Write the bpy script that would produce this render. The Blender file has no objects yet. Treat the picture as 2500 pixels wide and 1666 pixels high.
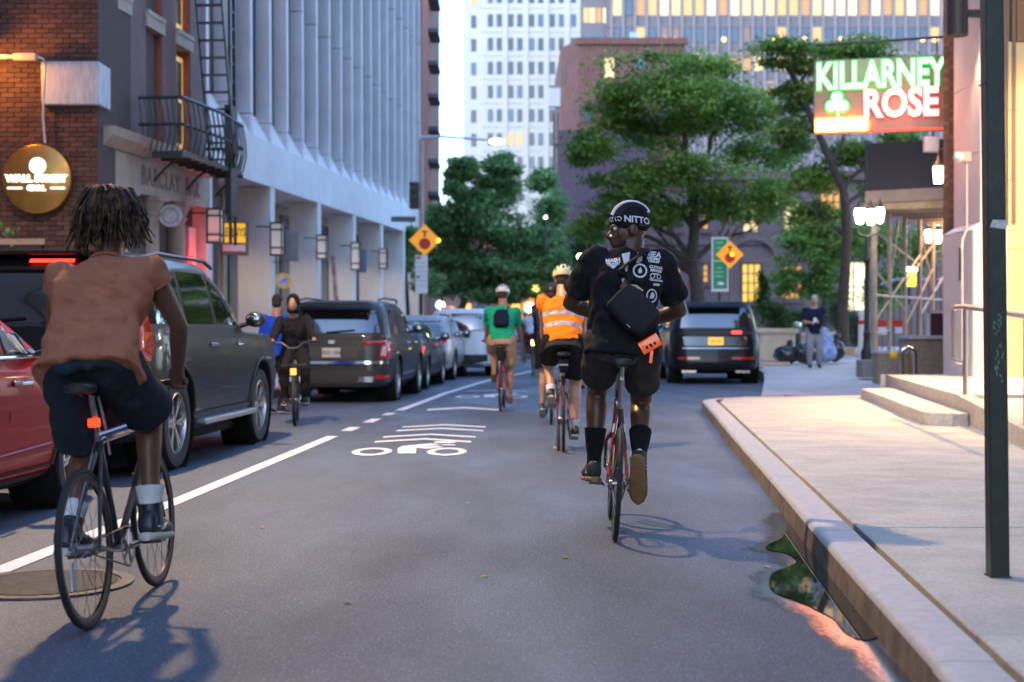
import bpy, bmesh, math, random
from math import sin, cos, pi, radians, sqrt, atan2
from mathutils import Vector, Matrix, Euler
from mathutils.bvhtree import BVHTree

random.seed(7)
SC = bpy.context.scene
COL = SC.collection

# ------------------------------------------------------------------ camera
FPX, HZ, CAMH = 3472.0, 803.0, 1.25          # photo pixels (2500 wide), horizon row, eye height
cam_d = bpy.data.cameras.new('camera')
cam = bpy.data.objects.new('camera', cam_d)
COL.objects.link(cam)
cam.location = (0, 0, CAMH)
cam.rotation_euler = (radians(90), 0, 0)
cam_d.lens, cam_d.sensor_width = 50.0, 36.0
cam_d.shift_y = -30.0 / 2500
cam_d.clip_start, cam_d.clip_end = 0.1, 1500
cam_d.dof.use_dof = True
cam_d.dof.focus_distance = 8.85
cam_d.dof.aperture_fstop = 2.2
SC.camera = cam

# ------------------------------------------------------------------ sky
SUN_EL, SUN_ROT = 30, 215
W = bpy.data.worlds.new('World'); SC.world = W; W.use_nodes = True
nt = W.node_tree; nt.nodes.clear()
sky = nt.nodes.new('ShaderNodeTexSky'); sky.sky_type = 'NISHITA'; sky.sun_disc = False
sky.sun_elevation = radians(SUN_EL); sky.sun_rotation = radians(SUN_ROT)
sky.air_density, sky.dust_density, sky.ozone_density = 1.0, 1.0, 1.6
bg = nt.nodes.new('ShaderNodeBackground'); bg.inputs['Strength'].default_value = 0.14
wo = nt.nodes.new('ShaderNodeOutputWorld')
wb_ = nt.nodes.new('ShaderNodeMix'); wb_.data_type = 'RGBA'; wb_.blend_type = 'MULTIPLY'; wb_.inputs[0].default_value = 1
wb_.inputs[7].default_value = (.83, .95, 1.09, 1)          # cool dusk white balance
nt.links.new(sky.outputs[0], wb_.inputs[6]); nt.links.new(wb_.outputs[2], bg.inputs['Color']); nt.links.new(bg.outputs[0], wo.inputs['Surface'])
# the sun itself has set behind the city: only a weak, very soft after-glow is left
sd = bpy.data.lights.new('sun', 'SUN'); sd.energy = 0.12; sd.angle = radians(40); sd.color = (1.0, 0.86, 0.78)
sun = bpy.data.objects.new('sun', sd); COL.objects.link(sun)
sun.rotation_euler = (-radians(90-SUN_EL), 0, -radians(SUN_ROT))

vs = SC.view_settings
vs.view_transform = 'Standard'; vs.look = 'None'; vs.gamma = 1.0; vs.use_curve_mapping = False
vs.exposure = 2.32
SC.cycles.use_denoising = True
SC.cycles.max_bounces = 6
SC.cycles.diffuse_bounces = 3
SC.cycles.glossy_bounces = 3
SC.cycles.transmission_bounces = 4
SC.cycles.transparent_max_bounces = 6
SC.cycles.caustics_reflective = False
SC.cycles.caustics_refractive = False
SC.cycles.sample_clamp_indirect = 14.0

# ------------------------------------------------------------------ where a photo point lies at a distance
def P(px, py, d):
    return Vector(((px - 1250) * d / FPX, d, CAMH - (py - HZ) * d / FPX))
def X(px, d): return (px - 1250) * d / FPX
def Z(py, d): return CAMH - (py - HZ) * d / FPX

# ------------------------------------------------------------------ materials
MATS = {}
def mat(name, col=(.5, .5, .5), rough=.6, metal=0., var=0., vscale=6., bump=0., bscale=60., coat=0., emit=None,
        estr=0., rand=0., col2=None, world=False, trans=0., spec=.5, vlo=.35, vhi=.65, aniso=None, detail=6.):
    if name in MATS: return MATS[name]
    m = bpy.data.materials.new(name); m.use_nodes = True
    n = m.node_tree.nodes; l = m.node_tree.links
    b = n['Principled BSDF']
    b.inputs['Base Color'].default_value = (*col, 1); b.inputs['Roughness'].default_value = rough
    b.inputs['Metallic'].default_value = metal; b.inputs['Coat Weight'].default_value = coat
    b.inputs['Coat Roughness'].default_value = .04
    b.inputs['Specular IOR Level'].default_value = spec
    if trans: b.inputs['Transmission Weight'].default_value = trans
    if emit:
        b.inputs['Emission Color'].default_value = (*emit, 1); b.inputs['Emission Strength'].default_value = estr
    def coords():
        if world:
            g = n.new('ShaderNodeNewGeometry'); out = g.outputs['Position']
        else:
            g = n.new('ShaderNodeTexCoord'); out = g.outputs['Object']
        if aniso:
            mp = n.new('ShaderNodeMapping'); mp.inputs['Scale'].default_value = aniso
            l.new(out, mp.inputs['Vector']); out = mp.outputs[0]
        return out
    cur = None
    if var or col2:
        t = n.new('ShaderNodeTexNoise'); t.inputs['Scale'].default_value = vscale; t.inputs['Detail'].default_value = detail
        t.inputs['Roughness'].default_value = .65
        l.new(coords(), t.inputs['Vector'])
        r = n.new('ShaderNodeMapRange'); r.inputs[1].default_value = vlo; r.inputs[2].default_value = vhi
        l.new(t.outputs['Fac'], r.inputs[0])
        mx = n.new('ShaderNodeMix'); mx.data_type = 'RGBA'
        a = tuple(c * (1 - var) for c in col); c2 = col2 or tuple(min(1, c * (1 + var)) for c in col)
        mx.inputs[6].default_value = (*a, 1); mx.inputs[7].default_value = (*c2, 1)
        l.new(r.outputs[0], mx.inputs[0]); cur = mx.outputs[2]
    if rand:
        oi = n.new('ShaderNodeObjectInfo'); hs = n.new('ShaderNodeHueSaturation')
        r2 = n.new('ShaderNodeMapRange'); r2.inputs[3].default_value = 1 - rand; r2.inputs[4].default_value = 1 + rand
        l.new(oi.outputs['Random'], r2.inputs[0]); l.new(r2.outputs[0], hs.inputs['Value'])
        if cur: l.new(cur, hs.inputs['Color'])
        else: hs.inputs['Color'].default_value = (*col, 1)
        cur = hs.outputs[0]
    if cur: l.new(cur, b.inputs['Base Color'])
    if bump:
        t = n.new('ShaderNodeTexNoise'); t.inputs['Scale'].default_value = bscale; t.inputs['Detail'].default_value = 4
        l.new(coords(), t.inputs['Vector'])
        bp = n.new('ShaderNodeBump'); bp.inputs['Strength'].default_value = bump; bp.inputs['Distance'].default_value = .01
        l.new(t.outputs['Fac'], bp.inputs['Height']); l.new(bp.outputs[0], b.inputs['Normal'])
    MATS[name] = m
    return m

def glow(name, col=(1,1,1), s=1., base=(.06, .06, .06)): return mat(name, base, .5, emit=col, estr=s*.28)

# ------------------------------------------------------------------ mesh collector
def frame_of(d):
    d = d.normalized()
    a = Vector((0, 0, 1)) if abs(d.z) < .9 else Vector((0, 1, 0))
    u = d.cross(a).normalized(); v = u.cross(d).normalized()
    return u, v

class MB:
    def __init__(s): s.v = []; s.f = []
    def add(s, vs, fs):
        o = len(s.v); s.v += [tuple(p) for p in vs]; s.f += [tuple(i + o for i in f) for f in fs]; return s
    def bx(s, x0, x1, y0, y1, z0, z1):
        return s.add([(x0,y0,z0),(x1,y0,z0),(x1,y1,z0),(x0,y1,z0),(x0,y0,z1),(x1,y0,z1),(x1,y1,z1),(x0,y1,z1)],
                     [(0,3,2,1),(4,5,6,7),(0,1,5,4),(1,2,6,5),(2,3,7,6),(3,0,4,7)])
    def box(s, c, size, rot=None):
        h = [Vector((a*size[0]/2, b*size[1]/2, e*size[2]/2)) for e in (-1,1) for a, b in ((-1,-1),(1,-1),(1,1),(-1,1))]
        R = Euler(rot).to_matrix() if rot else Matrix.Identity(3)
        return s.add([R @ p + Vector(c) for p in h], [(0,3,2,1),(4,5,6,7),(0,1,5,4),(1,2,6,5),(2,3,7,6),(3,0,4,7)])
    def beam(s, a, b, w, h):
        a, b = Vector(a), Vector(b); u, v = frame_of(b - a)
        q = [p + u*i*w/2 + v*j*h/2 for p in (a, b) for i, j in ((-1,-1),(1,-1),(1,1),(-1,1))]
        return s.add(q, [(0,3,2,1),(4,5,6,7),(0,1,5,4),(1,2,6,5),(2,3,7,6),(3,0,4,7)])
    def tube(s, pts, r, n=8, closed=False):
        pts = [Vector(p) for p in pts]; m = len(pts)
        rr = r if isinstance(r, (list, tuple)) else [r]*m
        vs = []; u = None
        for i, p in enumerate(pts):
            if closed: d = pts[(i+1) % m] - pts[i-1]
            else: d = pts[min(i+1, m-1)] - pts[max(i-1, 0)]
            if d.length < 1e-9: d = Vector((0,0,1))
            d.normalize()
            if u is None: u, v = frame_of(d)
            else:
                u = (u - d*u.dot(d)); u.normalize(); v = u.cross(d)
            for k in range(n):
                a = 2*pi*k/n; vs.append(p + (u*cos(a) + v*sin(a))*rr[i])
        fs = []
        for i in range(m if closed else m-1):
            j = (i+1) % m
            for k in range(n):
                k2 = (k+1) % n; fs.append((i*n+k, j*n+k, j*n+k2, i*n+k2))
        if not closed:
            fs.append(tuple(range(n))); fs.append(tuple((m-1)*n + k for k in reversed(range(n))))
        return s.add(vs, fs)
    def limb(s, pr, n=14):
        """rounded, tapering limb through [(point, radius)...]"""
        for i in range(len(pr)-1):
            (a, ra), (b, rb) = pr[i], pr[i+1]
            a, b = Vector(a), Vector(b); d = b - a
            if d.length < 1e-6: continue
            s.tube([a, a.lerp(b, .5), b], [ra, (ra+rb)/2, rb], n)
        for p, r in pr: s.ell(p, r, r, r, n, 8)
        return s
    def ell(s, c, rx, ry, rz, n=14, m=9, rot=None):
        c = Vector(c); R = Euler(rot).to_matrix() if rot else None
        vs = []
        def put(p): vs.append((R @ p if R else p) + c)
        put(Vector((0,0,-rz)))
        for j in range(1, m):
            t = -pi/2 + pi*j/m
            for k in range(n):
                a = 2*pi*k/n; put(Vector((rx*cos(t)*cos(a), ry*cos(t)*sin(a), rz*sin(t))))
        put(Vector((0,0,rz)))
        fs = [(0, 1+(k+1) % n, 1+k) for k in range(n)]
        for j in range(m-2):
            for k in range(n):
                a = 1+j*n+k; b = 1+j*n+(k+1) % n; fs.append((a, b, b+n, a+n))
        t = len(vs)-1; o = 1+(m-2)*n
        fs += [(o+k, o+(k+1) % n, t) for k in range(n)]
        return s.add(vs, fs)
    def loft(s, rings, cap=True):
        n = len(rings[0]); vs = [p for r in rings for p in r]; fs = []
        for i in range(len(rings)-1):
            for k in range(n):
                k2 = (k+1) % n; fs.append((i*n+k, i*n+k2, (i+1)*n+k2, (i+1)*n+k))
        if cap: fs.append(tuple(reversed(range(n)))); fs.append(tuple((len(rings)-1)*n+k for k in range(n)))
        return s.add(vs, fs)
    def secs(s, secs, n=20, cap=True):
        """stacked oval sections: (centre, right-vector-halfwidth, fore-vector-halfdepth, power)"""
        rings = []
        for c, R, F, p in secs:
            c, R, F = Vector(c), Vector(R), Vector(F); ring = []
            for k in range(n):
                a = 2*pi*k/n; ca, sa = cos(a), sin(a)
                e = 2.0/p
                ring.append(c + R*math.copysign(abs(ca)**e, ca) + F*math.copysign(abs(sa)**e, sa))
            rings.append(ring)
        return s.loft(rings, cap)
    def lathe(s, prof, n=24, c=(0,0,0), axis='z', close=False, cap=True):
        c = Vector(c); rings = []
        for r, h in prof:
            ring = []
            for k in range(n):
                a = 2*pi*k/n; x, y = r*cos(a), r*sin(a)
                ring.append(c + (Vector((x,y,h)) if axis == 'z' else Vector((h,x,y)) if axis == 'x' else Vector((y,h,x))))
            rings.append(ring)
        if close: rings.append(rings[0])
        return s.loft(rings, cap=cap and not close)
    def prism(s, poly, vec):
        a = [Vector(p) for p in poly]; v = Vector(vec); n = len(a)
        return s.add(a + [p+v for p in a], [tuple(reversed(range(n))), tuple(n+k for k in range(n))] +
                     [(k, (k+1) % n, n+(k+1) % n, n+k) for k in range(n)])
    def quad(s, a, b, c, d): return s.add([a,b,c,d], [(0,1,2,3)])
    def xf(s, M): s.v = [tuple(M @ Vector(p)) for p in s.v]; return s
    def mesh(s, name, m=None, smooth=35):
        me = bpy.data.meshes.new(name); me.from_pydata(s.v, [], s.f); me.update()
        if smooth:
            me.polygons.foreach_set('use_smooth', [True]*len(me.polygons))
            if smooth < 180: me.set_sharp_from_angle(angle=radians(smooth))
        if m: me.materials.append(m)
        return me
    def build(s, name, m=None, parent=None, smooth=35, bevel=0, fixn=False, seg=2):
        me = s.mesh(name, m, smooth)
        if fixn:
            bm = bmesh.new(); bm.from_mesh(me); bmesh.ops.recalc_face_normals(bm, faces=bm.faces); bm.to_mesh(me); bm.free()
        return link(name, me, parent, bevel, seg)

def link(name, me, parent=None, bevel=0, seg=2):
    o = bpy.data.objects.new(name, me); COL.objects.link(o)
    if parent: o.parent = parent
    if bevel:
        b = o.modifiers.new('bevel', 'BEVEL'); b.width = bevel; b.segments = seg; b.limit_method = 'ANGLE'; b.angle_limit = radians(40)
    return o

def tag(o, label=None, cat=None, group=None, kind=None):
    if label: o['label'] = label
    if cat: o['category'] = cat
    if group: o['group'] = group
    if kind: o['kind'] = kind
    return o
def thing(name, label, cat, loc=(0,0,0), rot=(0,0,0), group=None, scale=1):
    o = bpy.data.objects.new(name, None); COL.objects.link(o); o.empty_display_size = .1
    o.location = loc; o.rotation_euler = rot if isinstance(rot, (tuple, list)) else (0,0,rot); o.scale = (scale,)*3
    return tag(o, label, cat, group)
def struct(o): o['kind'] = 'structure'; return o
def copy_tree(o, parent=None):
    c = o.copy(); COL.objects.link(c); c.parent = parent
    for ch in list(o.children): copy_tree(ch, c)
    return c

def evaluated(o):
    dg = bpy.context.evaluated_depsgraph_get(); dg.update()
    return bpy.data.meshes.new_from_object(o.evaluated_get(dg))
def organic(mb, name, m, parent, voxel=.012, smooth=6, disp=0, dscale=.12, fold=0, factor=.5):
    """overlapping closed shapes fused into one continuous smooth skin"""
    me = mb.mesh(name, None, 0); o = bpy.data.objects.new('tmp', me); COL.objects.link(o)
    r = o.modifiers.new('r', 'REMESH'); r.mode = 'VOXEL'; r.voxel_size = voxel
    if smooth:
        k = o.modifiers.new('s', 'SMOOTH'); k.iterations = smooth; k.factor = factor
    if disp:
        t = bpy.data.textures.new(name+'_folds', 'CLOUDS'); t.noise_scale = dscale; t.noise_depth = 2
        d = o.modifiers.new('d', 'DISPLACE'); d.texture = t; d.strength = disp; d.mid_level = .5; d.texture_coords = 'LOCAL'
    if fold:
        t = bpy.data.textures.new(name+'_creases', 'MARBLE'); t.noise_scale = .20; t.turbulence = 7; t.noise_depth = 1; t.marble_type = 'SOFT'
        e = bpy.data.objects.new('tmp_axes', None); COL.objects.link(e); e.rotation_euler = (.5, .9, .4); e.scale = (.7,)*3
        d = o.modifiers.new('f', 'DISPLACE'); d.texture = t; d.strength = fold; d.mid_level = .5; d.texture_coords = 'OBJECT'; d.texture_coords_object = e
        k = o.modifiers.new('s2', 'SMOOTH'); k.iterations = 1; k.factor = .4
    new = evaluated(o); bpy.data.objects.remove(o)
    if fold: bpy.data.objects.remove(e); bpy.data.meshes.remove(me)
    new.name = name; new.polygons.foreach_set('use_smooth', [True]*len(new.polygons)); new.materials.clear(); new.materials.append(m)
    return link(name, new, parent)

def text_mesh(s, size=1., extrude=0., bold=0., spacing=1., shear=0., ax='CENTER'):
    c = bpy.data.curves.new('t', 'FONT'); c.body = s; c.size = size; c.extrude = extrude; c.offset = bold
    c.space_character = spacing; c.shear = shear; c.align_x = ax; c.align_y = 'CENTER'; c.resolution_u = 3
    o = bpy.data.objects.new('t', c); COL.objects.link(o)
    me = evaluated(o); bpy.data.objects.remove(o); bpy.data.curves.remove(c)
    return me
def text(s, name, m, parent, M, **k):
    """lettering laid out in its own x-y plane, then placed by matrix M"""
    me = text_mesh(s, **k); me.transform(M); me.materials.clear(); me.materials.append(m); me.name = name
    return link(name, me, parent)
def facing(loc, yaw=0., sx=1., sz=1.):
    """lettering upright, read from the camera side (-y)"""
    return Matrix.Translation(loc) @ Matrix.Rotation(yaw, 4, 'Z') @ Matrix.Rotation(pi/2, 4, 'X') @ Matrix.Diagonal((sx, sz, 1, 1))
# ================================================================== GROUND
M_asph = mat('asphalt', (.092, .113, .150), .62, var=.62, vscale=75, bump=.6, bscale=130, world=True, vlo=.3, vhi=.7, spec=.45)
def asphalt_extra(m):
    n = m.node_tree.nodes; l = m.node_tree.links; b = n['Principled BSDF']
    src = b.inputs['Base Color'].links[0].from_socket
    g = n.new('ShaderNodeNewGeometry')
    t = n.new('ShaderNodeTexNoise'); t.inputs['Scale'].default_value = .55; t.inputs['Detail'].default_value = 5
    mp = n.new('ShaderNodeMapping'); mp.inputs['Scale'].default_value = (1.6, .5, 1)
    l.new(g.outputs['Position'], mp.inputs[0]); l.new(mp.outputs[0], t.inputs['Vector'])
    r = n.new('ShaderNodeMapRange'); r.inputs[1].default_value = .35; r.inputs[2].default_value = .68; r.inputs[3].default_value = .8; r.inputs[4].default_value = 1.22
    l.new(t.outputs['Fac'], r.inputs[0])
    # pale stone chips in the wearing course
    v = n.new('ShaderNodeTexVoronoi'); v.inputs['Scale'].default_value = 62
    l.new(g.outputs['Position'], v.inputs['Vector'])
    r3 = n.new('ShaderNodeMapRange'); r3.inputs[1].default_value = .12; r3.inputs[2].default_value = .3; r3.inputs[3].default_value = 2.5; r3.inputs[4].default_value = .85
    l.new(v.outputs['Distance'], r3.inputs[0])
    mu = n.new('ShaderNodeMath'); mu.operation = 'MULTIPLY'; l.new(r.outputs[0], mu.inputs[0]); l.new(r3.outputs[0], mu.inputs[1])
    t4 = n.new('ShaderNodeTexNoise'); t4.inputs['Scale'].default_value = 1.7; t4.inputs['Detail'].default_value = 7; t4.inputs['Roughness'].default_value = .7; l.new(g.outputs['Position'], t4.inputs['Vector'])
    r4 = n.new('ShaderNodeMapRange'); r4.inputs[1].default_value = .58; r4.inputs[2].default_value = .72; r4.inputs[3].default_value = 1.; r4.inputs[4].default_value = .72; l.new(t4.outputs['Fac'], r4.inputs[0])
    mu2 = n.new('ShaderNodeMath'); mu2.operation = 'MULTIPLY'; l.new(mu.outputs[0], mu2.inputs[0]); l.new(r4.outputs[0], mu2.inputs[1]); mu = mu2
    hs = n.new('ShaderNodeHueSaturation'); l.new(src, hs.inputs['Color']); l.new(mu.outputs[0], hs.inputs['Value'])
    l.new(hs.outputs[0], b.inputs['Base Color'])
    r2 = n.new('ShaderNodeMapRange'); r2.inputs[1].default_value = .4; r2.inputs[2].default_value = .65; r2.inputs[3].default_value = .72; r2.inputs[4].default_value = .48
    l.new(t.outputs['Fac'], r2.inputs[0]); l.new(r2.outputs[0], b.inputs['Roughness'])
asphalt_extra(M_asph)
M_conc = mat('sidewalk_concrete', (.46, .44, .40), .8, var=.14, vscale=2.2, bump=.25, bscale=90, world=True, rand=.04)
M_conc2 = mat('pavement_concrete', (.50, .49, .50), .8, var=.12, vscale=1.2, bump=.2, bscale=70, world=True, rand=.04)
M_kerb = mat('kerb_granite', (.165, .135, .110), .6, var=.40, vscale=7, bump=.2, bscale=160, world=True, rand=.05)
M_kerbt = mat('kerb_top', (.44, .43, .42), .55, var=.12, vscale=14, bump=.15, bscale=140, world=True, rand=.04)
M_joint = mat('joint_dirt', (.07, .065, .06), .9, var=.3, vscale=20, world=True)
M_paint = mat('road_paint', (.34, .34, .36), .55, col2=(.74,.75,.76), vscale=28, bump=.3, bscale=200, world=True, vlo=.26, vhi=.46)
M_gnd = mat('ground_grey', (.16, .16, .165), .9, var=.2, vscale=.5, world=True)

def gum_spots(m, sc=2.6):
    n = m.node_tree.nodes; l = m.node_tree.links; b = n['Principled BSDF']; src = b.inputs['Base Color'].links[0].from_socket
    g = n.new('ShaderNodeNewGeometry'); v = n.new('ShaderNodeTexVoronoi'); v.inputs['Scale'].default_value = sc; l.new(g.outputs['Position'], v.inputs['Vector'])
    r = n.new('ShaderNodeMapRange'); r.inputs[1].default_value = .035; r.inputs[2].default_value = .06; r.inputs[3].default_value = .62; r.inputs[4].default_value = 1.; l.new(v.outputs['Distance'], r.inputs[0])
    t = n.new('ShaderNodeTexNoise'); t.inputs['Scale'].default_value = 48; t.inputs['Detail'].default_value = 5; l.new(g.outputs['Position'], t.inputs['Vector'])
    r2 = n.new('ShaderNodeMapRange'); r2.inputs[1].default_value = .3; r2.inputs[2].default_value = .7; r2.inputs[3].default_value = .82; r2.inputs[4].default_value = 1.14; l.new(t.outputs['Fac'], r2.inputs[0])
    mu = n.new('ShaderNodeMath'); mu.operation = 'MULTIPLY'; l.new(r.outputs[0], mu.inputs[0]); l.new(r2.outputs[0], mu.inputs[1])
    hs = n.new('ShaderNodeHueSaturation'); l.new(src, hs.inputs['Color']); l.new(mu.outputs[0], hs.inputs['Value']); l.new(hs.outputs[0], b.inputs['Base Color'])
gum_spots(M_conc); gum_spots(M_conc2)
struct(MB().quad((-700,-60,-.06), (700,-60,-.06), (700,1200,-.06), (-700,1200,-.06)).build('ground', M_gnd, smooth=0))
struct(MB().quad((-40,-30,0), (60,-30,0), (60,240,0), (-40,240,0)).build('road', M_asph, smooth=0))

def strip(pts, w, z=.005):
    mb = MB(); L = []; R = []
    for i, p in enumerate(pts):
        a = Vector(pts[max(i-1, 0)]); b = Vector(pts[min(i+1, len(pts)-1)]); d = (b-a).normalized(); nrm = Vector((-d.y, d.x))
        L.append((p[0]+nrm.x*w/2, p[1]+nrm.y*w/2, z)); R.append((p[0]-nrm.x*w/2, p[1]-nrm.y*w/2, z))
    for i in range(len(pts)-1): mb.quad(R[i], R[i+1], L[i+1], L[i])
    return mb
def lane(n, pts, w=.13): return struct(strip(pts, w).build('lane_marking', M_paint, smooth=0))
lane(0, [(-3.35,-4), (-2.64,7.33), (-2.43,10.2), (-2.08,16.5)])
for (ya, yb) in ((17.35, 18.0), (18.9, 19.7), (20.5, 21.05)):
    fx = lambda y: -2.08 + (y-16.5)*.066
    lane(1, [(fx(ya), ya), (fx(yb), yb)], .14)
lane(2, [(-1.72,21.7), (-1.5,24.5), (-1.3,27.3), (-.98,30.5), (-.59,34.2), (.3,40), (2.2,52)], .14)

def ring(mb, cx, cy, rx, ry, wx, wy, z, n=36):
    for k in range(n):
        a, b = 2*pi*k/n, 2*pi*(k+1)/n
        mb.quad((cx+(rx-wx)*cos(a), cy+(ry-wy)*sin(a), z), (cx+rx*cos(a), cy+ry*sin(a), z), (cx+rx*cos(b), cy+ry*sin(b), z), (cx+(rx-wx)*cos(b), cy+(ry-wy)*sin(b), z))
def sharrow(x0, y0, s=1.):
    z = .006; mb = MB()
    for dx in (-.40, .36): ring(mb, x0+dx*s, y0+.42*s, .2*s, .46*s, .075*s, .17*s, z)
    def pg(*q): mb.add([(x0+a*s, y0+b*s, z) for a, b in q], [tuple(range(len(q)))])
    pg((-.12,.2), (.06,.2), (.02,.85), (-.17,.8))                       # seat mast and leg
    pg((-.17,.83), (.02,.86), (.26,1.28), (.14,1.45), (-.14,1.1))       # trunk
    pg((.02,.86), (.13,.75), (.30,.98), (.24,1.1))                      # thigh
    pg((.22,1.30), (.30,1.18), (.42,1.18), (.40,1.30))                  # arm
    pg((.16,1.5), (.34,1.45), (.42,1.6), (.36,1.75), (.18,1.72))        # head
    return struct(mb.build('bicycle_symbol', M_paint, smooth=0))
sharrow(-1.02, 14.0)
def chevron(x0, y0, w=1.05, rise=.42, t=.2, n='chevron_marking'):
    mb = MB(); z = .006
    mb.add([(x0-w/2,y0,z), (x0,y0+rise,z), (x0,y0+rise+t,z), (x0-w/2,y0+t,z)], [(0,1,2,3)])
    mb.add([(x0,y0+rise,z), (x0+w/2,y0,z), (x0+w/2,y0+t,z), (x0,y0+rise+t,z)], [(0,1,2,3)])
    struct(mb.build(n, M_paint, smooth=0))
chevron(-.98, 15.55, 1.06); chevron(-.95, 16.25, 1.06); chevron(-.88, 17.25, 1.06); chevron(-.86, 17.9, 1.06)
chevron(-.75, 21.6, 1.1, .6, .45)
sharrow(-.35, 25.6, 1.15); chevron(-.3, 28.3, 1.2)

# manhole cover left of the lane line
mh = thing('manhole_cover', 'round ribbed iron manhole cover set in the asphalt at lower left', 'manhole cover', (-2.28, 6.95, 0))
M_iron = mat('cast_iron', (.10, .10, .105), .45, metal=.6, var=.25, vscale=14, bump=.2, bscale=90)
MB().lathe([(.36,.004), (.36,.012), (.42,.012), (.42,.003)], 48, close=False).build('rim', M_iron, mh)
lid = MB().lathe([(.001,.003), (.352,.003), (.352,.008), (.001,.008)], 48).build('lid', M_iron, mh)
mb = MB()
for i in range(-15, 16):
    y = i*.022; h = sqrt(max(.34**2-y*y, 0))
    if h > .05: mb.bx(-h, h, y-.006, y+.006, .0085, .014)
tag(mb.build('rib', M_iron, lid, smooth=0), kind='stuff')

# ------------------------------------------------------------------ right kerb and sidewalk
def cx(y): return .97 + .0893*y
KH = .15
sw = bpy.data.objects.new('sidewalk', None); COL.objects.link(sw); struct(sw)
base = MB()
pl = [(cx(-8)+.21,-8), (cx(22)+.21,22), (cx(23)+.5,23.1), (cx(24)+1.1,24.0), (12,25.2), (30,25.2), (30,-8)]
base.prism([(x,y,-.02) for x, y in pl], (0,0,KH-.02)).build('bedding', M_joint, sw, smooth=0)
prof = [(-.012,-.02), (.0,.08), (.004,.120), (.012,.138), (.028,.147), (.05,KH+.001), (.2,KH+.001), (.2,-.02)]
def kerb_piece(path):
    rings = []
    for i, p in enumerate(path):
        a = Vector(path[max(i-1,0)]); b = Vector(path[min(i+1,len(path)-1)]); d = (b-a).normalized(); nr = Vector((d.y, -d.x))
        rings.append([(p[0]+nr.x*o, p[1]+nr.y*o, z) for o, z in prof])
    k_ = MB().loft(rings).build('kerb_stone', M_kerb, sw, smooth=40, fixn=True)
    top = []
    for i, p in enumerate(path):
        a = Vector(path[max(i-1,0)]); b = Vector(path[min(i+1,len(path)-1)]); d = (b-a).normalized(); nr = Vector((d.y, -d.x))
        top.append([(p[0]+nr.x*o, p[1]+nr.y*o, z) for o, z in ((-.001,.118), (.008,.140), (.026,.150), (.05,KH+.004), (.2,KH+.004), (.2,.11), (.05,.10))])
    MB().loft(top).build('pale_top', M_kerbt, k_, smooth=40, fixn=True)  # paler strip over the top of the brown kerb stone
ks = [-8, -4.2, -.9, 1.9, 4.7, 7.75, 10.6, 13.4, 16.2, 19.1, 21.6]
for a, b in zip(ks[:-1], ks[1:]):
    a2 = a+.006; b2 = b-.006; kerb_piece([(cx(a2+(b2-a2)*t/4)+.004*sin(3*a+t), a2+(b2-a2)*t/4) for t in range(5)])
arc = []
for t in range(9):
    q = t/8*radians(78); c0 = (cx(21.61)+1.3, 21.61); arc.append((c0[0]-1.3*cos(q), c0[1]+1.3*sin(q)))
kerb_piece(arc)
kerb_piece([arc[-1], (6.0, 23.6), (9.5, 24.3), (12, 24.6)])
# flags, with an 18 mm dirt joint along the kerb
rows = [-8, -5.4, -2.9, -.3, 2.4, 5.1, 7.86, 10.6, 13.2, 15.8, 18.5, 21.4]
random.seed(3)
def flag(x0a, x0b, x1a, x1b, ya, yb, dz):
    g = .008
    z1 = KH + .003 + dz
    MB().prism([(x0a+g,ya+g,.1), (x1a-g,ya+g,.1), (x1b-g,yb-g,.1), (x0b+g,yb-g,.1)], (0,0,z1-.1)).build('paving_slab', M_conc, sw, smooth=0, bevel=.006, seg=1)
for i, (a, b) in enumerate(zip(rows[:-1], rows[1:])):
    for (o0, o1) in ((.235, 2.55), (2.55, 5.2), (5.2, 8.5)):
        flag(cx(a)+o0, cx(b)+o0, cx(a)+o1, cx(b)+o1, a, b, random.uniform(-.003, .003))
MB().prism([(x,y,.1) for x, y in [(cx(21.4)+.25,21.41), (cx(22)+.4,22.3), (cx(23)+.72,22.95), (6.0,23.45), (12,24.4), (12,21.41)]], (0,0,KH+.001-.1)).build('paving_slab', M_conc, sw, smooth=0, bevel=.006, seg=1)

# pavement of the little square beyond, rising gently away from the road
pv = bpy.data.objects.new('pavement', None); COL.objects.link(pv); struct(pv)
def pz(y): return .03 + max(0, min(1, (y-27)/11))*.30
xs = lambda y: 4.6+(y-26.3)*.19 if y < 33 else 5.87+(y-33)*.10
ys = [26.3, 28.6, 31, 33.5, 36, 39, 44, 52, 62, 76]
for a, b in zip(ys[:-1], ys[1:]):
    for k in range(5):
        w = 3.0; ga = .012
        x0, x1 = xs(a)+k*w, xs(a)+(k+1)*w; u0, u1 = xs(b)+k*w, xs(b)+(k+1)*w
        if k == 4: x1 += 18; u1 += 18
        MB().prism([(x0+ga,a+ga,pz(a)-.2), (x1-ga,a+ga,pz(a)-.2), (u1-ga,b-ga,pz(b)-.2), (u0+ga,b-ga,pz(b)-.2)], (0,0,.2)).build('paving_slab', M_conc2, pv, smooth=0)
MB().prism([(5.6,24.6,.0), (9.5,25.0,.0), (12,25.2,.0), (12,26.2,.0), (5.0,26.2,.0)], (0,0,.035)).build('brick_paving', mat('brick_paving', (.34,.22,.23), .85, var=.15, vscale=30, world=True), pv, smooth=0)
kb = MB(); kb.tube([(6.15,35.2,pz(35.2)+.02), (6.4,36.6,pz(36.6)+.02), (7.2,37.0,pz(37)+.02)], .08, 6)
kb.build('kerb_edge', mat('orange_stone', (.45,.30,.20), .8, var=.2), pv)

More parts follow.
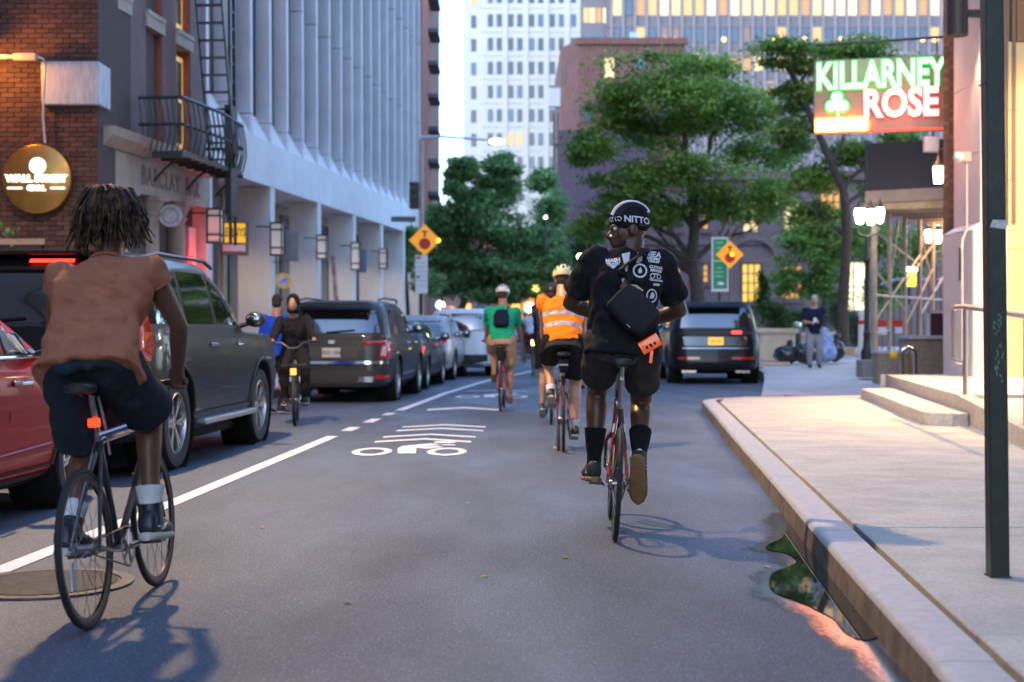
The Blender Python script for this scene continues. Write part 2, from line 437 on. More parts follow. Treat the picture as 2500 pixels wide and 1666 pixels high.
# left sidewalk
def lx(y): return -5.95 + .066*y
ls = bpy.data.objects.new('sidewalk', None); COL.objects.link(ls); struct(ls)
for a in range(-6, 66, 3):
    b = a+3; g = .01
    MB().prism([(lx(a)-3.2,a+g,-.05), (lx(a)-.19,a+g,-.05), (lx(b)-.19,b-g,-.05), (lx(b)-3.2,b-g,-.05)], (0,0,.2)).build('paving_slab', M_conc2, ls, smooth=0)
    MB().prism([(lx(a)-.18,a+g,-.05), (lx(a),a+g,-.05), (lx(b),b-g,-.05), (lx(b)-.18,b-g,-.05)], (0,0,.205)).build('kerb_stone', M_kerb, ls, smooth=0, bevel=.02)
MB().prism([(-40,-20,-.05), (lx(-20)-3.2,-20,-.05), (lx(22)-3.2,22,-.05), (-40,22,-.05)], (0,0,.19)).build('forecourt', M_conc2, ls, smooth=0)

# ------------------------------------------------------------------ puddle along the kerb
def G(px, py): d = CAMH*FPX/(py-HZ); return ((px-1250)*d/FPX, d)
cr = lambda u, v: G(1650+u/2.0635, 900+v/2.0635)
edge = [cr(*q) for q in ((596,800),(575,855),(505,893),(500,918),(600,938),(650,975),(620,1000),(535,1035),(515,1085),(545,1135),(620,1165),(700,1195),(790,1238),(850,1272),(905,1335),(960,1365),(1020,1380))]
kedge = [(cx(y)+.004, y) for y in (5.75, 6.2, 6.8, 7.4, 8.0, 8.6, edge[0][1])]
M_water = mat('puddle_water', (.012, .011, .010), .015, bump=.01, bscale=9, spec=.6, world=True)
M_wet = mat('wet_asphalt', (.035, .035, .038), .14, var=.4, vscale=75, bump=.10, bscale=130, world=True, spec=1.)
def wet_fade(m):
    n = m.node_tree.nodes; l = m.node_tree.links
    at = n.new('ShaderNodeAttribute'); at.attribute_name = 'wet'
    g = n.new('ShaderNodeNewGeometry'); t = n.new('ShaderNodeTexNoise'); t.inputs['Scale'].default_value = 38; t.inputs['Detail'].default_value = 8; l.new(g.outputs['Position'], t.inputs['Vector'])
    a = n.new('ShaderNodeMath'); a.operation = 'ADD'; l.new(at.outputs['Fac'], a.inputs[0]); l.new(t.outputs['Fac'], a.inputs[1])
    r = n.new('ShaderNodeMapRange'); r.inputs[1].default_value = .72; r.inputs[2].default_value = 1.12; l.new(a.outputs[0], r.inputs[0])
    tr = n.new('ShaderNodeBsdfTransparent'); mx = n.new('ShaderNodeMixShader'); l.new(r.outputs[0], mx.inputs[0]); l.new(tr.outputs[0], mx.inputs[1]); l.new(n['Principled BSDF'].outputs[0], mx.inputs[2])
    l.new(mx.outputs[0], n['Material Output'].inputs['Surface'])
wet_fade(M_wet)
pd = thing('puddle', 'rain puddle lying in the gutter against the right kerb', 'puddle', (0,0,0))
pd['kind'] = 'structure'
def dense(pts, k=4):
    n = len(pts); out = []
    for i in range(n-1):
        p0, p1, p2, p3 = [Vector(pts[max(0, min(n-1, i+j))]) for j in (-1, 0, 1, 2)]
        for t in range(k):
            t /= k
            out.append(tuple(.5*((2*p1)+(p2-p0)*t+(2*p0-5*p1+4*p2-p3)*t*t+(3*p1-p0-3*p2+p3)*t**3)))
    return out + [tuple(pts[-1])]
edge = [(x-.045, y) for x, y in edge]
ed = dense(edge)
poly = [(x,y,.008) for x, y in ed] + [(x,y,.008) for x, y in kedge]
MB().add(poly, [tuple(range(len(poly)))]).build('water', M_water, pd, smooth=0, fixn=True)
random.seed(5)
ro = [(x-.05-.07*abs(sin(i*.37+1)), y-.16*(i/len(ed))-.03*sin(i*.9)) for i, (x, y) in enumerate(ed)]
ro[0] = (ro[0][0], ro[0][1]+.35)
inn = [(cx(9.6)-.0, 9.6)]+[(x+.03, y) for x, y in ed]+[(cx(5.0), 5.0)]
outr = [(cx(9.6)-.10, 9.7)]+[(x-.07, y-.02) for x, y in ro]+[(cx(4.9)-.20, 4.8)]
rows_w = [[(Vector(a).lerp(Vector(b), f).x, Vector(a).lerp(Vector(b), f).y, .004) for a, b in zip(inn, outr)] for f in (0, .25, .5, .75, 1)]
mb = MB(); nn = len(inn); mb.v = [p for r_ in rows_w for p in r_]
mb.f = [(j*nn+i, j*nn+i+1, (j+1)*nn+i+1, (j+1)*nn+i) for j in range(4) for i in range(nn-1)]
wm_ = mb.build('wet_margin', M_wet, pd, smooth=0, fixn=True)
at_ = wm_.data.attributes.new('wet', 'FLOAT', 'POINT'); at_.data.foreach_set('value', [1-j/4 for j in range(5) for i in range(nn)])
# ================================================================== LEFT SIDE BUILDINGS
TILT = .021                                  # level courses rise against the gently falling street
SA = -math.atan(.066)
def street_root(name, label, cat, y0, z0=0):
    return thing(name, label, cat, (-8.0+.066*y0, y0, z0), (TILT, 0, SA))
M_white = mat('white_concrete', (.66, .65, .67), .75, var=.07, vscale=1.3, bump=.08, bscale=40, rand=.03, world=True)
M_fin = mat('fin_concrete', (.60, .59, .62), .75, var=.07, vscale=1.8, bump=.06, bscale=40, rand=.05, world=True)
M_glassd = mat('dark_glass', (.012, .014, .018), .06, spec=.7)
M_glassb = mat('bronze_glass', (.10, .075, .045), .12, spec=.6, var=.3, vscale=.8, world=True)
M_frame = mat('dark_frame', (.03, .028, .027), .45)
M_black = mat('black_iron', (.018, .018, .02), .45, var=.2, vscale=8)
M_amber = mat('curtain_amber', (.40, .24, .08), .6, emit=(1.0, .55, .15), estr=.35, var=.2, vscale=2)

# ---- white office block with fins
wb = street_root('office_building', 'white concrete office building with tall vertical fins over a columned arcade', 'building', 28.6)
LEN = 33.6; F0, F1 = 4.52, 5.56
for i in range(6): MB().bx(-.34, 0, -.02+i*5.6, 5.568+i*5.6 if i < 5 else LEN, F0, F1).build('fascia', M_white, wb, smooth=0, bevel=.01)
MB().bx(-3.2, -.343, 0, LEN, F0+.02, F0+.32).build('soffit', M_white, wb, smooth=0)
MB().bx(-14, -.60, 0, LEN, F0+.34, 24).build('wall', M_fin, wb, smooth=0)
MB().bx(-14, 0.004, LEN-.0, LEN+.35, 0, 24.2).build('end_wall', mat('red_brick_far', (.26,.13,.11), .85, var=.2, vscale=8, world=True), wb, smooth=0)
pitch = 1.83; nf = 19
fm = MB().bx(-.335, 0, 0, .22, 0, 3.36).mesh('fin_panel', M_fin, 0)
fs = MB().bx(-.335, 0, 0, .22, 0, .46).mesh('fin_foot', M_fin, 0)
pm = MB().bx(-.375, -.345, 0, pitch-.22, 0, 18.2).mesh('window_pane', M_glassd, 0)
pm2 = MB().bx(-.375, -.345, 0, pitch-.22, 0, 18.2).mesh('window_pane', M_glassb, 0)
sl = MB().add([(-.345,0,.62), (-.345,pitch-.22,.62), (0,pitch-.22,0), (0,0,0), (-.345,0,0), (-.345,pitch-.22,0)], [(0,3,2,1), (0,4,3), (1,2,5)]).mesh('sloped_sill', M_white, 0)
for i in range(nf):
    y = -.10 + i*pitch
    if y < 0: y += .1
    z = F1+.003
    o = link('fin_foot', fs, wb); o.location = (0, y, z); z += .48
    for k in range(6):
        if k == 5: break
        o = link('fin_panel', fm, wb); o.location = (0, y, z); z += 3.385
    if i < nf-1:
        o = link('window_pane', pm2 if i in (0, 3, 9) else pm, wb); o.location = (0, y+.22, F1+.62)
        o = link('sloped_sill', sl, wb); o.location = (0, y+.22, F1+.002)
# arcade: piers, shop fronts
pier = MB().bx(-.82, -.02, 0, .46, -.3, F0).mesh('pier', M_white, 0)
M_shop = mat('shop_wall', (.34, .27, .20), .8, var=.15, vscale=3, world=True)
for i in range(7):
    y = -.1+i*5.6 if i else 0.0
    o = link('pier', pier, wb); o.location = (0, y, 0)
    if i == 6: break
    MB().bx(-1.35, -1.30, y+.46, y+5.6, 0, F0).build('shop_front', M_shop, wb, smooth=0)
    for j in range(3):
        a = y+.9+j*1.5
        g = MB().bx(-1.29, -1.27, a, a+1.3, .5, 4.2).build('shop_window', M_glassd if j != 1 else M_glassb, wb, smooth=0)
        f = MB()
        for (u0, u1, w0, w1) in ((a-.06,a,.44,4.26), (a+1.3,a+1.36,.44,4.26), (a,a+1.3,.44,.5), (a,a+1.3,4.2,4.26), (a,a+1.3,3.1,3.15)):
            f.bx(-1.285, -1.25, u0, u1, w0, w1)
        f.build('frame', M_frame, g, smooth=0)
    # recessed soffit lamp, added for the warm light on the piers
    d = MB().lathe([(.001,0), (.10,0), (.10,.02), (.001,.02)], 16, c=(-.9, y+3.2, F0-.004)).build('added_soffit_lamp', glow('added_soffit_glow', (1, .72, .42), 8), wb)
    ld = bpy.data.lights.new('added_soffit_light', 'SPOT'); ld.energy = 55; ld.color = (1, .74, .45); ld.spot_size = radians(130); ld.spot_blend = .6; ld.shadow_soft_size = .1
    lo = bpy.data.objects.new('added_soffit_light', ld); COL.objects.link(lo); lo.parent = wb; lo.location = (-.9, y+3.2, F0-.05)

# lanterns on the piers
def lantern(px, py0, py1, d, label):
    a = P(px, py1, d); h = Z(py0, d)-a.z; w = .26
    t = thing('wall_lantern', label, 'lantern', a, SA, group='rectangular lanterns on the arcade piers')
    f = MB()
    for sx in (-1, 1):
        for sy in (-1, 1): f.bx(sx*w/2-.015, sx*w/2+.015, sy*w/2-.015, sy*w/2+.015, 0, h)
    for z in (0, h*.22, h*.76, h-.03): f.bx(-w/2-.02, w/2+.02, -w/2-.02, w/2+.02, z, z+.035)
    f.bx(-.5, -.1, -.03, .03, h*.86, h*.9)
    f.build('frame', M_black, t, smooth=0)
    MB().bx(-w/2+.016, w/2-.016, -w/2+.016, w/2-.016, .04, h-.035).build('diffuser', mat('lantern_diffuser', (.46,.44,.47), .5, emit=(1,.92,.9), estr=.035), t, smooth=0)
lantern(526, 510, 595, 28.3, 'tall boxy lantern beside the yellow shop sign, nearest of the row')
lantern(677, 544, 625, 33.5, 'tall boxy lantern on the pier beside the plain grey hanging sign')
lantern(787, 574, 634, 38.8, 'tall boxy lantern on the pier left of the leaning red pole')
lantern(869, 592, 660, 44.5, 'tall boxy lantern beside the small slate blue hanging sign')
lantern(936, 608, 657, 50.5, 'tall boxy lantern with a glowing top on the farthest pier')

# hanging signs
def slab_sign(name, label, px0, px1, py0, py1, d, m, depth=.12, yaw=0):
    c = P((px0+px1)/2, py1, d); w = (px1-px0)*d/FPX; h = (py1-py0)*d/FPX
    t = thing(name, label, 'sign', c, yaw)
    MB().bx(-w/2, w/2, 0, depth, 0, h).build('panel', m, t, smooth=0, bevel=.02)
    MB().bx(-w/2-.35, -w/2, .03, .07, h*.8, h*.86).build('bracket', M_black, t, smooth=0)
    return t, w, h
M_sgrey = mat('sign_grey', (.16, .16, .19), .5, var=.1, vscale=3)
t, w, h = slab_sign('shop_sign', 'grey hanging box sign with a yellow face over a white strip', 540, 607, 540, 624, 29.6, mat('sign_dark', (.13,.125,.12), .5), yaw=.15)
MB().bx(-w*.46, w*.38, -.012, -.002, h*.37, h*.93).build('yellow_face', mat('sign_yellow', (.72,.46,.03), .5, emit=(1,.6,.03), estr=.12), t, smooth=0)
MB().bx(-w*.44, w*.38, -.012, -.002, h*.12, h*.31).build('white_strip', mat('sign_white', (.75,.73,.75), .5), t, smooth=0)
text('LENNYS', 'lettering', mat('sign_ochre', (.22,.12,.01), .6), t, facing((-w*.04, -.016, h*.66), 0, .8, 1.5), size=.17, bold=.004)
slab_sign('hanging_sign', 'plain grey hanging box sign on the second white pier', 686, 728, 565, 638, 34.3, M_sgrey, yaw=.15)
slab_sign('hanging_sign', 'small slate blue hanging sign on the fourth white pier', 872, 895, 608, 666, 45.5, mat('sign_slate', (.10,.13,.20), .5), yaw=.15)
c = P(692, 686, 33.8)
t = thing('round_sign', 'round yellow and blue disc sign hanging low beside the second pier', 'sign', c)
MB().lathe([(.001,-.03), (.19,-.03), (.19,.03), (.001,.03)], 28, axis='y').build('disc', mat('disc_yellow', (.62,.42,.07), .5), t)
MB().lathe([(.001,-.036), (.125,-.036), (.125,-.031), (.001,-.031)], 24, axis='y').build('centre', mat('disc_blue', (.55,.6,.72), .5, col2=(.04,.10,.42), vscale=9), t)
MB().tube([(0,0,.19), (0,0,.45), (-.25,0,.45)], .012, 6).build('bracket', M_black, t)
t = thing('leaning_pole', 'dark red banner pole leaning in front of the third white pier', 'pole', P(832, 742, 40))
MB().tube([(0,0,-.6), (-.16,.1,.3), (-.24,.15,1.35)], .06, 8).build('pole', mat('banner_red', (.25,.035,.05), .6, col2=(.4,.35,.35), vscale=3), t)

# ---- narrow old building with fire escape
bb = street_root('townhouse', 'narrow old mauve stone building with a columned ground floor behind the fire escape', 'building', 22.42)
BL = 6.2
M_mauve = mat('mauve_stucco', (.15, .09, .09), .8, var=.14, vscale=2.5, bump=.15, bscale=30, world=True)
M_stone = mat('old_limestone', (.36, .30, .25), .8, var=.14, vscale=3, bump=.15, bscale=40, world=True)
M_reveal = mat('red_reveal', (.34, .09, .045), .8, var=.2, vscale=4, world=True)
M_sash = mat('sash_ochre', (.46, .31, .11), .6, emit=(1, .62, .2), estr=.10, var=.2, vscale=3)
MB().bx(-8, -.30, .01, BL-.01, 0, 18).build('wall', M_mauve, bb, smooth=0)
for (ya, yb) in ((.01,.62), (1.55,2.45), (3.35,4.2), (5.1,BL-.01)):
    MB().bx(-.298, 0, ya, yb, 4.46, 17).build('pilaster', M_mauve, bb, smooth=0)
for (ya, yb) in ((.62,1.55), (2.45,3.35), (4.2,5.1)):
    for z in (4.48, 6.75, 9.0, 11.3):
        w_ = MB().bx(-.296, -.14, ya+.02, yb-.03, z+.1, z+1.85).build('window', M_sash, bb, smooth=0)
        MB().bx(-.139, -.13, ya+.14, yb-.14, z+.2, z+.98).bx(-.139, -.13, ya+.14, yb-.14, z+1.05, z+1.75).build('pane', M_glassb, w_, smooth=0)
        MB().bx(-.297, -.02, yb-.025, yb-.003, z, z+2.0).build('reveal', M_reveal, bb, smooth=0)
        MB().bx(-.297, .05, ya-.06, yb+.06, z+1.98, z+2.24).build('lintel', M_stone, bb, smooth=0)
        MB().bx(-.297, .07, ya-.05, yb+.05, z-.08, z+.0).build('sill', M_stone, bb, smooth=0)
# cornice, frieze, ground floor
MB().add([(-.3,0,4.14),(.10,0,4.14),(.26,0,4.30),(.30,0,4.44),(-.3,0,4.44),(-.3,BL,4.14),(.10,BL,4.14),(.26,BL,4.30),(.30,BL,4.44),(-.3,BL,4.44)],
         [(0,1,2,3,4),(9,8,7,6,5),(0,5,6,1),(1,6,7,2),(2,7,8,3),(3,8,9,4),(4,9,5,0)]).build('cornice', M_stone, bb, smooth=0, fixn=True)
MB().bx(-.3, .06, .0, BL, 3.52, 4.138).build('frieze', M_stone, bb, smooth=0)
Mx = Matrix.Translation((.066, 3.7, 3.83)) @ Matrix.Rotation(pi/2, 4, 'Z') @ Matrix.Rotation(pi/2, 4, 'X')
text('BARCLAY  BAR', 'carved_lettering', mat('carved_letters', (.16,.14,.14), .8), bb, Mx, size=.46, extrude=.004, bold=.008, spacing=1.15)
def column(y, r, z1, m):
    mb = MB().lathe([(r*1.3,0), (r*1.3,.12), (r*1.05,.2), (r,.3), (r*.92,z1-.42), (r*.95,z1-.36), (r*1.15,z1-.3), (r*1.0,z1-.26), (r*1.35,z1-.12), (r*1.4,z1-.08)], 20, c=(-.08, y, 0))
    mb.bx(-.08-r*1.5, -.08+r*1.5, y-r*1.5, y+r*1.5, z1-.08, z1-.001)
    mb.build('column', m, bb)
for y in (.28, 1.15, 2.75, 4.3): column(y, .2, 3.52, M_stone)
for (ya, yb, m) in ((.55,.95,M_glassd), (1.5,2.4,M_frame)):
    MB().bx(-.298, -.27, ya, yb, .2, 3.3).build('ground_window', m, bb, smooth=0)
# lit doorway and red-lit reveal
M_door = mat('door_glow', (.5,.25,.06), .5, emit=(1,.42,.05), estr=.5)
dr = MB().bx(-.298, -.24, 3.15, 4.02, .2, 3.05).build('door', mat('door_orange', (.45,.2,.05), .5, emit=(1,.38,.04), estr=.3), bb, smooth=0)
MB().bx(-.238, -.225, 3.55, 3.95, .4, 2.5).build('glass', mat('door_glass_lit', (.6,.5,.3), .4, emit=(1,.72,.22), estr=.6), dr, smooth=0)
MB().bx(-.298, .0, 4.6, 4.95, 0, 3.1).build('side_pier', mat('dark_red_pier', (.16,.03,.025), .6), bb, smooth=0)
MB().bx(-.298, -.02, 4.96, 5.5, 0, 3.1).build('lit_pier', mat('pink_lit_pier', (.62,.34,.32), .7), bb, smooth=0)
nb = MB().tube([(.06,4.8,2.05), (.06,4.8,2.55)], .045, 10).build('neon_tube', glow('neon_red', (1,.02,.01), 3), bb)
ld = bpy.data.lights.new('neon_light', 'POINT'); ld.energy = 10; ld.color = (1,.10,.08); ld.shadow_soft_size = .1
lo = bpy.data.objects.new('neon_light', ld); COL.objects.link(lo); lo.parent = bb; lo.location = (.35, 5.1, 2.2)
t = thing('round_sign', 'round pale carved disc sign hanging over the orange doorway', 'sign', P(417, 527, 25.2))
MB().lathe([(.001,-.04), (.17,-.04), (.2,-.05), (.2,.03), (.001,.03)], 32, axis='y').build('disc', mat('pale_disc', (.55,.50,.55), .6, var=.25, vscale=14), t)
MB().lathe([(.12,-.052), (.145,-.052), (.145,-.042), (.12,-.042)], 32, axis='y', close=True).build('ring', mat('disc_grey', (.30,.26,.32), .6), t)
MB().tube([(.0,0,.0), (-.3,.15,.03)], .02, 6).build('bracket', M_black, t)

# fire escape
fe = thing('fire_escape', 'black iron fire escape with balcony and ladder on the mauve building', 'fire escape', bb.location, tuple(bb.rotation_euler))
z0, z1 = 4.22, 5.12; ya, yb, out = 1.75, 5.75, .85
mb = MB().bx(0.32, out, ya, yb, z0-.08, z0)
for k in range(9): mb.bx(.32, out, ya+k*(yb-ya)/8-.02, ya+k*(yb-ya)/8+.02, z0-.12, z0-.05)
mb.build('platform', M_black, fe, smooth=0)
mb = MB()
path = [(.1,ya), (out,ya), (out+.12,(ya+yb)/2), (out,yb), (.1,yb)]
for zz in (z1, z0+.45): mb.tube([(x,y,zz) for x, y in path], .032, 6)
mb.build('rail', M_black, fe)
for k in range(33):
    s_ = k/32*4; i = min(int(s_), 3); f = s_-i
    x = path[i][0]*(1-f)+path[i+1][0]*f; y = path[i][1]*(1-f)+path[i+1][1]*f
    MB().tube([(x,y,z0), (x+.07,y,z0+.3), (x+.05,y,z0+.6), (x,y,z1)], .016, 5).build('baluster', M_black, fe)
for y in (ya+.1, (ya+yb)/2, yb-.1):
    MB().tube([(out-.05,y,z0-.06), (.5,y,z0-.3), (.32,y,z0-.5)], .025, 6).build('bracket', M_black, fe)
# stair to the floor above
sa, sb = Vector((.45,4.9,z0)), Vector((.45,3.5,z0+4.6))
for dx in (0, .48): MB().beam(sa+Vector((dx,0,0)), sb+Vector((dx,0,0)), .03, .12).build('stringer', M_black, fe, smooth=0)
for k in range(15):
    p = sa.lerp(sb, (k+.5)/15); MB().bx(p.x, p.x+.48, p.y-.08, p.y+.08, p.z-.012, p.z+.012).build('tread', M_black, fe, smooth=0)
# drop ladder through the balcony
for y in (4.75, 5.1): MB().bx(out-.02, out+.03, y, y+.05, 2.75, 9.0).build('ladder_rail', M_black, fe, smooth=0)
for k in range(18): MB().bx(out-.005, out+.015, 4.8, 5.1, 2.9+k*.33, 2.93+k*.33).build('rung', M_black, fe, smooth=0)
MB().bx(out-.08, out+.04, 4.70, 5.2, 3.3, 5.4).build('ladder_guide', M_black, fe, smooth=0)

# ---- brick side wall facing the camera
bw = thing('brick_building', 'dark red brick building wall at the left with a glowing round sign', 'building', (-6.42, 22.05, 0))
M_brick = mat('brick', (.085, .040, .032), .85, var=.2, vscale=25, bump=.3, bscale=60, rand=.35)
M_brickw = mat('brick_far', (.085, .040, .032), .85, var=.35, vscale=14, bump=.3, bscale=40, world=True)
M_mortar = mat('mortar', (.075, .052, .045), .9, var=.2, vscale=15, world=True)
MB().bx(-14, 0, .02, 9, 0, 15).build('wall', M_mortar, bw, smooth=0)
bl, bh = .205, .066; cl, ch = .215, .0765
bme = MB().bx(0, bl, -.012, .05, 0, bh).mesh('brick', M_brick, 0)
bmh = MB().bx(0, bl/2-.005, -.012, .05, 0, bh).mesh('brick', M_brick, 0)
cnt = 0; rest = MB(); random.seed(11)
rowsb = []
for r in range(0, 118):
    z = .02+r*ch; off = 0 if r % 2 else cl/2
    for c in range(0, 27):
        x = -(c+1)*cl+off+.005
        if x+bl > .003: x0 = x; 
        half = x+bl > .003
        px = 1250+(x-6.42)*FPX/22.05; py = HZ-(z-1.25)*FPX/22.05
        vis = -6 < px < 236 and -6 < py < 622 and ((px-88)**2+(py-437)**2 > 78**2) and not (110 < px < 236 and 154 < py < 250)
        rowsb.append((0 if vis else 1, -py, x, z, half))
rowsb.sort()
for vis, _, x, z, half in rowsb:
    if not vis and cnt < 300:
        o = link('brick', bmh if half else bme, bw); o.location = (x, random.uniform(-.003,.003), z); cnt += 1
    else:
        rest.bx(x, x+(bl/2-.005 if half else bl), -.012, .05, z, z+bh)
tag(rest.build('brickwork', M_brickw, bw, smooth=0), kind='stuff')
# low dark shop window with an awning frame
wn = MB().bx(-3.2, -.85, -.05, -.02, .6, 2.55).build('window', M_glassd, bw, smooth=0)
MB().bx(-1.62, -1.54, -.08, -.05, .6, 2.6).bx(-3.2, -.8, -.09, -.05, 2.55, 2.64).build('frame', mat('tan_frame', (.35,.25,.2), .6), wn, smooth=0)
M_zinc = mat('zinc_sheet', (.42, .41, .46), .45, metal=.35, var=.22, vscale=6, aniso=(3,1,.4))
t = thing('metal_box', 'grey sheet metal duct box wrapped round the brick corner', 'duct', (-6.42, 22.05, 4.70))
MB().bx(-.83, .06, -.16, .5, 0, .67).build('box', M_zinc, t, smooth=0, bevel=.02)
t = thing('conduit', 'thin grey electric conduit running down the brick to the round sign', 'conduit', P(110, 350, 21.9))
z_ = P(110, 350, 21.9); top = P(110, 140, 21.9)
MB().tube([(0,0,0), (-.02,0,.25), (-.03,0,.4), (0,0,(top.z-z_.z)-.12), (-.02,-.03,(top.z-z_.z)-.03), (-.12,-.05,(top.z-z_.z)), (-.8,-.05,(top.z-z_.z)+.02)], .022, 8).build('pipe', mat('conduit_grey', (.5,.48,.5), .35, metal=.7), t)
# sodium wall lamps
t = thing('wall_lamp', 'orange sodium lamp bar lighting the brick from the left edge', 'lamp', P(62, 141, 21.6))
MB().bx(-.17, .17, -.06, .06, -.05, .06).build('housing', mat('lamp_cream', (.55,.42,.28), .5), t, smooth=0, bevel=.01)
MB().tube([(-.17,0,0), (-.55,0,0)], .02, 8).build('arm', mat('conduit_grey'), t)
MB().lathe([(.03,.0), (.14,-.12), (.13,-.12), (.02,-.02)], 20, c=(-.6,-.15,.22)).build('shade', mat('lamp_cream'), t)
MB().ell((-.6,-.15,.09), .07, .07, .05).build('bulb', glow('sodium_glow', (1,.42,.06), 60), t)
ld = bpy.data.lights.new('sodium', 'POINT'); ld.energy = 22; ld.color = (1,.36,.05); ld.shadow_soft_size = .08
lo = bpy.data.objects.new('sodium', ld); COL.objects.link(lo); lo.parent = t; lo.location = (-.55,-.3,-.05)
# the round lit sign
M_brass = mat('sign_brass', (.30, .17, .045), .32, metal=.75, var=.12, vscale=5)
t = thing('round_sign', 'large round amber brass sign with glowing white lettering on brick', 'sign', P(92, 438, 21.88))
MB().lathe([(.001,-.05), (.515,-.05), (.53,-.04), (.53,.05), (.001,.05)], 56, axis='y').build('disc', M_brass, t)
M_sw = glow('sign_white_glow', (1,.97,.9), 2.2)
MB().lathe([(.001,-.075), (.125,-.075), (.125,-.055), (.001,-.055)], 28, axis='y').build('emblem', M_sw, t)
MB().lathe([(.05,-.08), (.07,-.08), (.07,-.076), (.05,-.076)], 24, axis='y', close=True).build('emblem_ring', mat('sign_blue_line', (.2,.3,.5), .5), t)
for o_ in list(t.children)[-2:]: o_.location = (.02, 0, .20)
text('WALL STREET', 'lettering', M_sw, t, facing((0,-.07,0.0), 0, 1, 1), size=.15, extrude=.012, bold=.007)
text('GRILL', 'lettering', M_sw, t, facing((-.0,-.07,-.145), 0, 1, 1), size=.11, extrude=.012, bold=.006)
for s_ in (-1, 1): MB().bx(s_*.33-.11, s_*.33+.11, -.08, -.06, -.155, -.13).build('dash', M_sw, t, smooth=0)
# a sprig of green at the picture edge
t = thing('planter_shrub', 'bright green leaf tips of a shrub at the left picture edge', 'shrub', P(4, 572, 20.5))
mb = MB(); random.seed(4)
for k in range(70):
    a = Vector((random.gauss(-.15,.16), random.gauss(0,.15), random.gauss(-.05,.10))); d = Vector((random.uniform(-1,1),random.uniform(-1,1),random.uniform(-.2,1))).normalized()*.11; u, v = frame_of(d)
    mb.add([a, a+d*.5+u*.03, a+d, a+d*.5-u*.03], [(0,1,2,3)])
mb.tube([(-.15,0,-2.9), (-.15,0,-.1)], .03, 6)
mb.build('leaves', mat('shrub_leaf', (.06,.16,.03), .6, var=.3, vscale=6), t, smooth=0)
# ================================================================== FAR BUILDINGS
M_lit = [glow('window_lit_a', (1,.66,.20), .75), glow('window_lit_b', (1,.74,.34), .95), glow('window_lit_c', (1,.52,.14), .55), glow('window_lit_d', (1,.80,.46), 1.1)]
M_dkw = mat('window_dark', (.015, .022, .035), .12, spec=.7)
M_dkw2 = mat('window_blue', (.04, .06, .10), .12, spec=.7)

def win_mesh(w, h, m, t=.12):
    return MB().bx(-w/2, w/2, -t, .02, 0, h).mesh('window', m, 0)

# ---- white slab tower
D = 200.
tw = thing('tower', 'tall white office tower with paired dark windows beyond the trees', 'building', (X(1130, D), D, 0))
M_wt = mat('tower_white', (.40, .41, .43), .8, var=.03, vscale=.3, world=True)
s = D/FPX
wtot = (1425-1130)*s
MB().bx(2.6, wtot+8, 0, 20, 0, 60).build('wall', M_wt, tw, smooth=0)
MB().bx(0, 2.599, .8, 20, 0, 60).build('side_wall', M_wt, tw, smooth=0)
wa = win_mesh(13*s, 31*s, M_dkw, .05); wl = win_mesh(13*s, 31*s, M_lit[0], .05); wl2 = win_mesh(13*s, 31*s, M_dkw2, .05)
cols = [1156, 1197, 1219, 1247, 1269, 1298, 1320, 1348, 1370, 1400]
pm_ = MB().bx(-.35, .35, -.16, .0, 0, 60).mesh('pilaster', M_wt, 0)
for q in (1233, 1284, 1334, 1385): o = link('pilaster', pm_, tw); o.location = ((q-1130)*s, 0, 0)
for r in range(-1, 8):
    yb = 66+r*58
    for c in cols:
        lit = (r, c) in ((5, 1247), (5, 1269), (6,1219), (-1,1156))
        o = link('window', wl if lit else (wl2 if (r*7+c) % 5 == 0 else wa), tw)
        o.location = ((c-1130)*s, .8 if c == 1156 else 0, Z(yb, D))
for r in range(-1, 8): MB().bx(2.65, wtot+8, -.1, .0, Z(76+r*58, D)-.15, Z(76+r*58, D)).build('band', M_wt, tw, smooth=0)

# ---- blue-grey tower with rows of lit windows
D = 165.; s = D/FPX
gt = thing('tower', 'wide blue grey tower with rows of lit windows above the trees', 'building', (X(1420, D), D, 0))
M_gt = mat('tower_grey', (.13, .125, .15), .8, var=.06, vscale=.2, world=True)
M_gt2 = mat('tower_grey_rib', (.20, .19, .22), .8, var=.05, vscale=.3, world=True)
MB().bx(0, 58*s, .0, 3, 0, 46).build('wall', M_gt, gt, smooth=0)
MB().bx(58*s+.01, 1000*s, -.6, 20, 0, 46).build('wall', M_gt, gt, smooth=0)
wms = [win_mesh(20*s, 44*s, m, .08) for m in M_lit]; wsm = [win_mesh(13*s, 36*s, m, .08) for m in M_lit]
wd = win_mesh(17*s, 37*s, M_dkw2, .08); wd2 = win_mesh(17*s, 37*s, mat('window_brown', (.20,.12,.10), .3), .08)
hl = MB().ell((0,0,0), .28, .2, .3, 8, 6).mesh('room_lamp', glow('room_lamp_glow', (1,.68,.25), 2.4), 180)
random.seed(21)
rib = MB().bx(-.14, .14, -.30, 0, 0, 46).mesh('rib', M_gt2, 0)
for k in range(31):
    px = 1506+k*28.6
    o = link('rib', rib, gt); o.location = ((px-1420-14.3)*s, -.6, 0)
    for r, yb in enumerate((41, 106, 176, 246)):
        x = (px-1420)*s
        if r == 0: me = random.choice(wms) if k != 1 else wd
        elif r == 1: me = random.choice((wd, wd, wd2, wd)) if random.random() < .82 else wms[0]
        elif r == 2: me = random.choice(wms[:3]) if random.random() < .7 else wd
        else: me = random.choice((wd, wd2, wms[2]))
        o = link('window', me, gt); o.location = (x, -.6, Z(yb, D))
        if r == 1 and random.random() < .5:
            o = link('room_lamp', hl, gt); o.location = (x+random.uniform(-.2,.2), -.72, Z(100, D))
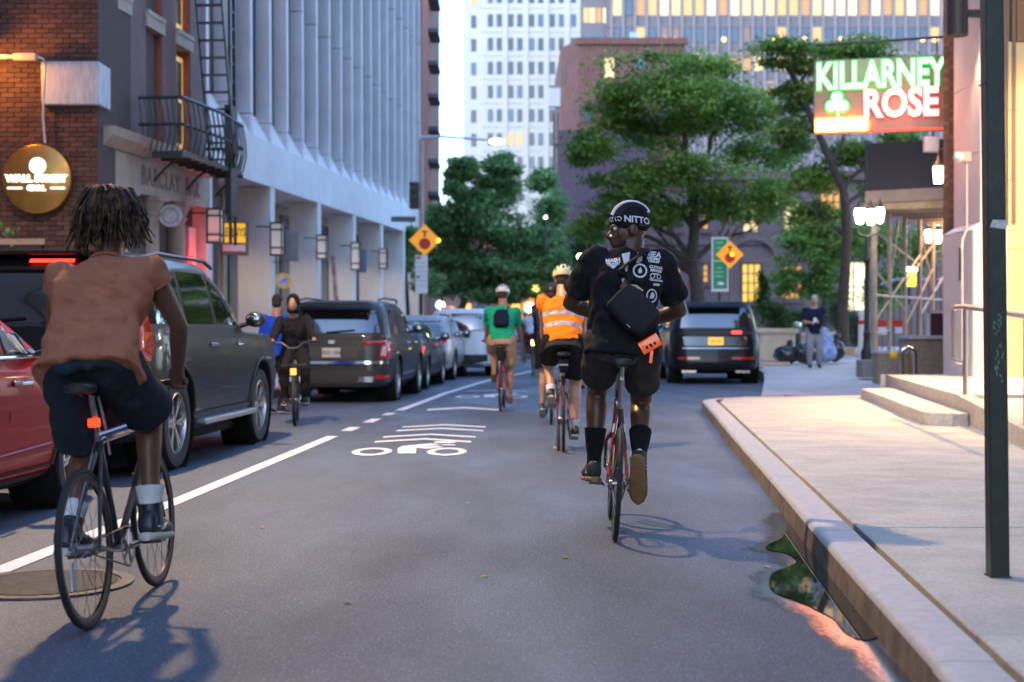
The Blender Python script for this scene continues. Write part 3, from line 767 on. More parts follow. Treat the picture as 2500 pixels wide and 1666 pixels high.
for k, px in enumerate((1431, 1446, 1462, 1479)):
    for r, yb in enumerate((56, 120)):
        o = link('window', wsm[k] if r == 0 else wd, gt); o.location = ((px-1420)*s, .0 if px < 1475 else -.0, Z(yb, D))
for yb in (62, 134, 206): MB().bx(58*s+.02, 1000*s, -.75, -.601, Z(yb+8, D), Z(yb, D)).build('band', M_gt, gt, smooth=0)

# ---- red brick block in front of the towers
D = 105.; s = D/FPX
rb = thing('brick_block', 'reddish brick building with a flat roof and one lit window behind the trees', 'building', (X(1372, D), D, 0))
M_rb = mat('brick_mauve', (.12, .055, .05), .85, var=.2, vscale=1.2, world=True, bump=.1, bscale=8)
wid = 300*s; hr = Z(98, D)
MB().add([(0,3,0),(1.2,0,0),(wid,0,0),(wid,18,0),(0,18,0),(0,3,hr),(1.2,0,hr),(wid,0,hr),(wid,18,hr),(0,18,hr)],
         [(0,1,6,5),(1,2,7,6),(2,3,8,7),(3,4,9,8),(4,0,5,9),(5,6,7,8,9)]).build('wall', M_rb, rb, smooth=0)
MB().bx(1.0, wid+.2, -.2, 0, hr-.35, hr+.15).build('parapet', M_rb, rb, smooth=0)
MB().lathe([(.001,0), (.9,0), (.9,.5), (.001,.5)], 16, c=(5.3,3,hr+.3), axis='x').bx(5, 8.5, 2.4, 3.4, hr, hr+.5).build('roof_duct', mat('roof_duct', (.35,.45,.6), .4, metal=.3), rb, smooth=40)
w1 = MB().bx((1476-1372)*s, (1499-1372)*s, -.08, -.0, Z(190, D), Z(143, D)).build('window', M_lit[1], rb, smooth=0)
w1b = MB().bx((1550-1372)*s, (1576-1372)*s, -.08, -.0, Z(170, D), Z(140, D)).build('window', M_dkw2, rb, smooth=0)
for (a, yb) in ((1476, 300), (1550, 300), (1476, 410), (1550, 410), (1610, 300), (1420, 300), (1420, 410)):
    MB().bx((a-1372)*s, (a+23-1372)*s, -.08, -.0, Z(yb, D), Z(yb-47, D)).build('window', M_dkw, rb, smooth=0)
dk = MB().bx(-.3, 6, -2.5, -.3, 0, Z(330, D)); dk.build('stair_tower', mat('dark_mauve', (.05,.035,.06), .8), rb, smooth=0)
t = thing('rooftop_mast', 'thin lattice mast with a white box against the white tower', 'mast', P(1352, 470, 100))
mb = MB().tube([(0,0,0), (0,0,5.6)], .07, 6).tube([(.3,0,0), (.3,0,5.6)], .05, 6)
for k in range(9): mb.beam((0,0,k*.6), (.3,0,k*.6+.3), .03, .03)
mb.tube([(.15,0,0), (.15,0,-13)], .12, 6)
mb.build('lattice', M_black, t, smooth=0)
MB().bx(-.35, .45, -.3, .3, 6.0, 7.3).build('box', M_wt, t, smooth=0)

# ---- red tower with dark balconies at the end of the white block
D = 75.; s = D/FPX
bt = thing('balcony_building', 'narrow strip of red building with dark jutting balconies against the sky', 'building', (X(1006, D), D, 0))
MB().bx(0, 39*s, 0, 12, 0, 26).build('wall', mat('red_brick_far'), bt, smooth=0)
for yb in (78, 158, 238, 318, 398, 478, -2):
    b_ = MB().bx(39*s+.003, 39*s+.52, .1, 3, Z(yb, D), Z(yb-11, D)).build('balcony', mat('balcony_dark', (.03,.05,.07), .6), bt, smooth=0, bevel=.03)

# ---- brown stone house behind the square
D = 72.; s = D/FPX
hs_ = thing('stone_house', 'brown stone house with glowing yellow windows behind the square trees', 'building', (X(1560, D), D, 0))
M_br = mat('brownstone', (.12, .085, .09), .85, var=.14, vscale=.8, world=True, bump=.1, bscale=10)
HW = (2330-1560)*s
MB().bx(0, HW, 0, 12, 0, Z(425, D)).build('wall', M_br, hs_, smooth=0)
MB().bx(-.2, HW+.2, -.35, 0, Z(440, D), Z(418, D)).build('cornice', M_br, hs_, smooth=0)
MB().bx(-.1, HW+.1, -.15, 0, Z(598, D), Z(585, D)).build('string_course', M_br, hs_, smooth=0)
M_wy = [glow('house_yellow', (1,.60,.04), .95), glow('house_cream', (1,.76,.36), .9), glow('house_orange', (1,.45,.03), .7), glow('house_white', (1,.88,.55), 1.5)]
M_bar = mat('glazing_bar', (.10,.07,.05), .6)
def hwin(x0, x1, y0, y1, m, cols=2, rows=3):
    a, b = (x0-1560)*s, (x1-1560)*s; c, d = Z(y1, D), Z(y0, D)
    w_ = MB().bx(a, b, -.03, .02, c, d).build('window', m, hs_, smooth=0)
    f = MB()
    for i in range(cols+1): q = a+(b-a)*i/cols; f.bx(q-.035, q+.035, -.09, -.031, c, d)
    for i in range(rows+1): q = c+(d-c)*i/rows; f.bx(a, b, -.085, -.032, q-.03, q+.03)
    f.build('frame', M_bar, w_, smooth=0)
    MB().bx(a-.12, b+.12, -.2, .0, c-.2, c-.06).build('sill', M_br, w_, smooth=0)
    MB().bx(a-.1, b+.1, -.14, .0, d+.06, d+.24).build('lintel', M_br, w_, smooth=0)
hwin(1813, 1850, 505, 567, M_wy[1]); hwin(1912, 1950, 488, 562, M_wy[1]); hwin(2003, 2050, 452, 515, M_wy[2], 3, 3)
hwin(1811, 1856, 645, 738, M_wy[0], 3, 4); hwin(1909, 1956, 650, 730, M_wy[2], 3, 4); hwin(2052, 2114, 640, 760, M_wy[3], 2, 2)
hwin(1716, 1728, 646, 690, M_wy[2], 1, 3); hwin(1715, 1729, 505, 560, M_wy[2], 1, 2); hwin(1640, 1660, 505, 560, M_dkw); hwin(1640, 1660, 646, 720, M_wy[2], 1, 3)
mb = MB()
for k in range(12):
    a, b = pi*k/12, pi*(k+1)/12; c0 = ((1836-1560)*s, Z(628, D))
    for r0, r1 in ((1.05, 1.35),): mb.add([(c0[0]+r*cos(q), y, c0[1]+r*.8*sin(q)) for q in (a, b) for r in (r0, r1) for y in (-.3, 0)], [(0,4,6,2),(2,6,7,3),(0,1,5,4),(1,3,7,5)])
mb.build('arch', M_br, hs_, smooth=0)

# ---- dark block closing the street, with lit shop fronts
D = 130.; s = D/FPX
eb = thing('end_building', 'dark brown building closing the far end of the street under the trees', 'building', (X(1030, D), D, 0))
MB().bx(0, 22, 0, 10, 0, Z(560, D)).build('wall', mat('end_brown', (.09,.06,.06), .85, var=.3, vscale=.6, world=True), eb, smooth=0)
random.seed(9)
shopm = [glow('shop_orange', (1,.42,.05), 1.5), glow('shop_pink', (1,.30,.22), .8), glow('shop_white', (1,.92,.7), 1.8), M_dkw2, M_glassb]
for k in range(14):
    a = .4+k*1.5
    MB().bx(a, a+1.1, -.08, .0, Z(790, D), Z(752-random.randint(0,12), D)).build('shop_window', random.choice(shopm), eb, smooth=0)
    MB().bx(a, a+1.0, -.08, .0, Z(700, D), Z(660, D)).build('window', random.choice((M_dkw, M_dkw2, M_glassb)), eb, smooth=0)
# ================================================================== RIGHT SIDE
M_lime = mat('limestone', (.58, .575, .59), .75, var=.06, vscale=1.5, bump=.08, bscale=30, world=True, rand=.02)
M_trim = mat('bronze_trim', (.17, .12, .08), .5)
M_warmwall = mat('cream_wall_lamp_tint', (.60, .47, .27), .8, var=.06, vscale=1.2, world=True, bump=.06, bscale=30)  # the downlights' yellow is mixed into this wall colour
M_step = mat('granite_step', (.44, .42, .40), .7, var=.2, vscale=14, bump=.2, bscale=90, world=True, rand=.04)

# ---- steps, landing and ramp
lp = bpy.data.objects.new('entrance_landing', None); COL.objects.link(lp); struct(lp)
zt = .47
E0, E1 = Vector((6.36,24.2)), Vector((5.28,16.9))
# facing stones along the landing edge
for k in range(8):
    a, b = E1.lerp(E0, k/8), E1.lerp(E0, (k+1)/8); d = (b-a).normalized(); nr = Vector((d.y,-d.x)); a = a+d*.006; b = b-d*.006
    MB().prism([(a.x,a.y,KH-.05), (b.x,b.y,KH-.05), (b.x+nr.x*.4,b.y+nr.y*.4,KH-.05), (a.x+nr.x*.4,a.y+nr.y*.4,KH-.05)], (0,0,zt-KH+.05)).build('edge_stone', M_step, lp, smooth=0, bevel=.008, fixn=True)
MB().prism([(5.70,16.95,KH-.05), (14,16.95,KH-.05), (14,24.9,KH-.05), (6.3,24.3,KH-.05), (6.74,24.1,KH-.05)], (0,0,zt-KH+.046)).build('landing', M_conc, lp, smooth=0, fixn=True)
# lower step
st = [(5.55,22.6), (4.72,16.45), (4.70,16.2), (4.78,16.02), (4.95,15.98), (5.14,16.0), (6.16,22.9)]
MB().prism([(x,y,KH-.02) for x, y in st], (0,0,.17)).build('step', M_step, lp, smooth=0, bevel=.012, fixn=True)
# ramp running down towards the camera
R0, R1 = (5.28,16.9), (4.25,9.6)
def rz(t): return zt-(zt-KH-.01)*t
for k in range(7):
    t0, t1 = k/7, (k+1)/7; A = Vector(R0).lerp(Vector(R1), t0); B = Vector(R0).lerp(Vector(R1), t1)
    MB().add([(A.x,A.y-.004,KH-.05),(B.x,B.y+.004,KH-.05),(B.x+.18,B.y+.004,KH-.05),(A.x+.18,A.y-.004,KH-.05),(A.x,A.y-.004,rz(t0)),(B.x,B.y+.004,rz(t1)),(B.x+.18,B.y+.004,rz(t1)),(A.x+.18,A.y-.004,rz(t0))],
             [(0,3,2,1),(4,5,6,7),(0,1,5,4),(1,2,6,5),(2,3,7,6),(3,0,4,7)]).build('ramp_kerb', M_step, lp, smooth=0, bevel=.006, fixn=True)
MB().add([(R0[0]+.18,R0[1],KH-.05),(R1[0]+.18,R1[1],KH-.05),(R1[0]+1.7,R1[1],KH-.05),(R0[0]+1.7,R0[1],KH-.05),(R0[0]+.18,R0[1],zt-.05),(R1[0]+.18,R1[1],KH+.004),(R1[0]+1.7,R1[1],KH+.004),(R0[0]+1.7,R0[1],zt-.05)],
         [(0,3,2,1),(4,5,6,7),(0,1,5,4),(1,2,6,5),(2,3,7,6),(3,0,4,7)]).build('ramp', M_conc, lp, smooth=0, fixn=True)
# stainless handrail
M_steel = mat('stainless_steel', (.55, .52, .48), .28, metal=1., bump=.02, bscale=200)
hr_ = thing('handrail', 'stainless steel handrail along the entrance ramp behind the green pole', 'handrail', (5.4, 16.8, zt))
top = []
for t in (0, .22, .45, .68, .9):
    A = Vector(R0).lerp(Vector(R1), t)+Vector((.09,-.05)); z = rz(t)
    p0 = Vector((A.x-5.4, A.y-16.8, z-zt)); top.append(p0+Vector((0,0,1.04)))
    MB().tube([p0, p0+Vector((0,0,1.02))], .03, 10).build('post', M_steel, hr_)
MB().tube([top[0]+Vector((.0,.35,-.0)), top[0]]+top[1:], .032, 10).build('top_rail', M_steel, hr_)
q = top[0]+Vector((0,.35,0))
MB().tube([q, q+Vector((0,.1,-.04)), q+Vector((0,.1,-.62)), q+Vector((0,-.05,-.66)), top[0]+Vector((0,0,-.66))], .025, 8).build('end_loop', M_steel, hr_)

# ---- limestone corner building with the warm entrance
lb = thing('stone_building', 'pale limestone corner building with a warm lit cream entrance wall', 'building', (7.45, 23.0, 0))
zp = 2.86
MB().bx(0, .58, .0, 1.6, .3, zp).build('plinth', M_lime, lb, smooth=0, bevel=.03)
MB().add([(0,0,zp),(.58,0,zp),(.58,1.6,zp),(0,1.6,zp),(.16,.12,zp+.12),(.58,.12,zp+.12),(.58,1.5,zp+.12),(.16,1.5,zp+.12)], [(0,1,5,4),(3,0,4,7),(2,3,7,6),(4,5,6,7)]).build('plinth_cap', M_lime, lb, smooth=0)
zz = zp+.12
for k in range(9):
    MB().bx(.16, .50, .12, 1.5, zz+.004, zz+1.15).build('shaft_block', M_lime, lb, smooth=0, bevel=.006); zz += 1.156
MB().bx(.505, .62, .06, 1.5, zp+.1, 14).bx(.64, .70, .0, .1, zp+.1, 14).build('bronze_trim', M_trim, lb, smooth=0)
for k in range(5): MB().bx(.585, 1.14, .02, .5, .3+k*1.12+.004, .3+(k+1)*1.12-.004).build('entrance_wall', M_warmwall, lb, smooth=0, bevel=.005)
MB().bx(.71, 1.14, -.02, .5, 5.903, 14).build('transom', mat('brown_panel', (.20,.12,.06), .6), lb, smooth=0)
MB().bx(1.145, 1.5, -.06, .5, .3, 14).build('door_frame', M_frame, lb, smooth=0)
MB().bx(1.51, 7, .3, .4, .3, 14).build('glazing', M_glassb, lb, smooth=0)
MB().prism([(.3,1.62,0),(4,1.62,0),(5,4,0),(1.3,4,0)],(0,0,14)).build('rear_wall', M_lime, lb, smooth=0, fixn=True)
MB().bx(.16, .17, -.0, .01, 1.3, 1.6)
MB().bx(-.012, -.002, .55, .68, 2.05, 2.6).build('wall_plate', M_frame, lb, smooth=0)
# soffit of the entrance canopy high over the ramp, out of the picture, with its downlights
MB().bx(.8, 8, -9.5, .0, 7.6, 7.9).build('canopy', M_trim, lb, smooth=0)
for (x, y) in ((1.5,-2.2), (1.3,-6.2), (3.2,-4.0)):
    MB().lathe([(.001,-.02), (.14,-.02), (.14,0), (.001,0)], 18, c=(x,y,7.598)).build('downlight', glow('downlight_glow', (1,.74,.4), 20), lb)
    ld = bpy.data.lights.new('canopy_light', 'SPOT'); ld.energy = 1300; ld.color = (1,.62,.28); ld.spot_size = radians(105); ld.spot_blend = .8; ld.shadow_soft_size = .14
    lo = bpy.data.objects.new('canopy_light', ld); COL.objects.link(lo); lo.parent = lb; lo.location = (x, y, 7.55)
# wall sconce: dark cylinder, open below
t = thing('wall_sconce', 'dark cylinder wall sconce shining down the pale stone pier', 'sconce', P(2337, 88, 23.05))
MB().lathe([(.15,.0), (.17,.0), (.17,1.5), (.001,1.5), (.001,1.48), (.15,1.46)], 28).build('shade', mat('sconce_dark', (.03,.022,.024), .5), t)
MB().lathe([(.001,.04), (.148,.04), (.148,.06), (.001,.06)], 24).build('lens', glow('sconce_glow', (1,.85,.55), 14), t)
MB().bx(.15, .44, -.04, .04, .3, .42).build('bracket', M_black, t, smooth=0)
ld = bpy.data.lights.new('sconce_light', 'SPOT'); ld.energy = 80; ld.color = (1,.8,.5); ld.spot_size = radians(70); ld.spot_blend = .7; ld.shadow_soft_size = .1
lo = bpy.data.objects.new('sconce_light', ld); COL.objects.link(lo); lo.parent = t; lo.location = (.14,.02,.03)
# security camera with conduit
t = thing('security_camera', 'white dome security camera with a conduit on the pale stone pier', 'camera', P(2345, 385, 23.0))
MB().ell((-.03,0,0), .09, .09, .085).build('dome', mat('cam_white', (.7,.7,.68), .4), t)
MB().bx(.02, .16, -.05, .1, -.07, .08).build('mount', mat('cam_grey', (.35,.35,.34), .5), t, smooth=0, bevel=.01)
MB().tube([(.1,.0,-.05), (.1,.0,-1.15), (.02,-.02,-1.35), (-.02,-.14,-1.5), (-.02,-.16,-3.3)], .018, 6).build('conduit', mat('cam_conduit', (.5,.47,.45), .5), t)

# ---- brick pub behind it with the hanging neon sign
kb_ = thing('pub_building', 'strip of brown brick pub building between neon sign and stone pier', 'building', (7.58, 25.0, 0))
MB().add([(0,0,0),(3,0,0),(4.6,5,0),(1.75,5.3,0),(0,0,12),(3,0,12),(4.6,5,12),(1.75,5.3,12)], [(0,1,5,4),(1,2,6,5),(2,3,7,6),(3,0,4,7),(4,5,6,7)]).build('wall', mat('pub_brick', (.20,.10,.06), .85, var=.25, vscale=10, world=True, bump=.2, bscale=40), kb_, smooth=0)
bm_ = MB().bx(0, .095, -.012, 0, 0, .065).mesh('brick', mat('pub_brick_piece', (.24,.12,.07), .85, rand=.35, bump=.2, bscale=60), 0)
for r in range(58):
    o = link('brick', bm_, kb_); o.location = (.004 if r % 2 else .10, -.001, 2.9+r*.077)
sg = thing('neon_sign', 'hanging pub sign with glowing green and red neon lettering and a shamrock', 'sign', P(2148, 324, 26.1), radians(-15))
WS, HS = 2.36, 1.36
MB().bx(-WS/2, WS/2, -.09, .09, 0, HS).build('cabinet', mat('sign_cabinet', (.27,.20,.16), .5, var=.08, vscale=3), sg, smooth=0, bevel=.015)
M_ng = glow('neon_green', (.03,1,.08), .75, (.02,.2,.04)); M_nw = glow('neon_green_core', (.62,1,.66), 1.5); M_nr = glow('neon_red_core', (1,.82,.74), 1.6); M_nrr = glow('neon_red_rim', (1,.05,.02), .9, (.3,.02,.02))
def arcd(txt, s, y, zc, ex, bold, m, n):
    return text(txt, n, m, sg, facing((0,y,zc), 0, ex, 1.), size=s, extrude=.02, bold=bold)
arcd('KILLARNEY', .68, -.11, HS*.755, .665, .042, M_ng, 'lettering_rim'); arcd('KILLARNEY', .68, -.128, HS*.755, .665, .020, M_nw, 'lettering')
for m, y, b, n in ((M_nrr,-.11,.040,'lettering_rim'), (M_nr,-.128,.024,'lettering')):
    text('ROSE', n, m, sg, facing((.36,y,HS*.36), 0, .80, 1.), size=.70, extrude=.02, bold=b)
def shamrock(sc, y, m, n):
    mb = MB()
    for a in (90, 205, 335):
        mb.lathe([(.001,-.02), (.105*sc,-.02), (.105*sc,.02), (.001,.02)], 18, c=(-.76+.115*cos(radians(a)), y, HS*.40+.115*sin(radians(a))), axis='y')
    mb.beam((-.76,y,HS*.40), (-.74,y,HS*.2), .04*sc, .04)
    mb.build(n, m, sg)
shamrock(1.22, -.105, M_ng, 'shamrock_rim'); shamrock(.95, -.13, M_nw, 'shamrock')
MB().bx(-WS/2+.03, -.22, -.125, -.095, .04, .27).build('red_tube', glow('neon_hot', (1,.20,.01), 85), sg, smooth=0, bevel=.02)
MB().bx(-WS/2+.01, WS/2-.01, -.10, -.092, .0, .04).build('red_trim', glow('neon_trim', (1,.05,.01), 1.5), sg, smooth=0)
mb = MB().tube([(-1.15,0,HS+.30), (1.35,0,HS+.34)], .025, 8).tube([(-1.0,0,HS), (-1.0,0,HS+.3)], .012, 6).tube([(1.0,0,HS), (1.0,0,HS+.33)], .012, 6)
mb.build('hanger_bar', M_black, sg)
for c_, e, loc in (((1,.10,.03), 7, (-.7,-.5,.0)), ((.25,1,.3), 3, (-.1,-.6,1.1)), ((1,.2,.12), 5, (.4,-.6,.45))):
    ld = bpy.data.lights.new('neon_glow', 'POINT'); ld.energy = e; ld.color = c_; ld.shadow_soft_size = .2
    lo = bpy.data.objects.new('neon_glow', ld); COL.objects.link(lo); lo.parent = sg; lo.location = loc
# lantern and white box under the sign
t = thing('wall_lantern', 'small glowing lantern on the pub corner below the neon sign', 'lantern', P(2291, 448, 25.6))
MB().secs([((0,0,0),(.07,0,0),(0,.07,0),4), ((0,0,.3),(.09,0,0),(0,.09,0),4)], 12).build('glass', glow('lantern_glow', (1,.93,.65), 7), t)
MB().lathe([(.1,.3), (.11,.32), (.03,.42), (.02,.5), (.001,.5)], 12).tube([(0,0,.45), (0,0,.62), (.2,0,.62)], .014, 6).build('cap', mat('lantern_bronze', (.35,.26,.14), .4, metal=.6), t)
t = thing('utility_box', 'white utility box fixed under the right end of the neon sign', 'box', P(2272, 372, 25.9))
MB().bx(-.12, .14, -.08, .08, 0, .28).build('box', mat('cam_white'), t, smooth=0, bevel=.02)
MB().tube([(.05,0,.28), (.05,0,.4), (.3,0,.4)], .02, 6).build('bracket', M_black, t)

# ---- green pole on the sidewalk
gp = thing('sign_pole', 'dark green painted steel pole standing on the sidewalk at right', 'pole', (2.155, 6.31, KH), (0, radians(-.6), 0))
M_gp = mat('green_paint', (.010, .026, .022), .36, var=.35, vscale=9, col2=(.03,.045,.035), vlo=.5, vhi=.85, bump=.12, bscale=60)
MB().bx(-.041, .041, -.041, .041, -.01, 4.2).build('post', M_gp, gp, smooth=0, bevel=.006)
MB().bx(-.046, .046, -.046, .046, -.002, .008).build('foot', mat('joint_dirt'), gp, smooth=0)
zs = Z(545, 6.31)-KH
MB().add([(-.0425+.01,-.0425,zs-.02), (.03,-.0425,zs-.03), (.043,-.0425,zs-.028), (.043,-.0425,zs+.01), (-.02,-.0425,zs+.012)], [(0,1,2,3,4)]).build('torn_sticker', mat('sticker_white', (.5,.5,.5), .7, var=.3, vscale=80), gp, smooth=0)
for (z0_, z1_, m_) in ((.85,1.02,'a'), (1.06,1.16,'b')):
    mb = MB(); random.seed(int(z0_*100))
    for k in range(14):
        z_ = random.uniform(z0_, z1_); x_ = random.uniform(-.025,.02); mb.add([(x_,-.0424,z_), (x_+random.uniform(.004,.012),-.0424,z_+random.uniform(-.01,.01)), (x_+random.uniform(0,.008),-.0424,z_+random.uniform(.012,.03))], [(0,1,2)])
    tag(mb.build('paint_chip', mat('chip_green', (.12,.20,.12), .7), gp, smooth=0), kind='stuff')
t = thing('wire_hook', 'short bent wire sticking out of the green pole', 'wire', P(2405, 205, 6.28))
MB().tube([(-.03,0,-.01), (-.01,0,0), (.03,.01,.02)], .003, 5).build('wire', M_black, t)

# ---- sidewalk shed (scaffold) across the square
sh = thing('scaffold', 'steel sidewalk shed with cross braces and dark parapet under trees', 'scaffold', (8.65, 34.0, 0))
M_pipe = mat('galvanised_pipe', (.40, .29, .21), .5, metal=.2, var=.15, vscale=5)
M_ply = mat('shed_parapet', (.022, .018, .026), .8, var=.15, vscale=2)
U = Vector((3.35, 5.5, 0)).normalized(); V = Vector((-U.y, U.x, 0))*-1     # along, and towards the right-near side
Lw = 6.6; zd = 4.25
base_z = pz(36)
def sp(u, v, z): q = U*u+V*v; return Vector((q.x, q.y, z))
for k, u in enumerate((0, 1.25, 2.6, 4.0, 5.3, 6.4)):
    MB().tube([sp(u,0,base_z-.05), sp(u,0,zd)], .055 if k else .075, 8).build('post', M_pipe, sh)
for k, u in enumerate((.2, 2.4, 4.6, 6.4)):
    MB().tube([sp(u,2.2,base_z-.05), sp(u,2.2,zd)], .05, 8).build('post', M_pipe, sh)
for (a, b) in (((0,0,2.7),(2.6,0,1.7)), ((0,0,1.4),(4.0,0,3.2)), ((1.25,0,2.2),(2.0,0,4.0)), ((2.6,0,2.4),(6.4,0,4.0)), ((0,0,3.6),(4.0,0,2.9)), ((4.0,0,1.6),(6.4,0,2.7)), ((0,0,1.15),(1.25,0,1.2)), ((2.6,0,1.3),(5.3,0,2.9)), ((0,0,2.05),(6.4,0,2.05)), ((1.25,0,3.9),(2.6,0,2.6)), ((4.0,0,3.9),(5.3,0,2.2)), ((0,2.2,1.3),(4.6,2.2,3.4)), ((.2,2.2,3.5),(6.4,2.2,1.6))):
    MB().tube([sp(*a), sp(*b)], .03, 6).build('brace', M_pipe, sh)
def pbox(mb, u0, u1, v0, v1, z0, z1):
    return mb.add([sp(u,v,z) for z in (z0,z1) for u, v in ((u0,v0),(u1,v0),(u1,v1),(u0,v1))], [(0,3,2,1),(4,5,6,7),(0,1,5,4),(1,2,6,5),(2,3,7,6),(3,0,4,7)])
pbox(MB(), -.2, Lw, -.15, 2.6, zd, zd+.28).build('deck', mat('shed_deck', (.24,.17,.15), .8, var=.15, vscale=2), sh, smooth=0, fixn=True)
for k in range(6): pbox(MB(), .05+k*1.15, .15+k*1.15, -.3, 2.7, zd-.16, zd-.002).build('joist', M_pipe, sh, smooth=0, fixn=True)
for k in range(5): pbox(MB(), -.2+k*1.36, 1.13+k*1.36, -.16, -.12, zd+.285, zd+(1.5,1.15,.85,.6,.45)[k]).build('parapet_panel', M_ply, sh, smooth=0, fixn=True)
mb = MB(); pbox(mb, -.2, -.15, -.1, 2.6, zd+.285, zd+1.4); mb.build('parapet_panel', M_ply, sh, smooth=0, fixn=True)
dl = MB().lathe([(.001,0), (.09,0), (.1,.1), (.001,.1)], 12, c=sp(4.6,1.0,zd-.28)).build('shed_lamp', glow('shed_lamp_glow', (1,.85,.65), 6), sh)
ld = bpy.data.lights.new('shed_light', 'POINT'); ld.energy = 45; ld.color = (1,.66,.34); ld.shadow_soft_size = .1
lo = bpy.data.objects.new('shed_light', ld); COL.objects.link(lo); lo.parent = sh; lo.location = sp(4.6,1.0,zd-.45)

# ---- historic lamp posts
def lamp_post(px, d, label, zl=3.75):
    x = X(px, d); z = pz(d)
    t = thing('street_lamp', label, 'street lamp', (x, d, z), 0, group='black cast iron lamp posts on the square')
    MB().lathe([(.001,0), (.17,0), (.17,.12), (.13,.18), (.15,.5), (.10,.62), (.085,.9), (.10,.95), (.075,1.0), (.055,2.6), (.08,2.66), (.05,2.75), (.05,zl-.55), (.001,zl-.55)], 16).build('post', M_black, t)
    MB().tube([(-.25,0,zl-.35), (-.2,0,zl-.5), (0,0,zl-.55), (.2,0,zl-.5), (.3,0,zl-.35)], .03, 8).build('arm', M_black, t)
    for dx, dz, r in ((-.17,0,.13), (.08,-.02,.12), (.30,.02,.10)):
        g = MB().lathe([(.001,-.22), (r*.6,-.2), (r,.05), (r*.85,.14), (.001,.16)], 14, c=(dx,0,zl-.05+dz)).build('globe', glow('globe_glow', (1,.93,.76), 11), t)
        MB().lathe([(r*.9,.145), (r*.5,.24), (.03,.3), (.001,.38)], 12, c=(dx,0,zl-.05+dz)).build('cap', M_black, g)
    ld = bpy.data.lights.new('lamp_light', 'POINT'); ld.energy = 14; ld.color = (1,.84,.6); ld.shadow_soft_size = .2
    lo = bpy.data.objects.new('lamp_light', ld); COL.objects.link(lo); lo.parent = t; lo.location = (0,-.35,zl)
    return t
lamp_post(2117, 33.0, 'black lamp post with a cluster of bright globes, nearer one on a stone block')
lamp_post(2283, 40.0, 'black lamp post with bright globes behind the scaffold braces, farther one', 3.6)
t = thing('stone_block', 'grey stone block at the foot of the nearer lamp post', 'stone block', P(2135, 916, 31.0))
MB().bx(-.32, .32, -.2, .35, -.05, .33).build('block', mat('block_grey', (.24,.23,.22), .85, var=.15, vscale=8), t, smooth=0, bevel=.02)
# low granite walls
M_gran = mat('brown_granite', (.30, .24, .18), .7, var=.2, vscale=16, bump=.1, bscale=60)
gw = thing('planter_wall', 'stepped low brown granite wall with pale cap behind the landing', 'wall', (X(2144,29.5), 29.5, 0))
MB().bx(0, .62, 0, .5, 0, Z(864,29.5)).build('low_part', M_gran, gw, smooth=0, bevel=.01)
MB().bx(-.02, .62, -.03, .53, Z(864,29.5)+.002, Z(857,29.5)).build('cap_stone', M_conc2, gw, smooth=0)
MB().bx(.63, 1.6, -.1, .7, 0, Z(828,29.5)).build('high_part', M_gran, gw, smooth=0, bevel=.01)
MB().bx(.60, 1.62, -.14, .74, Z(828,29.5)+.002, Z(820,29.5)).build('cap_stone', M_conc2, gw, smooth=0)
# standpipe
sp_ = thing('standpipe', 'chrome fire standpipe with a yellow cap before the granite wall', 'standpipe', (X(2212,28.6), 28.6, pz(28.6)))
M_chr = mat('chrome_pipe', (.62,.6,.58), .25, metal=1.)
MB().tube([(-.10,0,0), (-.10,0,.66), (-.06,0,.74), (.04,0,.78), (.14,0,.74), (.17,0,.66), (.17,0,0)], .055, 10).build('pipe', M_chr, sp_)
MB().tube([(.04,.04,0), (.04,.04,.62)], .045, 10).build('brass_pipe', mat('brass_pipe', (.55,.40,.16), .35, metal=.9), sp_)
MB().lathe([(.001,-.14), (.07,-.14), (.09,-.05), (.08,0), (.001,0)], 12, c=(-.19,0,.64), axis='x').build('yellow_cap', mat('cap_yellow', (.75,.45,.02), .5), sp_)
# menu board
t = thing('menu_board', 'white framed dark menu board standing on the granite wall', 'board', P(2284, 822, 29.6))
MB().bx(-.12, .3, -.02, .02, .02, .48).build('board', mat('board_maroon', (.08,.03,.045), .6), t, smooth=0)
MB().bx(-.17, -.121, -.04, .04, 0, .52).bx(-.17, .3, -.04, .04, .49, .53).build('frame', mat('frame_white', (.75,.7,.74), .5), t, smooth=0)
# barrier drum and plank
t = thing('barrier_drum', 'white drum with a red band beside the nearer lamp post', 'barrier', P(2107, 852, 35.0))
MB().secs([((0,0,-.15),(.13,0,0),(0,.13,0),2), ((0,0,.8),(.11,0,0),(0,.11,0),2)], 16).build('drum', mat('drum_white', (.72,.70,.74), .5), t)
MB().lathe([(.118,.6), (.118,.70)], 16).build('band', mat('drum_red', (.55,.04,.03), .5), t)
MB().lathe([(.001,.80), (.13,.80), (.13,.9), (.001,.92)], 16).build('lid', mat('drum_lid', (.6,.7,.75), .5), t)
t = thing('barrier_plank', 'red and white barrier plank on legs under the scaffold', 'barrier', P(2178, 850, 37.0))
MB().bx(-.45, .45, -.02, .02, .55, .72).build('plank', mat('drum_red'), t, smooth=0)
MB().bx(-.42, -.1, -.03, .0, .35, .54).bx(.08, .3, -.03, .0, .38, .54).build('white_panel', mat('drum_white'), t, smooth=0)
for x in (-.4, .4): MB().bx(x-.03, x+.03, -.03, .03, -.15, .9).build('leg', mat('barrier_orange', (.5,.18,.08), .6), t, smooth=0)
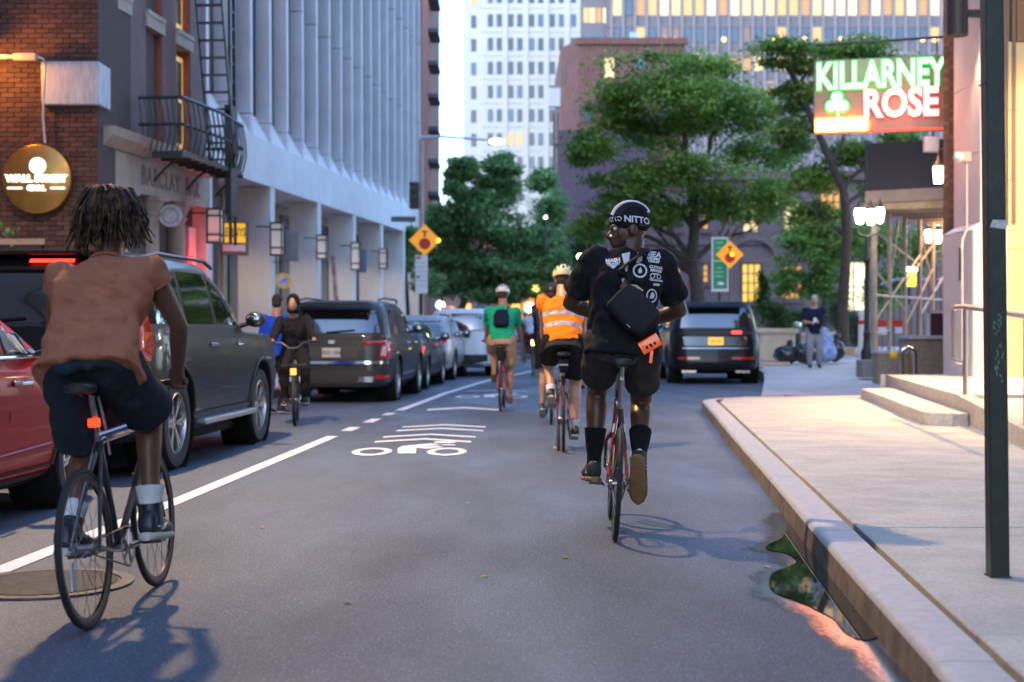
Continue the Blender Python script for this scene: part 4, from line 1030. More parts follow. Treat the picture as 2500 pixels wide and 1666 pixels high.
# hanging yellow lit sign under the shed
t = thing('lit_sign', 'small yellow lit box sign glowing between the scaffold posts', 'sign', P(2221, 700, 41.0))
MB().bx(-.17, .17, -.06, .06, .0, .42).build('box', glow('lit_yellow', (1,.72,.03), 1.6), t, smooth=0)
MB().bx(-.2, .2, -.09, .09, .43, .56).build('top', glow('lit_top', (1,.95,.7), 7), t, smooth=0, bevel=.02)
MB().tube([(0,0,.55), (0,0,1.6)], .02, 6).tube([(0,0,-.5), (0,0,0)], .05, 6).build('stem', M_black, t)
t = thing('railing', 'dark iron railing with a pale top bar behind the scaffold', 'railing', (X(2150,44), 44, .33))
MB().tube([(0,0,2.3), (.5,0,2.45), (2.9,0,2.45)], .04, 6).build('top_bar', mat('pale_bar', (.40,.37,.55), .5), t)
for k in range(16): MB().tube([(.05+k*.18,0,0), (.05+k*.18,0,2.3)], .016, 5).build('baluster', M_black, t)
# planters, bollard, bench wall
pl_ = thing('planter', 'large beige concrete planter beside the black suv holding clipped shrubs', 'planter', P(1888, 880, 40))
MB().secs([((0,0,0),(.52,0,0),(0,.5,0),8), ((0,0,.75),(.56,0,0),(0,.5,0),8)], 24).build('pot', mat('beige_concrete', (.50,.40,.31), .85, var=.1, vscale=4), pl_, smooth=30)
MB().bx(-.62, .62, -.55, .55, .752, .9).build('rim', mat('beige_concrete'), pl_, smooth=0, bevel=.03)
t = thing('bench_wall', 'long low beige stone bench wall behind the man', 'wall', P(1980, 880, 46))
MB().bx(-1.1, .95, -.2, .3, -.2, .78).build('base', mat('beige_concrete'), t, smooth=0)
MB().bx(-1.2, 1.05, -.3, .4, .782, .92).build('slab', mat('beige_slab', (.56,.46,.36), .8, var=.1, vscale=4), t, smooth=0, bevel=.02)
t = thing('bollard', 'dark bollard with a silver top left of the man', 'bollard', P(1946, 866, 41))
MB().lathe([(.14,-.1), (.13,.8), (.001,.8)], 16).build('post', M_black, t)
MB().lathe([(.135,.802), (.14,.83), (.12,.92), (.001,.95)], 16).build('cap', mat('stainless_steel'), t)
# ================================================================== THE STREET BEHIND AND BESIDE THE CAMERA (out of the picture, closes the canyon)
M_cany = mat('canyon_stone', (.30, .27, .26), .85, var=.1, vscale=.4, world=True)
def block(label, x0, x1, y0, y1, h):
    t = thing('neighbour_building', label, 'building', ((x0+x1)/2, (y0+y1)/2, 0))
    w, l = (x1-x0)/2, (y1-y0)/2
    MB().bx(-w, w, -l, l, 0, h).build('wall', M_cany, t, smooth=0)
    wm = MB().bx(-.03, .03, -.7, .7, 0, 1.9).mesh('window', M_glassd, 0)
    side = w+.02 if x1 < 0 else -w-.02
    for z in range(4, int(h)-2, 4):
        n = int(2*l/3)
        for k in range(n): o = link('window', wm, t); o.location = (side, -l+1.5+k*3, z)
block('plain stone block left of the camera', -30, -9.6, -45, 20.5, 26)
block('tall stone block right of the camera beside the sidewalk', 9.2, 30, -45, 13.2, 32)
# ================================================================== TREES AND SHRUBS
def leaf_mat(name, a, b, sc=.9):
    m = bpy.data.materials.new(name); m.use_nodes = True; n = m.node_tree.nodes; l = m.node_tree.links
    p = n['Principled BSDF']; p.inputs['Roughness'].default_value = .55; p.inputs['Specular IOR Level'].default_value = .3
    g = n.new('ShaderNodeNewGeometry'); t = n.new('ShaderNodeTexNoise'); t.inputs['Scale'].default_value = sc; t.inputs['Detail'].default_value = 8; t.inputs['Roughness'].default_value = .75
    l.new(g.outputs['Position'], t.inputs['Vector'])
    r = n.new('ShaderNodeMapRange'); r.inputs[1].default_value = .34; r.inputs[2].default_value = .66; l.new(t.outputs['Fac'], r.inputs[0])
    mx = n.new('ShaderNodeMix'); mx.data_type = 'RGBA'; mx.inputs[6].default_value = (*a,1); mx.inputs[7].default_value = (*b,1)
    l.new(r.outputs[0], mx.inputs[0])
    ri = n.new('ShaderNodeHueSaturation'); l.new(mx.outputs[2], ri.inputs['Color'])
    r2 = n.new('ShaderNodeMapRange'); r2.inputs[3].default_value = .65; r2.inputs[4].default_value = 1.4
    l.new(g.outputs['Random Per Island'], r2.inputs[0]); l.new(r2.outputs[0], ri.inputs['Value'])
    l.new(ri.outputs[0], p.inputs['Base Color'])
    tr = n.new('ShaderNodeBsdfTranslucent'); l.new(ri.outputs[0], tr.inputs['Color'])
    ms = n.new('ShaderNodeMixShader'); ms.inputs[0].default_value = .42
    l.new(p.outputs[0], ms.inputs[1]); l.new(tr.outputs[0], ms.inputs[2]); l.new(ms.outputs[0], n['Material Output'].inputs['Surface'])
    return m
M_leafA = leaf_mat('leaf_locust', (.08,.17,.035), (.34,.50,.11))  # dark end of the leaf tones lowered to paint shade inside the crowns
M_leafB = leaf_mat('leaf_street_tree', (.07,.16,.06), (.27,.43,.15))
M_leafC = leaf_mat('leaf_shrub', (.03,.075,.02), (.07,.14,.03), 2.)
M_bark = mat('bark', (.055, .042, .036), .9, var=.3, vscale=10, bump=.5, bscale=30)

def leaves(mb, c, rx, ry, rz, n, size, rng, flat=.5):
    for _ in range(n):
        q = Vector((rng.gauss(0,.5), rng.gauss(0,.5), rng.gauss(0,.5)))
        if q.length > 1.5: q *= 1.2/q.length
        p = Vector((c[0]+q.x*rx, c[1]+q.y*ry, c[2]+q.z*rz))
        d = Vector((rng.uniform(-1,1), rng.uniform(-1,1), rng.uniform(-.7,.5))).normalized()
        u = d.cross(Vector((rng.uniform(-.6,.6), rng.uniform(-.6,.6), 1))).normalized()
        s = size*rng.uniform(.55,1.35)
        mb.add([p-d*s*.5, p+u*s*.24, p+d*s*.5, p-u*s*.24], [(0,1,2,3)])

def tree(label, base, trunk, clumps, lm, size=.2, dens=1., seed=1, limbs=None, tr=.2, name='tree', group=None, sub=15, vert=.36):
    rng = random.Random(seed); base = Vector(base)
    t = thing(name, label, 'tree', base, 0, group)
    mb = MB()
    tp = [Vector(p)-base for p in trunk]
    n = len(tp)
    mb.tube(tp, [tr*(1-.55*i/(n-1)) for i in range(n)], 10)
    for (i, c) in (limbs or []):
        a = tp[i]; b = Vector(c)-base; m1 = a.lerp(b, .35)+Vector((rng.uniform(-.2,.2), rng.uniform(-.2,.2), (b-a).length*.10)); m2 = a.lerp(b, .7)+Vector((rng.uniform(-.25,.25), 0, (b-a).length*.06))
        r0 = tr*.42; mb.tube([a, m1, m2, b], [r0, r0*.7, r0*.45, r0*.15], 7)
        for k in range(4):
            e = b+Vector((rng.uniform(-1.3,1.3), rng.uniform(-1,1), rng.uniform(-.2,.9))); s0 = m1.lerp(b, rng.random())
            mb.tube([s0, s0.lerp(e,.5)+Vector((0,0,.15)), e], [r0*.3, r0*.2, r0*.06], 5)
    mb.build('trunk', M_bark, t)
    lv = MB()
    for (c, rx, ry, rz) in clumps:
        c = Vector(c)-base
        for k in range(sub):
            a = rng.uniform(0, 2*pi); e = rng.uniform(-.9, 1.)
            q = Vector((cos(a)*sqrt(1-e*e), sin(a)*sqrt(1-e*e), e))*rng.uniform(.45,.95)
            sc = rng.uniform(.26,.6)
            cc = (c.x+q.x*rx, c.y+q.y*ry, c.z+q.z*rz)
            vol = rx*ry*sc*sc
            leaves(lv, cc, rx*sc*1.15, ry*sc*1.15, rz*sc*vert/.55, int(dens*430*max(.35, vol**.5)), size, rng)
        leaves(lv, c, rx*.8, ry*.8, rz*.75, int(dens*420), size, rng)
    lv.build('crown', lm, t, smooth=0)
    return t

# big honey locust on the square
d = 46.
def Q(px, py, dd=0): p = P(px, py, d+dd); return (p.x, p.y, p.z)
cl = []
for (px, py, rx, rz) in ((1590,205,120,75), (1720,185,130,72), (1830,270,105,75), (1500,290,85,60), (1640,330,150,80), (1440,370,60,50), (1520,440,105,55),
                         (1700,440,120,60), (1860,380,100,70), (1580,520,120,52), (1790,500,105,50), (1890,480,65,55), (1480,560,75,40), (1690,250,130,80)):
    cl.append((Q(px,py,random.uniform(-1.5,1.5)), rx*d/FPX, 1.5, rz*d/FPX))
tree('largest tree, a spreading honey locust with layered green crown behind the capped rider', Q(1712,838), [Q(1712,838), Q(1708,760), Q(1700,690), Q(1690,640), Q(1695,560), Q(1690,470), Q(1670,380)], cl, M_leafA, .19, .80, 3,
     limbs=[(2,Q(1600,560)), (3,Q(1560,520)), (3,Q(1480,560)), (4,Q(1800,500)), (5,Q(1590,300)), (5,Q(1760,300)), (4,Q(1560,430)), (3,Q(1850,560)), (6,Q(1700,230)), (2,Q(1640,640))], tr=.27)
# tree beside the neon sign
d = 39.
cl = []
for (px, py, rx, rz) in ((1900,135,80,40), (2000,150,90,50), (2110,140,90,45), (1960,230,70,45), (2080,380,90,50), (2200,360,80,50), (1930,330,60,50), (2160,470,70,35), (2000,440,80,40), (2230,180,80,50), (1985,520,60,35)):
    cl.append((Q(px,py,random.uniform(-.5,1.5)), rx*d/FPX, 1.1, rz*d/FPX))
tree('slender dark trunked tree standing right of the man and behind the neon sign', Q(2058,842), [Q(2058,842), Q(2056,760), Q(2062,680), Q(2068,580), Q(2064,500), Q(2058,462), Q(2030,400), Q(1995,320), Q(1955,230), Q(1925,160)], cl, M_leafA, .16, .8, 5,
     limbs=[(5,Q(2110,400)), (4,Q(2160,440)), (7,Q(1930,330)), (8,Q(2010,160)), (6,Q(2100,300)), (3,Q(2000,520))], tr=.17)
# understorey greenery behind
d = 56.
cl = [(Q(px,py,random.uniform(-1,1)), rx*d/FPX, 1., rz*d/FPX) for (px, py, rx, rz) in ((1960,600,80,50), (2040,610,70,60), (2120,600,70,70), (1930,690,45,40), (2010,700,60,45), (2160,700,60,60), (2230,620,60,70), (1980,560,60,40))]
tree('bushy low tree with bright green patches in front of the brown house', Q(2010,830), [Q(2010,830), Q(2010,740), Q(2020,640)], cl, M_leafA, .2, .75, 8, tr=.12, limbs=[(2,Q(2100,600)), (2,Q(1950,600))])
# street trees at the end of the road
d = 64.
cl = [(Q(px,py,random.uniform(-1.5,1.5)), rx*d/FPX, 1.7, rz*d/FPX) for (px, py, rx, rz) in ((1135,410,38,28), (1225,405,42,32), (1110,450,30,35), (1215,470,60,50), (1120,540,75,50), (1225,560,90,55), (1310,600,80,50), (1100,620,70,55), (1200,650,90,55), (1305,680,70,45), (1060,560,35,60), (1160,490,45,35), (1130,700,80,40), (1230,720,70,30), (1345,640,45,40))]
tree('dense dark green street tree over the road behind the green shirt rider', Q(1120,838), [Q(1120,838), Q(1125,760), Q(1150,680), Q(1180,580), Q(1190,480)], cl, M_leafB, .24, 1.2, 12,
     limbs=[(3,Q(1270,580)), (2,Q(1070,600)), (4,Q(1225,420)), (4,Q(1125,430)), (3,Q(1300,660))], tr=.2)
d = 70.
cl = [(Q(px,py,random.uniform(-1.5,1.5)), rx*d/FPX, 1.5, rz*d/FPX) for (px, py, rx, rz) in ((1320,440,34,30), (1345,520,45,60), (1400,600,55,60), (1370,690,50,40), (1440,660,60,50), (1330,600,40,50), (1470,700,50,40))]
tree('darker tree squeezed between the street tree and the large locust', Q(1400,830), [Q(1400,830), Q(1395,720), Q(1370,600), Q(1350,500)], cl, M_leafB, .25, .9, 14, tr=.2, limbs=[(2,Q(1430,640)), (2,Q(1340,560))])
d = 58.
cl = [(Q(px,py,0), rx*d/FPX, 1., rz*d/FPX) for (px, py, rx, rz) in ((985,620,35,45), (1000,570,25,30), (1040,690,35,40))]
tree('small tree tucked beside the end of the white arcade', Q(1000,838), [Q(1000,838), Q(995,740), Q(990,640)], cl, M_leafB, .2, .8, 15, tr=.1)

# clipped shrubs
def shrub(label, px, py0, py1, w, d, seed, lm=M_leafC, cone=False):
    rng = random.Random(seed); b = P(px, py1, d); t = thing('shrub', label, 'shrub', b, 0, 'shrubs round the square')
    h = (py1-py0)*d/FPX; r = w*d/FPX/2; mb = MB()
    for k in range(7 if cone else 4):
        f = k/(6 if cone else 3); rr = r*(1-.75*f) if cone else r*(1-.3*f)
        leaves(mb, (rng.uniform(-.05,.05), 0, h*(.15+.75*f)), rr, rr*.8, h*(.16 if cone else .28), 420 if cone else 700, .085, rng)
    mb.build('foliage', lm, t, smooth=0)
    MB().tube([(0,0,-.1), (0,0,h*.7)], .03, 6).build('stem', M_bark, t)
shrub('dark cone shaped shrub rising from the beige planter behind the black suv', 1862, 668, 785, 66, 40.6, 1, cone=True)
shrub('rounded clipped shrub in the beige planter beside the black suv', 1892, 745, 812, 90, 40.0, 2)
shrub('broad green hedge bush left of the bollard', 1945, 760, 806, 110, 44.5, 3)
shrub('green bush behind the bench wall right of the man', 2040, 740, 800, 110, 47.5, 4)
shrub('dark bush filling the corner under the slender tree', 2090, 770, 850, 90, 46, 5)
# ================================================================== VEHICLES
M_glass = mat('car_glass', (.006, .007, .009), .03, spec=.9, coat=1.)
M_glass.node_tree.nodes['Principled BSDF'].inputs['Coat IOR'].default_value = 2.1
M_tyre = mat('tyre_rubber', (.016, .016, .017), .75, bump=.2, bscale=90)
M_alloy = mat('alloy_rim', (.50, .47, .45), .3, metal=.9, var=.1, vscale=12)
M_alloyd = mat('dark_rim', (.10, .10, .11), .35, metal=.8)
M_plastic = mat('black_plastic', (.018, .018, .019), .55)
M_gap = mat('panel_gap', (.004, .004, .004), .8)
M_chrome = mat('car_chrome', (.75, .74, .75), .12, metal=1.)
M_well = mat('wheel_well', (.006, .006, .006), .95)
M_tail = mat('tail_lamp', (.16, .004, .004), .12, emit=(1,.02,.01), estr=.04, coat=1.)
M_tailon = mat('tail_lamp_lit', (.4, .01, .01), .2, emit=(1,.03,.015), estr=1.3, coat=1.)
M_clear = mat('clear_lens', (.55, .5, .5), .15, coat=1.)
M_plate = mat('plate_white', (.55, .52, .45), .5, var=.08, vscale=12)
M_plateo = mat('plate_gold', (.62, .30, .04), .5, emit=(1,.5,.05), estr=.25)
M_ink = mat('plate_ink', (.05, .05, .12), .6)
def paint(n, c, flake=.08): return mat(n, c, .38, metal=flake, coat=.14 if 'red' in n else .3, var=.04, vscale=2, spec=.10)

class Hull:
    def __init__(s, rows): s.rows = sorted(rows)
    def at(s, z):
        R = s.rows
        if z <= R[0][0]: return R[0][1:]
        for a, b in zip(R[:-1], R[1:]):
            if z <= b[0]:
                t = (z-a[0])/(b[0]-a[0]); return tuple(p*(1-t)+q*t for p, q in zip(a[1:], b[1:]))
        return R[-1][1:]
    def side(s, y, z):
        yr, yf, w, n = s.at(z); yc, l = (yr+yf)/2, (yf-yr)/2; q = min(abs((y-yc)/l), .9999); return w*(1-q**n)**(1/n)
    def rear(s, x, z):
        yr, yf, w, n = s.at(z); yc, l = (yr+yf)/2, (yf-yr)/2; q = min(abs(x/w), .9999); return yc-l*(1-q**n)**(1/n)
    def front(s, x, z):
        yr, yf, w, n = s.at(z); yc, l = (yr+yf)/2, (yf-yr)/2; q = min(abs(x/w), .9999); return yc+l*(1-q**n)**(1/n)
    def mb(s, N=72):
        rings = []
        for z, yr, yf, w, n in s.rows:
            yc, l = (yr+yf)/2, (yf-yr)/2; ring = []
            for k in range(N):
                a = 2*pi*k/N; ca, sa = cos(a), sin(a)
                ring.append((w*math.copysign(abs(ca)**(2/n), ca), yc+l*math.copysign(abs(sa)**(2/n), sa), z))
            rings.append(ring)
        return MB().loft(rings)

def grid_patch(poly, step=.12):
    bm = bmesh.new(); f = bm.faces.new([bm.verts.new((a, b, 0)) for a, b in poly])
    for ax in (0, 1):
        lo, hi = min(p[ax] for p in poly), max(p[ax] for p in poly); k = lo+step
        while k < hi-1e-4:
            no = (1,0,0) if ax == 0 else (0,1,0); co = (k,0,0) if ax == 0 else (0,k,0)
            bmesh.ops.bisect_plane(bm, geom=bm.verts[:]+bm.edges[:]+bm.faces[:], plane_co=co, plane_no=no); k += step
    bmesh.ops.triangulate(bm, faces=[f for f in bm.faces if len(f.verts) > 4])
    bm.verts.index_update(); v = [tuple(q.co[:2]) for q in bm.verts]; fs = [tuple(q.index for q in f.verts) for f in bm.faces]; bm.free()
    return v, fs
def patch(name, m, parent, poly, fn, off=.004, thick=.0, step=.12):
    """a panel cut to an outline and laid on the body surface"""
    v, fs = grid_patch(poly, step)
    o = MB().add([fn(a, b, off) for a, b in v], fs).build(name, m, parent, smooth=50, fixn=True)
    if thick: s_ = o.modifiers.new('s', 'SOLIDIFY'); s_.thickness = thick; s_.offset = 0
    return o

def wheel(parent, x, y, r, w, rimm, name='wheel', spokes=6):
    sg = 1 if x > 0 else -1
    t = MB().lathe([(r*.66,-w*.46), (r*.70,-w*.5), (r*.93,-w*.48), (r,-w*.30), (r,w*.30), (r*.93,w*.48), (r*.70,w*.5), (r*.66,w*.46)], 36, axis='x', close=True)
    rim = MB().lathe([(r*.67,-w*.4), (r*.67,w*.44), (r*.62,w*.47), (r*.60,w*.34), (r*.58,-w*.4)], 36, axis='x', close=True)
    for k in range(spokes):
        a = 2*pi*k/spokes; c_, s_ = cos(a), sin(a); tw = .34
        for da in (-.13, .13):
            rim.beam((w*.32, c_*r*.14, s_*r*.14), (w*.36, cos(a+da)*r*.61, sin(a+da)*r*.61), r*.075, w*.10)
    rim.lathe([(.001,w*.34), (r*.17,w*.34), (r*.19,w*.22), (.001,w*.22)], 18, axis='x')
    wo = rim.xf(Matrix.Diagonal((sg,1,1,1))).build(name, rimm, parent, smooth=40, fixn=True); wo.location = (x, y, r)
    t.build('tyre', M_tyre, wo, smooth=40)
    MB().lathe([(.001,w*.02), (r*.57,w*.02), (r*.57,-w*.05), (.001,-w*.05)], 24, axis='x').xf(Matrix.Diagonal((sg,1,1,1))).build('brake_disc', M_alloyd, wo, fixn=True)
    return wo

def car(name, label, loc, yaw, rows, pm, wheels, sidew, rearw, extra=None, wr=.37, ww=.25, rim=None, trim=.42, group=None, mirror=None, seams=(), handles=(), front_only=False, cat='car'):
    h = Hull(rows); root = thing(name, label, cat, loc, yaw, group)
    zs = [r[0] for r in rows]; W = max(r[3] for r in rows)
    body = h.mb().mesh('body', pm, 28)
    o = bpy.data.objects.new('tmp', body); COL.objects.link(o)
    cut = MB()
    for y in wheels:
        for sg in (-1, 1): cut.lathe([(wr*1.2,-.5), (wr*1.2,.5)], 36, c=(sg*(W+.14), y, wr*1.02), axis='x')
    co = cut.build('cut', None, None, fixn=True)
    b = o.modifiers.new('b', 'BOOLEAN'); b.object = co; b.operation = 'DIFFERENCE'; b.solver = 'EXACT'
    me = evaluated(o); bpy.data.objects.remove(o); bpy.data.objects.remove(co)
    me.name = 'body'; me.set_sharp_from_angle(angle=radians(28))
    bo = link('body', me, root)
    for y in wheels:
        for sg in (-1, 1):
            MB().lathe([(wr*1.19,W-.36), (wr*1.19,W-.02)], 36, c=(0, y, wr*1.02), axis='x', cap=False).xf(Matrix.Diagonal((sg,1,1,1))).build('wheel_well', M_well, root)
            wheel(root, sg*(W-ww*.55), y, wr, ww, rim or M_alloy)
            # arch lip
            MB().tube([(sg*(h.side(y+wr*1.22*cos(a), wr*1.02+wr*1.22*sin(a))+.004), y+wr*1.22*cos(a), wr*1.02+wr*1.22*sin(a)) for a in [pi*k/14 for k in range(15)] if wr*1.02+wr*1.22*sin(a) < 1.2], .014, 6).build('arch_lip', M_plastic if trim else pm, root)
    for sg in (-1, 1):
        sf = lambda y, z, off, sg=sg: (sg*(h.side(y, z)+off), y, z)
        for poly in sidew:
            yc = sum(p[0] for p in poly)/len(poly); zc = sum(p[1] for p in poly)/len(poly)
            fr = [(yc+(y-yc)*1.07, zc+(z-zc)*1.10) for y, z in poly]
            wf = patch('window_frame', M_plastic, root, fr, sf, .003)
            patch('pane', M_glass, wf, poly, sf, .008)
        for ln in seams:
            MB().tube([sf(y, z, .0015) for y, z in ln], .004, 5).build('panel_gap', M_gap, root)
        for (y, z) in handles:
            MB().tube([sf(y-.11, z, .006), sf(y-.08, z, .04), sf(y+.08, z, .04), sf(y+.11, z, .006)], .016, 8).build('door_handle', M_chrome if trim else pm, root)
        if mirror:
            y, z = mirror; x = h.side(y, z)
            mo = MB().ell((sg*(x+.17), y, z+.08), .11, .07, .085, 14, 10).tube([(sg*(x-.03), y+.02, z), (sg*(x+.14), y, z+.05)], .025, 8).build('mirror', M_plastic, root)
            MB().ell((sg*(x+.17), y-.055, z+.08), .09, .02, .065, 12, 8).build('mirror_glass', M_glass, mo)
    def rf(x, z, off):
        w = h.at(z)[2]*.975; x = max(-w, min(w, x)); return (x, h.rear(x, z)-off, z)
    if rearw:
        xc = 0; zc = sum(p[1] for p in rearw)/len(rearw)
        wf = patch('rear_window_frame', M_plastic, root, [(x*1.06, zc+(z-zc)*1.14) for x, z in rearw], rf, .003)
        patch('rear_window', M_glass, wf, rearw, rf, .009)
    if trim:
        for sg in (-1, 1):
            y0, y1 = wheels[0]+wr*1.25, wheels[1]-wr*1.25
            patch('sill_trim', M_plastic, root, [(y0, zs[0]+.01), (y1, zs[0]+.01), (y1, trim), (y0, trim)], lambda y, z, off, sg=sg: (sg*(h.side(y, z)+off), y, z), .012)
    MB().bx(-W*.8, W*.8, wheels[0]+.3, wheels[1]-.3, .2, zs[0]+.05).build('underbody', M_well, root, smooth=0)
    if extra: extra(root, h, rf)
    return root

def suv_rows(L, W, H, rake=.12, nose=.26, round_=8.):
    k = H/1.90; hl = L/2; w = W/2
    T = [(.30,.03,.05,.88,8), (.37,.0,.0,.95,8), (.52,0,0,.985,8), (.78,.02,0,1,8), (.97,.05,.02,1,8), (1.09,.07,.08,.99,7), (1.15,.085,.2,.98,7), (1.19,.09,None,.965,7)]
    rows = []
    for z, dr, df, ww, n in T:
        yf = hl-df if df is not None else hl-L*nose
        rows.append((z*k, -hl+dr, yf, w*ww, round_ if n == 8 else n))
    y0 = hl-L*nose
    for z, dr, df, ww, n in ((1.24,.10,.08,.95,7), (1.45,.10+rake*.5,.36,.91,7), (1.64,.10+rake,.68,.865,7), (1.76,.12+rake*1.4,.9,.82,6), (1.83,.2+rake*1.5,1.08,.76,6), (1.87,.36+rake*1.5,1.3,.64,5), (1.885,.8+rake*1.5,1.7,.4,4)):
        rows.append((z*k, -hl+dr, y0-df*L/5, w*ww, n))
    return rows
def box_sides(L, k, y0, rake=.1):
    hl = L/2
    return [[(-hl+.42+rake,1.26*k), (-hl+1.42,1.26*k), (-hl+1.42,1.72*k), (-hl+.62+rake,1.70*k)],
            [(-hl+1.52,1.26*k), (-hl+2.42,1.26*k), (-hl+2.38,1.735*k), (-hl+1.52,1.73*k)],
            [(-hl+2.52,1.26*k), (y0-.34,1.25*k), (y0-.80,1.60*k), (y0-1.0,1.70*k), (-hl+2.48,1.735*k)]]
def plate(root, rf, x, z, w=.31, h=.16, m=M_plate, txt='JRK 4207', off=.02):
    y = rf(x, z, off)[1]
    p = MB().bx(x-w/2, x+w/2, y-.008, y+.03, z-h/2, z+h/2).build('number_plate', m, root, smooth=0, bevel=.004)
    text(txt, 'plate_lettering', M_ink, p, facing((x, y-.0105, z)), size=.085, bold=.001)
def mirrored(poly): return [(-x, z) for x, z in reversed(poly)]
ST = -math.atan(.066)
def on_line(y, half, off=0.):      # centre of a car whose right flank follows the parked row
    return -3.78+.066*y-half+off

# ---- dark grey full-size SUV
L, Wd, H = 5.35, 2.05, 1.95; k = H/1.90
def ex_big(root, h, rf):
    for sg in (1, -1):
        q = [(.80,.98), (.985,.98), (.965,1.46), (.86,1.46)]
        patch('tail_lamp', M_tail, root, q if sg > 0 else mirrored(q), rf, .02, .02)
        MB().tube([(sg*.74,-1.75,1.87), (sg*.76,-1.4,1.925), (sg*.76,.1,1.925), (sg*.74,.45,1.87)], .020, 8).build('roof_rail', M_alloyd, root)
        MB().bx(sg*.98-.10, sg*.98+.12, -.95, .95, .36, .42).build('running_board', mat('step_chrome', (.45,.45,.47), .3, metal=.9), root, smooth=0, bevel=.02)
    patch('high_brake_lamp', M_tailon, root, [(.02,1.80), (.40,1.80), (.40,1.83), (.02,1.83)], rf, .03)
    MB().bx(-.7, .7, -2.58, -2.3, 1.862, 1.895).build('spoiler', paint('paint_suv_grey', (.013,.0135,.016)), root, smooth=0, bevel=.012)
    MB().bx(-.98, .98, -2.78, -2.6, .42, .70).build('rear_bumper', paint('paint_suv_grey', (.013,.0135,.016)), root, smooth=0, bevel=.05)
    plate(root, rf, 0, .95)
    for x in (-.45,.2): MB().tube([(x,-2.60,1.30), (x+.5,-2.585,1.34)], .012, 6).build('wiper', M_gap, root)
suv = car('parked_suv', 'dark grey full size suv with chrome wheels parked behind the red car', (-3.78+.066*13.6-1.0+.02, 14.2, 0), ST, suv_rows(L, Wd, H), paint('paint_suv_grey', (.013,.0135,.016)), (-1.53, 1.50),
    box_sides(L, k, L/2-L*.26), [(-.74,1.30), (.74,1.30), (.66,1.74), (-.66,1.74)], ex_big, wr=.415, ww=.29, mirror=(.95,1.27), trim=.48, cat='suv',
    seams=[[(-1.22,.5), (-1.24,1.25)], [(-.22,.48), (-.22,1.25)], [(.92,.5), (.95,1.24)], [(-2.5,1.22), (.9,1.22)]], handles=[(-.42,1.10), (.58,1.10)])

# ---- red car at the left edge
L, Wd, H = 4.05, 1.82, 1.56; k = H/1.90
Rr = []
hl = L/2
for z, yr, yf, w, n in ((.24,-1.9,1.9,.80,7), (.30,-1.97,1.98,.87,7), (.45,-2.02,2.02,.90,7), (.65,-2.02,2.03,.91,7), (.82,-2.0,2.01,.91,7), (.93,-1.98,1.9,.90,7), (1.0,-1.96,1.72,.885,6),
                        (1.04,-1.95,1.12,.87,6), (1.10,-1.94,1.0,.85,6), (1.25,-1.86,.68,.80,6), (1.38,-1.74,.36,.75,6), (1.47,-1.58,.06,.69,5), (1.52,-1.35,-.2,.6,5), (1.545,-1.0,-.5,.4,4)):
    Rr.append((z, yr, yf, w, n))
def ex_red(root, h, rf):
    MB().tube([(h.side(y,1.065)+.008, y, 1.065) for y in (-1.4,-.8,-.2,.3,.7,.86)], .012, 6).build('belt_trim', M_chrome, root)
    MB().tube([(h.side(y,.46)+.006, y, .46+.03*(y-.2)) for y in (-.9,-.5,0,.4,.75)], .012, 6).build('side_crease', paint('paint_red', (.33,.002,.006)), root)
red = car('parked_car', 'glossy red car parked at the left picture edge beside the cyclist', (-3.2-.90+.02, 8.95, 0), ST, Rr, paint('paint_red', (.33,.002,.006)), (-1.28, 1.22),
    [[(-.85,1.09), (.06,1.09), (.06,1.42), (-.6,1.42)], [(.14,1.09), (.84,1.085), (.52,1.26), (.26,1.385), (.14,1.41)]], [(-.6,1.12), (.6,1.12), (.52,1.42), (-.52,1.42)], ex_red, wr=.315, ww=.21, trim=.34, mirror=(.72,1.07),
    seams=[[(.10,.32), (.08,.7), (.10,1.06)], [(.92,.34), (.96,.8), (.9,1.03)], [(-.9,.34), (-.92,1.05)]], handles=[(.26,.90), (-.62,.90)])

# ---- grey mid-size SUV
L, Wd, H = 4.95, 1.98, 1.76; k = H/1.90
def ex_mid(root, h, rf):
    pg = paint('paint_mid_grey', (.04,.039,.038))
    for sg in (1, -1):
        f = (lambda q: q) if sg > 0 else mirrored
        patch('tail_lamp', M_tail, root, f([(.50,.985), (.955,1.0), (.965,1.06), (.52,1.035)]), rf, .018, .016)
        patch('tail_lamp', M_tail, root, f([(.80,.76), (.955,.76), (.965,.995), (.84,.985)]), rf, .018, .016)
        patch('clear_lens', M_clear, root, f([(.83,.80), (.90,.80), (.90,.95), (.85,.95)]), rf, .03)
        patch('bumper_reflector', M_tail, root, f([(.74,.40), (.93,.42), (.93,.47), (.74,.47)]), rf, .035)
        patch('exhaust_trim', M_chrome, root, f([(.45,.36), (.70,.36), (.72,.45), (.47,.45)]), rf, .03)
        MB().tube([(sg*.68,-1.7,1.745), (sg*.70,-1.2,1.785), (sg*.70,.2,1.78), (sg*.66,.5,1.72)], .018, 8).build('roof_rail', M_plastic, root)
    patch('chrome_strip', M_chrome, root, [(-.93,.66), (.93,.66), (.93,.71), (-.93,.71)], rf, .03)
    patch('plate_recess', M_plastic, root, [(-.42,.745), (.42,.745), (.46,.95), (-.46,.95)], rf, .004)
    patch('tow_cover', M_plastic, root, [(-.75,.34), (.75,.34), (.78,.56), (-.78,.56)], rf, .006)
    patch('badge', M_chrome, root, [(-.05,1.0), (.05,1.0), (.06,1.06), (-.06,1.06)], rf, .02)
    plate(root, rf, 0, .85, txt='HKD 1846')
    MB().bx(-.62, .62, -2.32, -2.05, 1.66, 1.69).build('spoiler', pg, root, smooth=0, bevel=.012)
    MB().tube([rf(-.1,1.19,.025), rf(.38,1.23,.025)], .012, 6).build('wiper', M_gap, root)
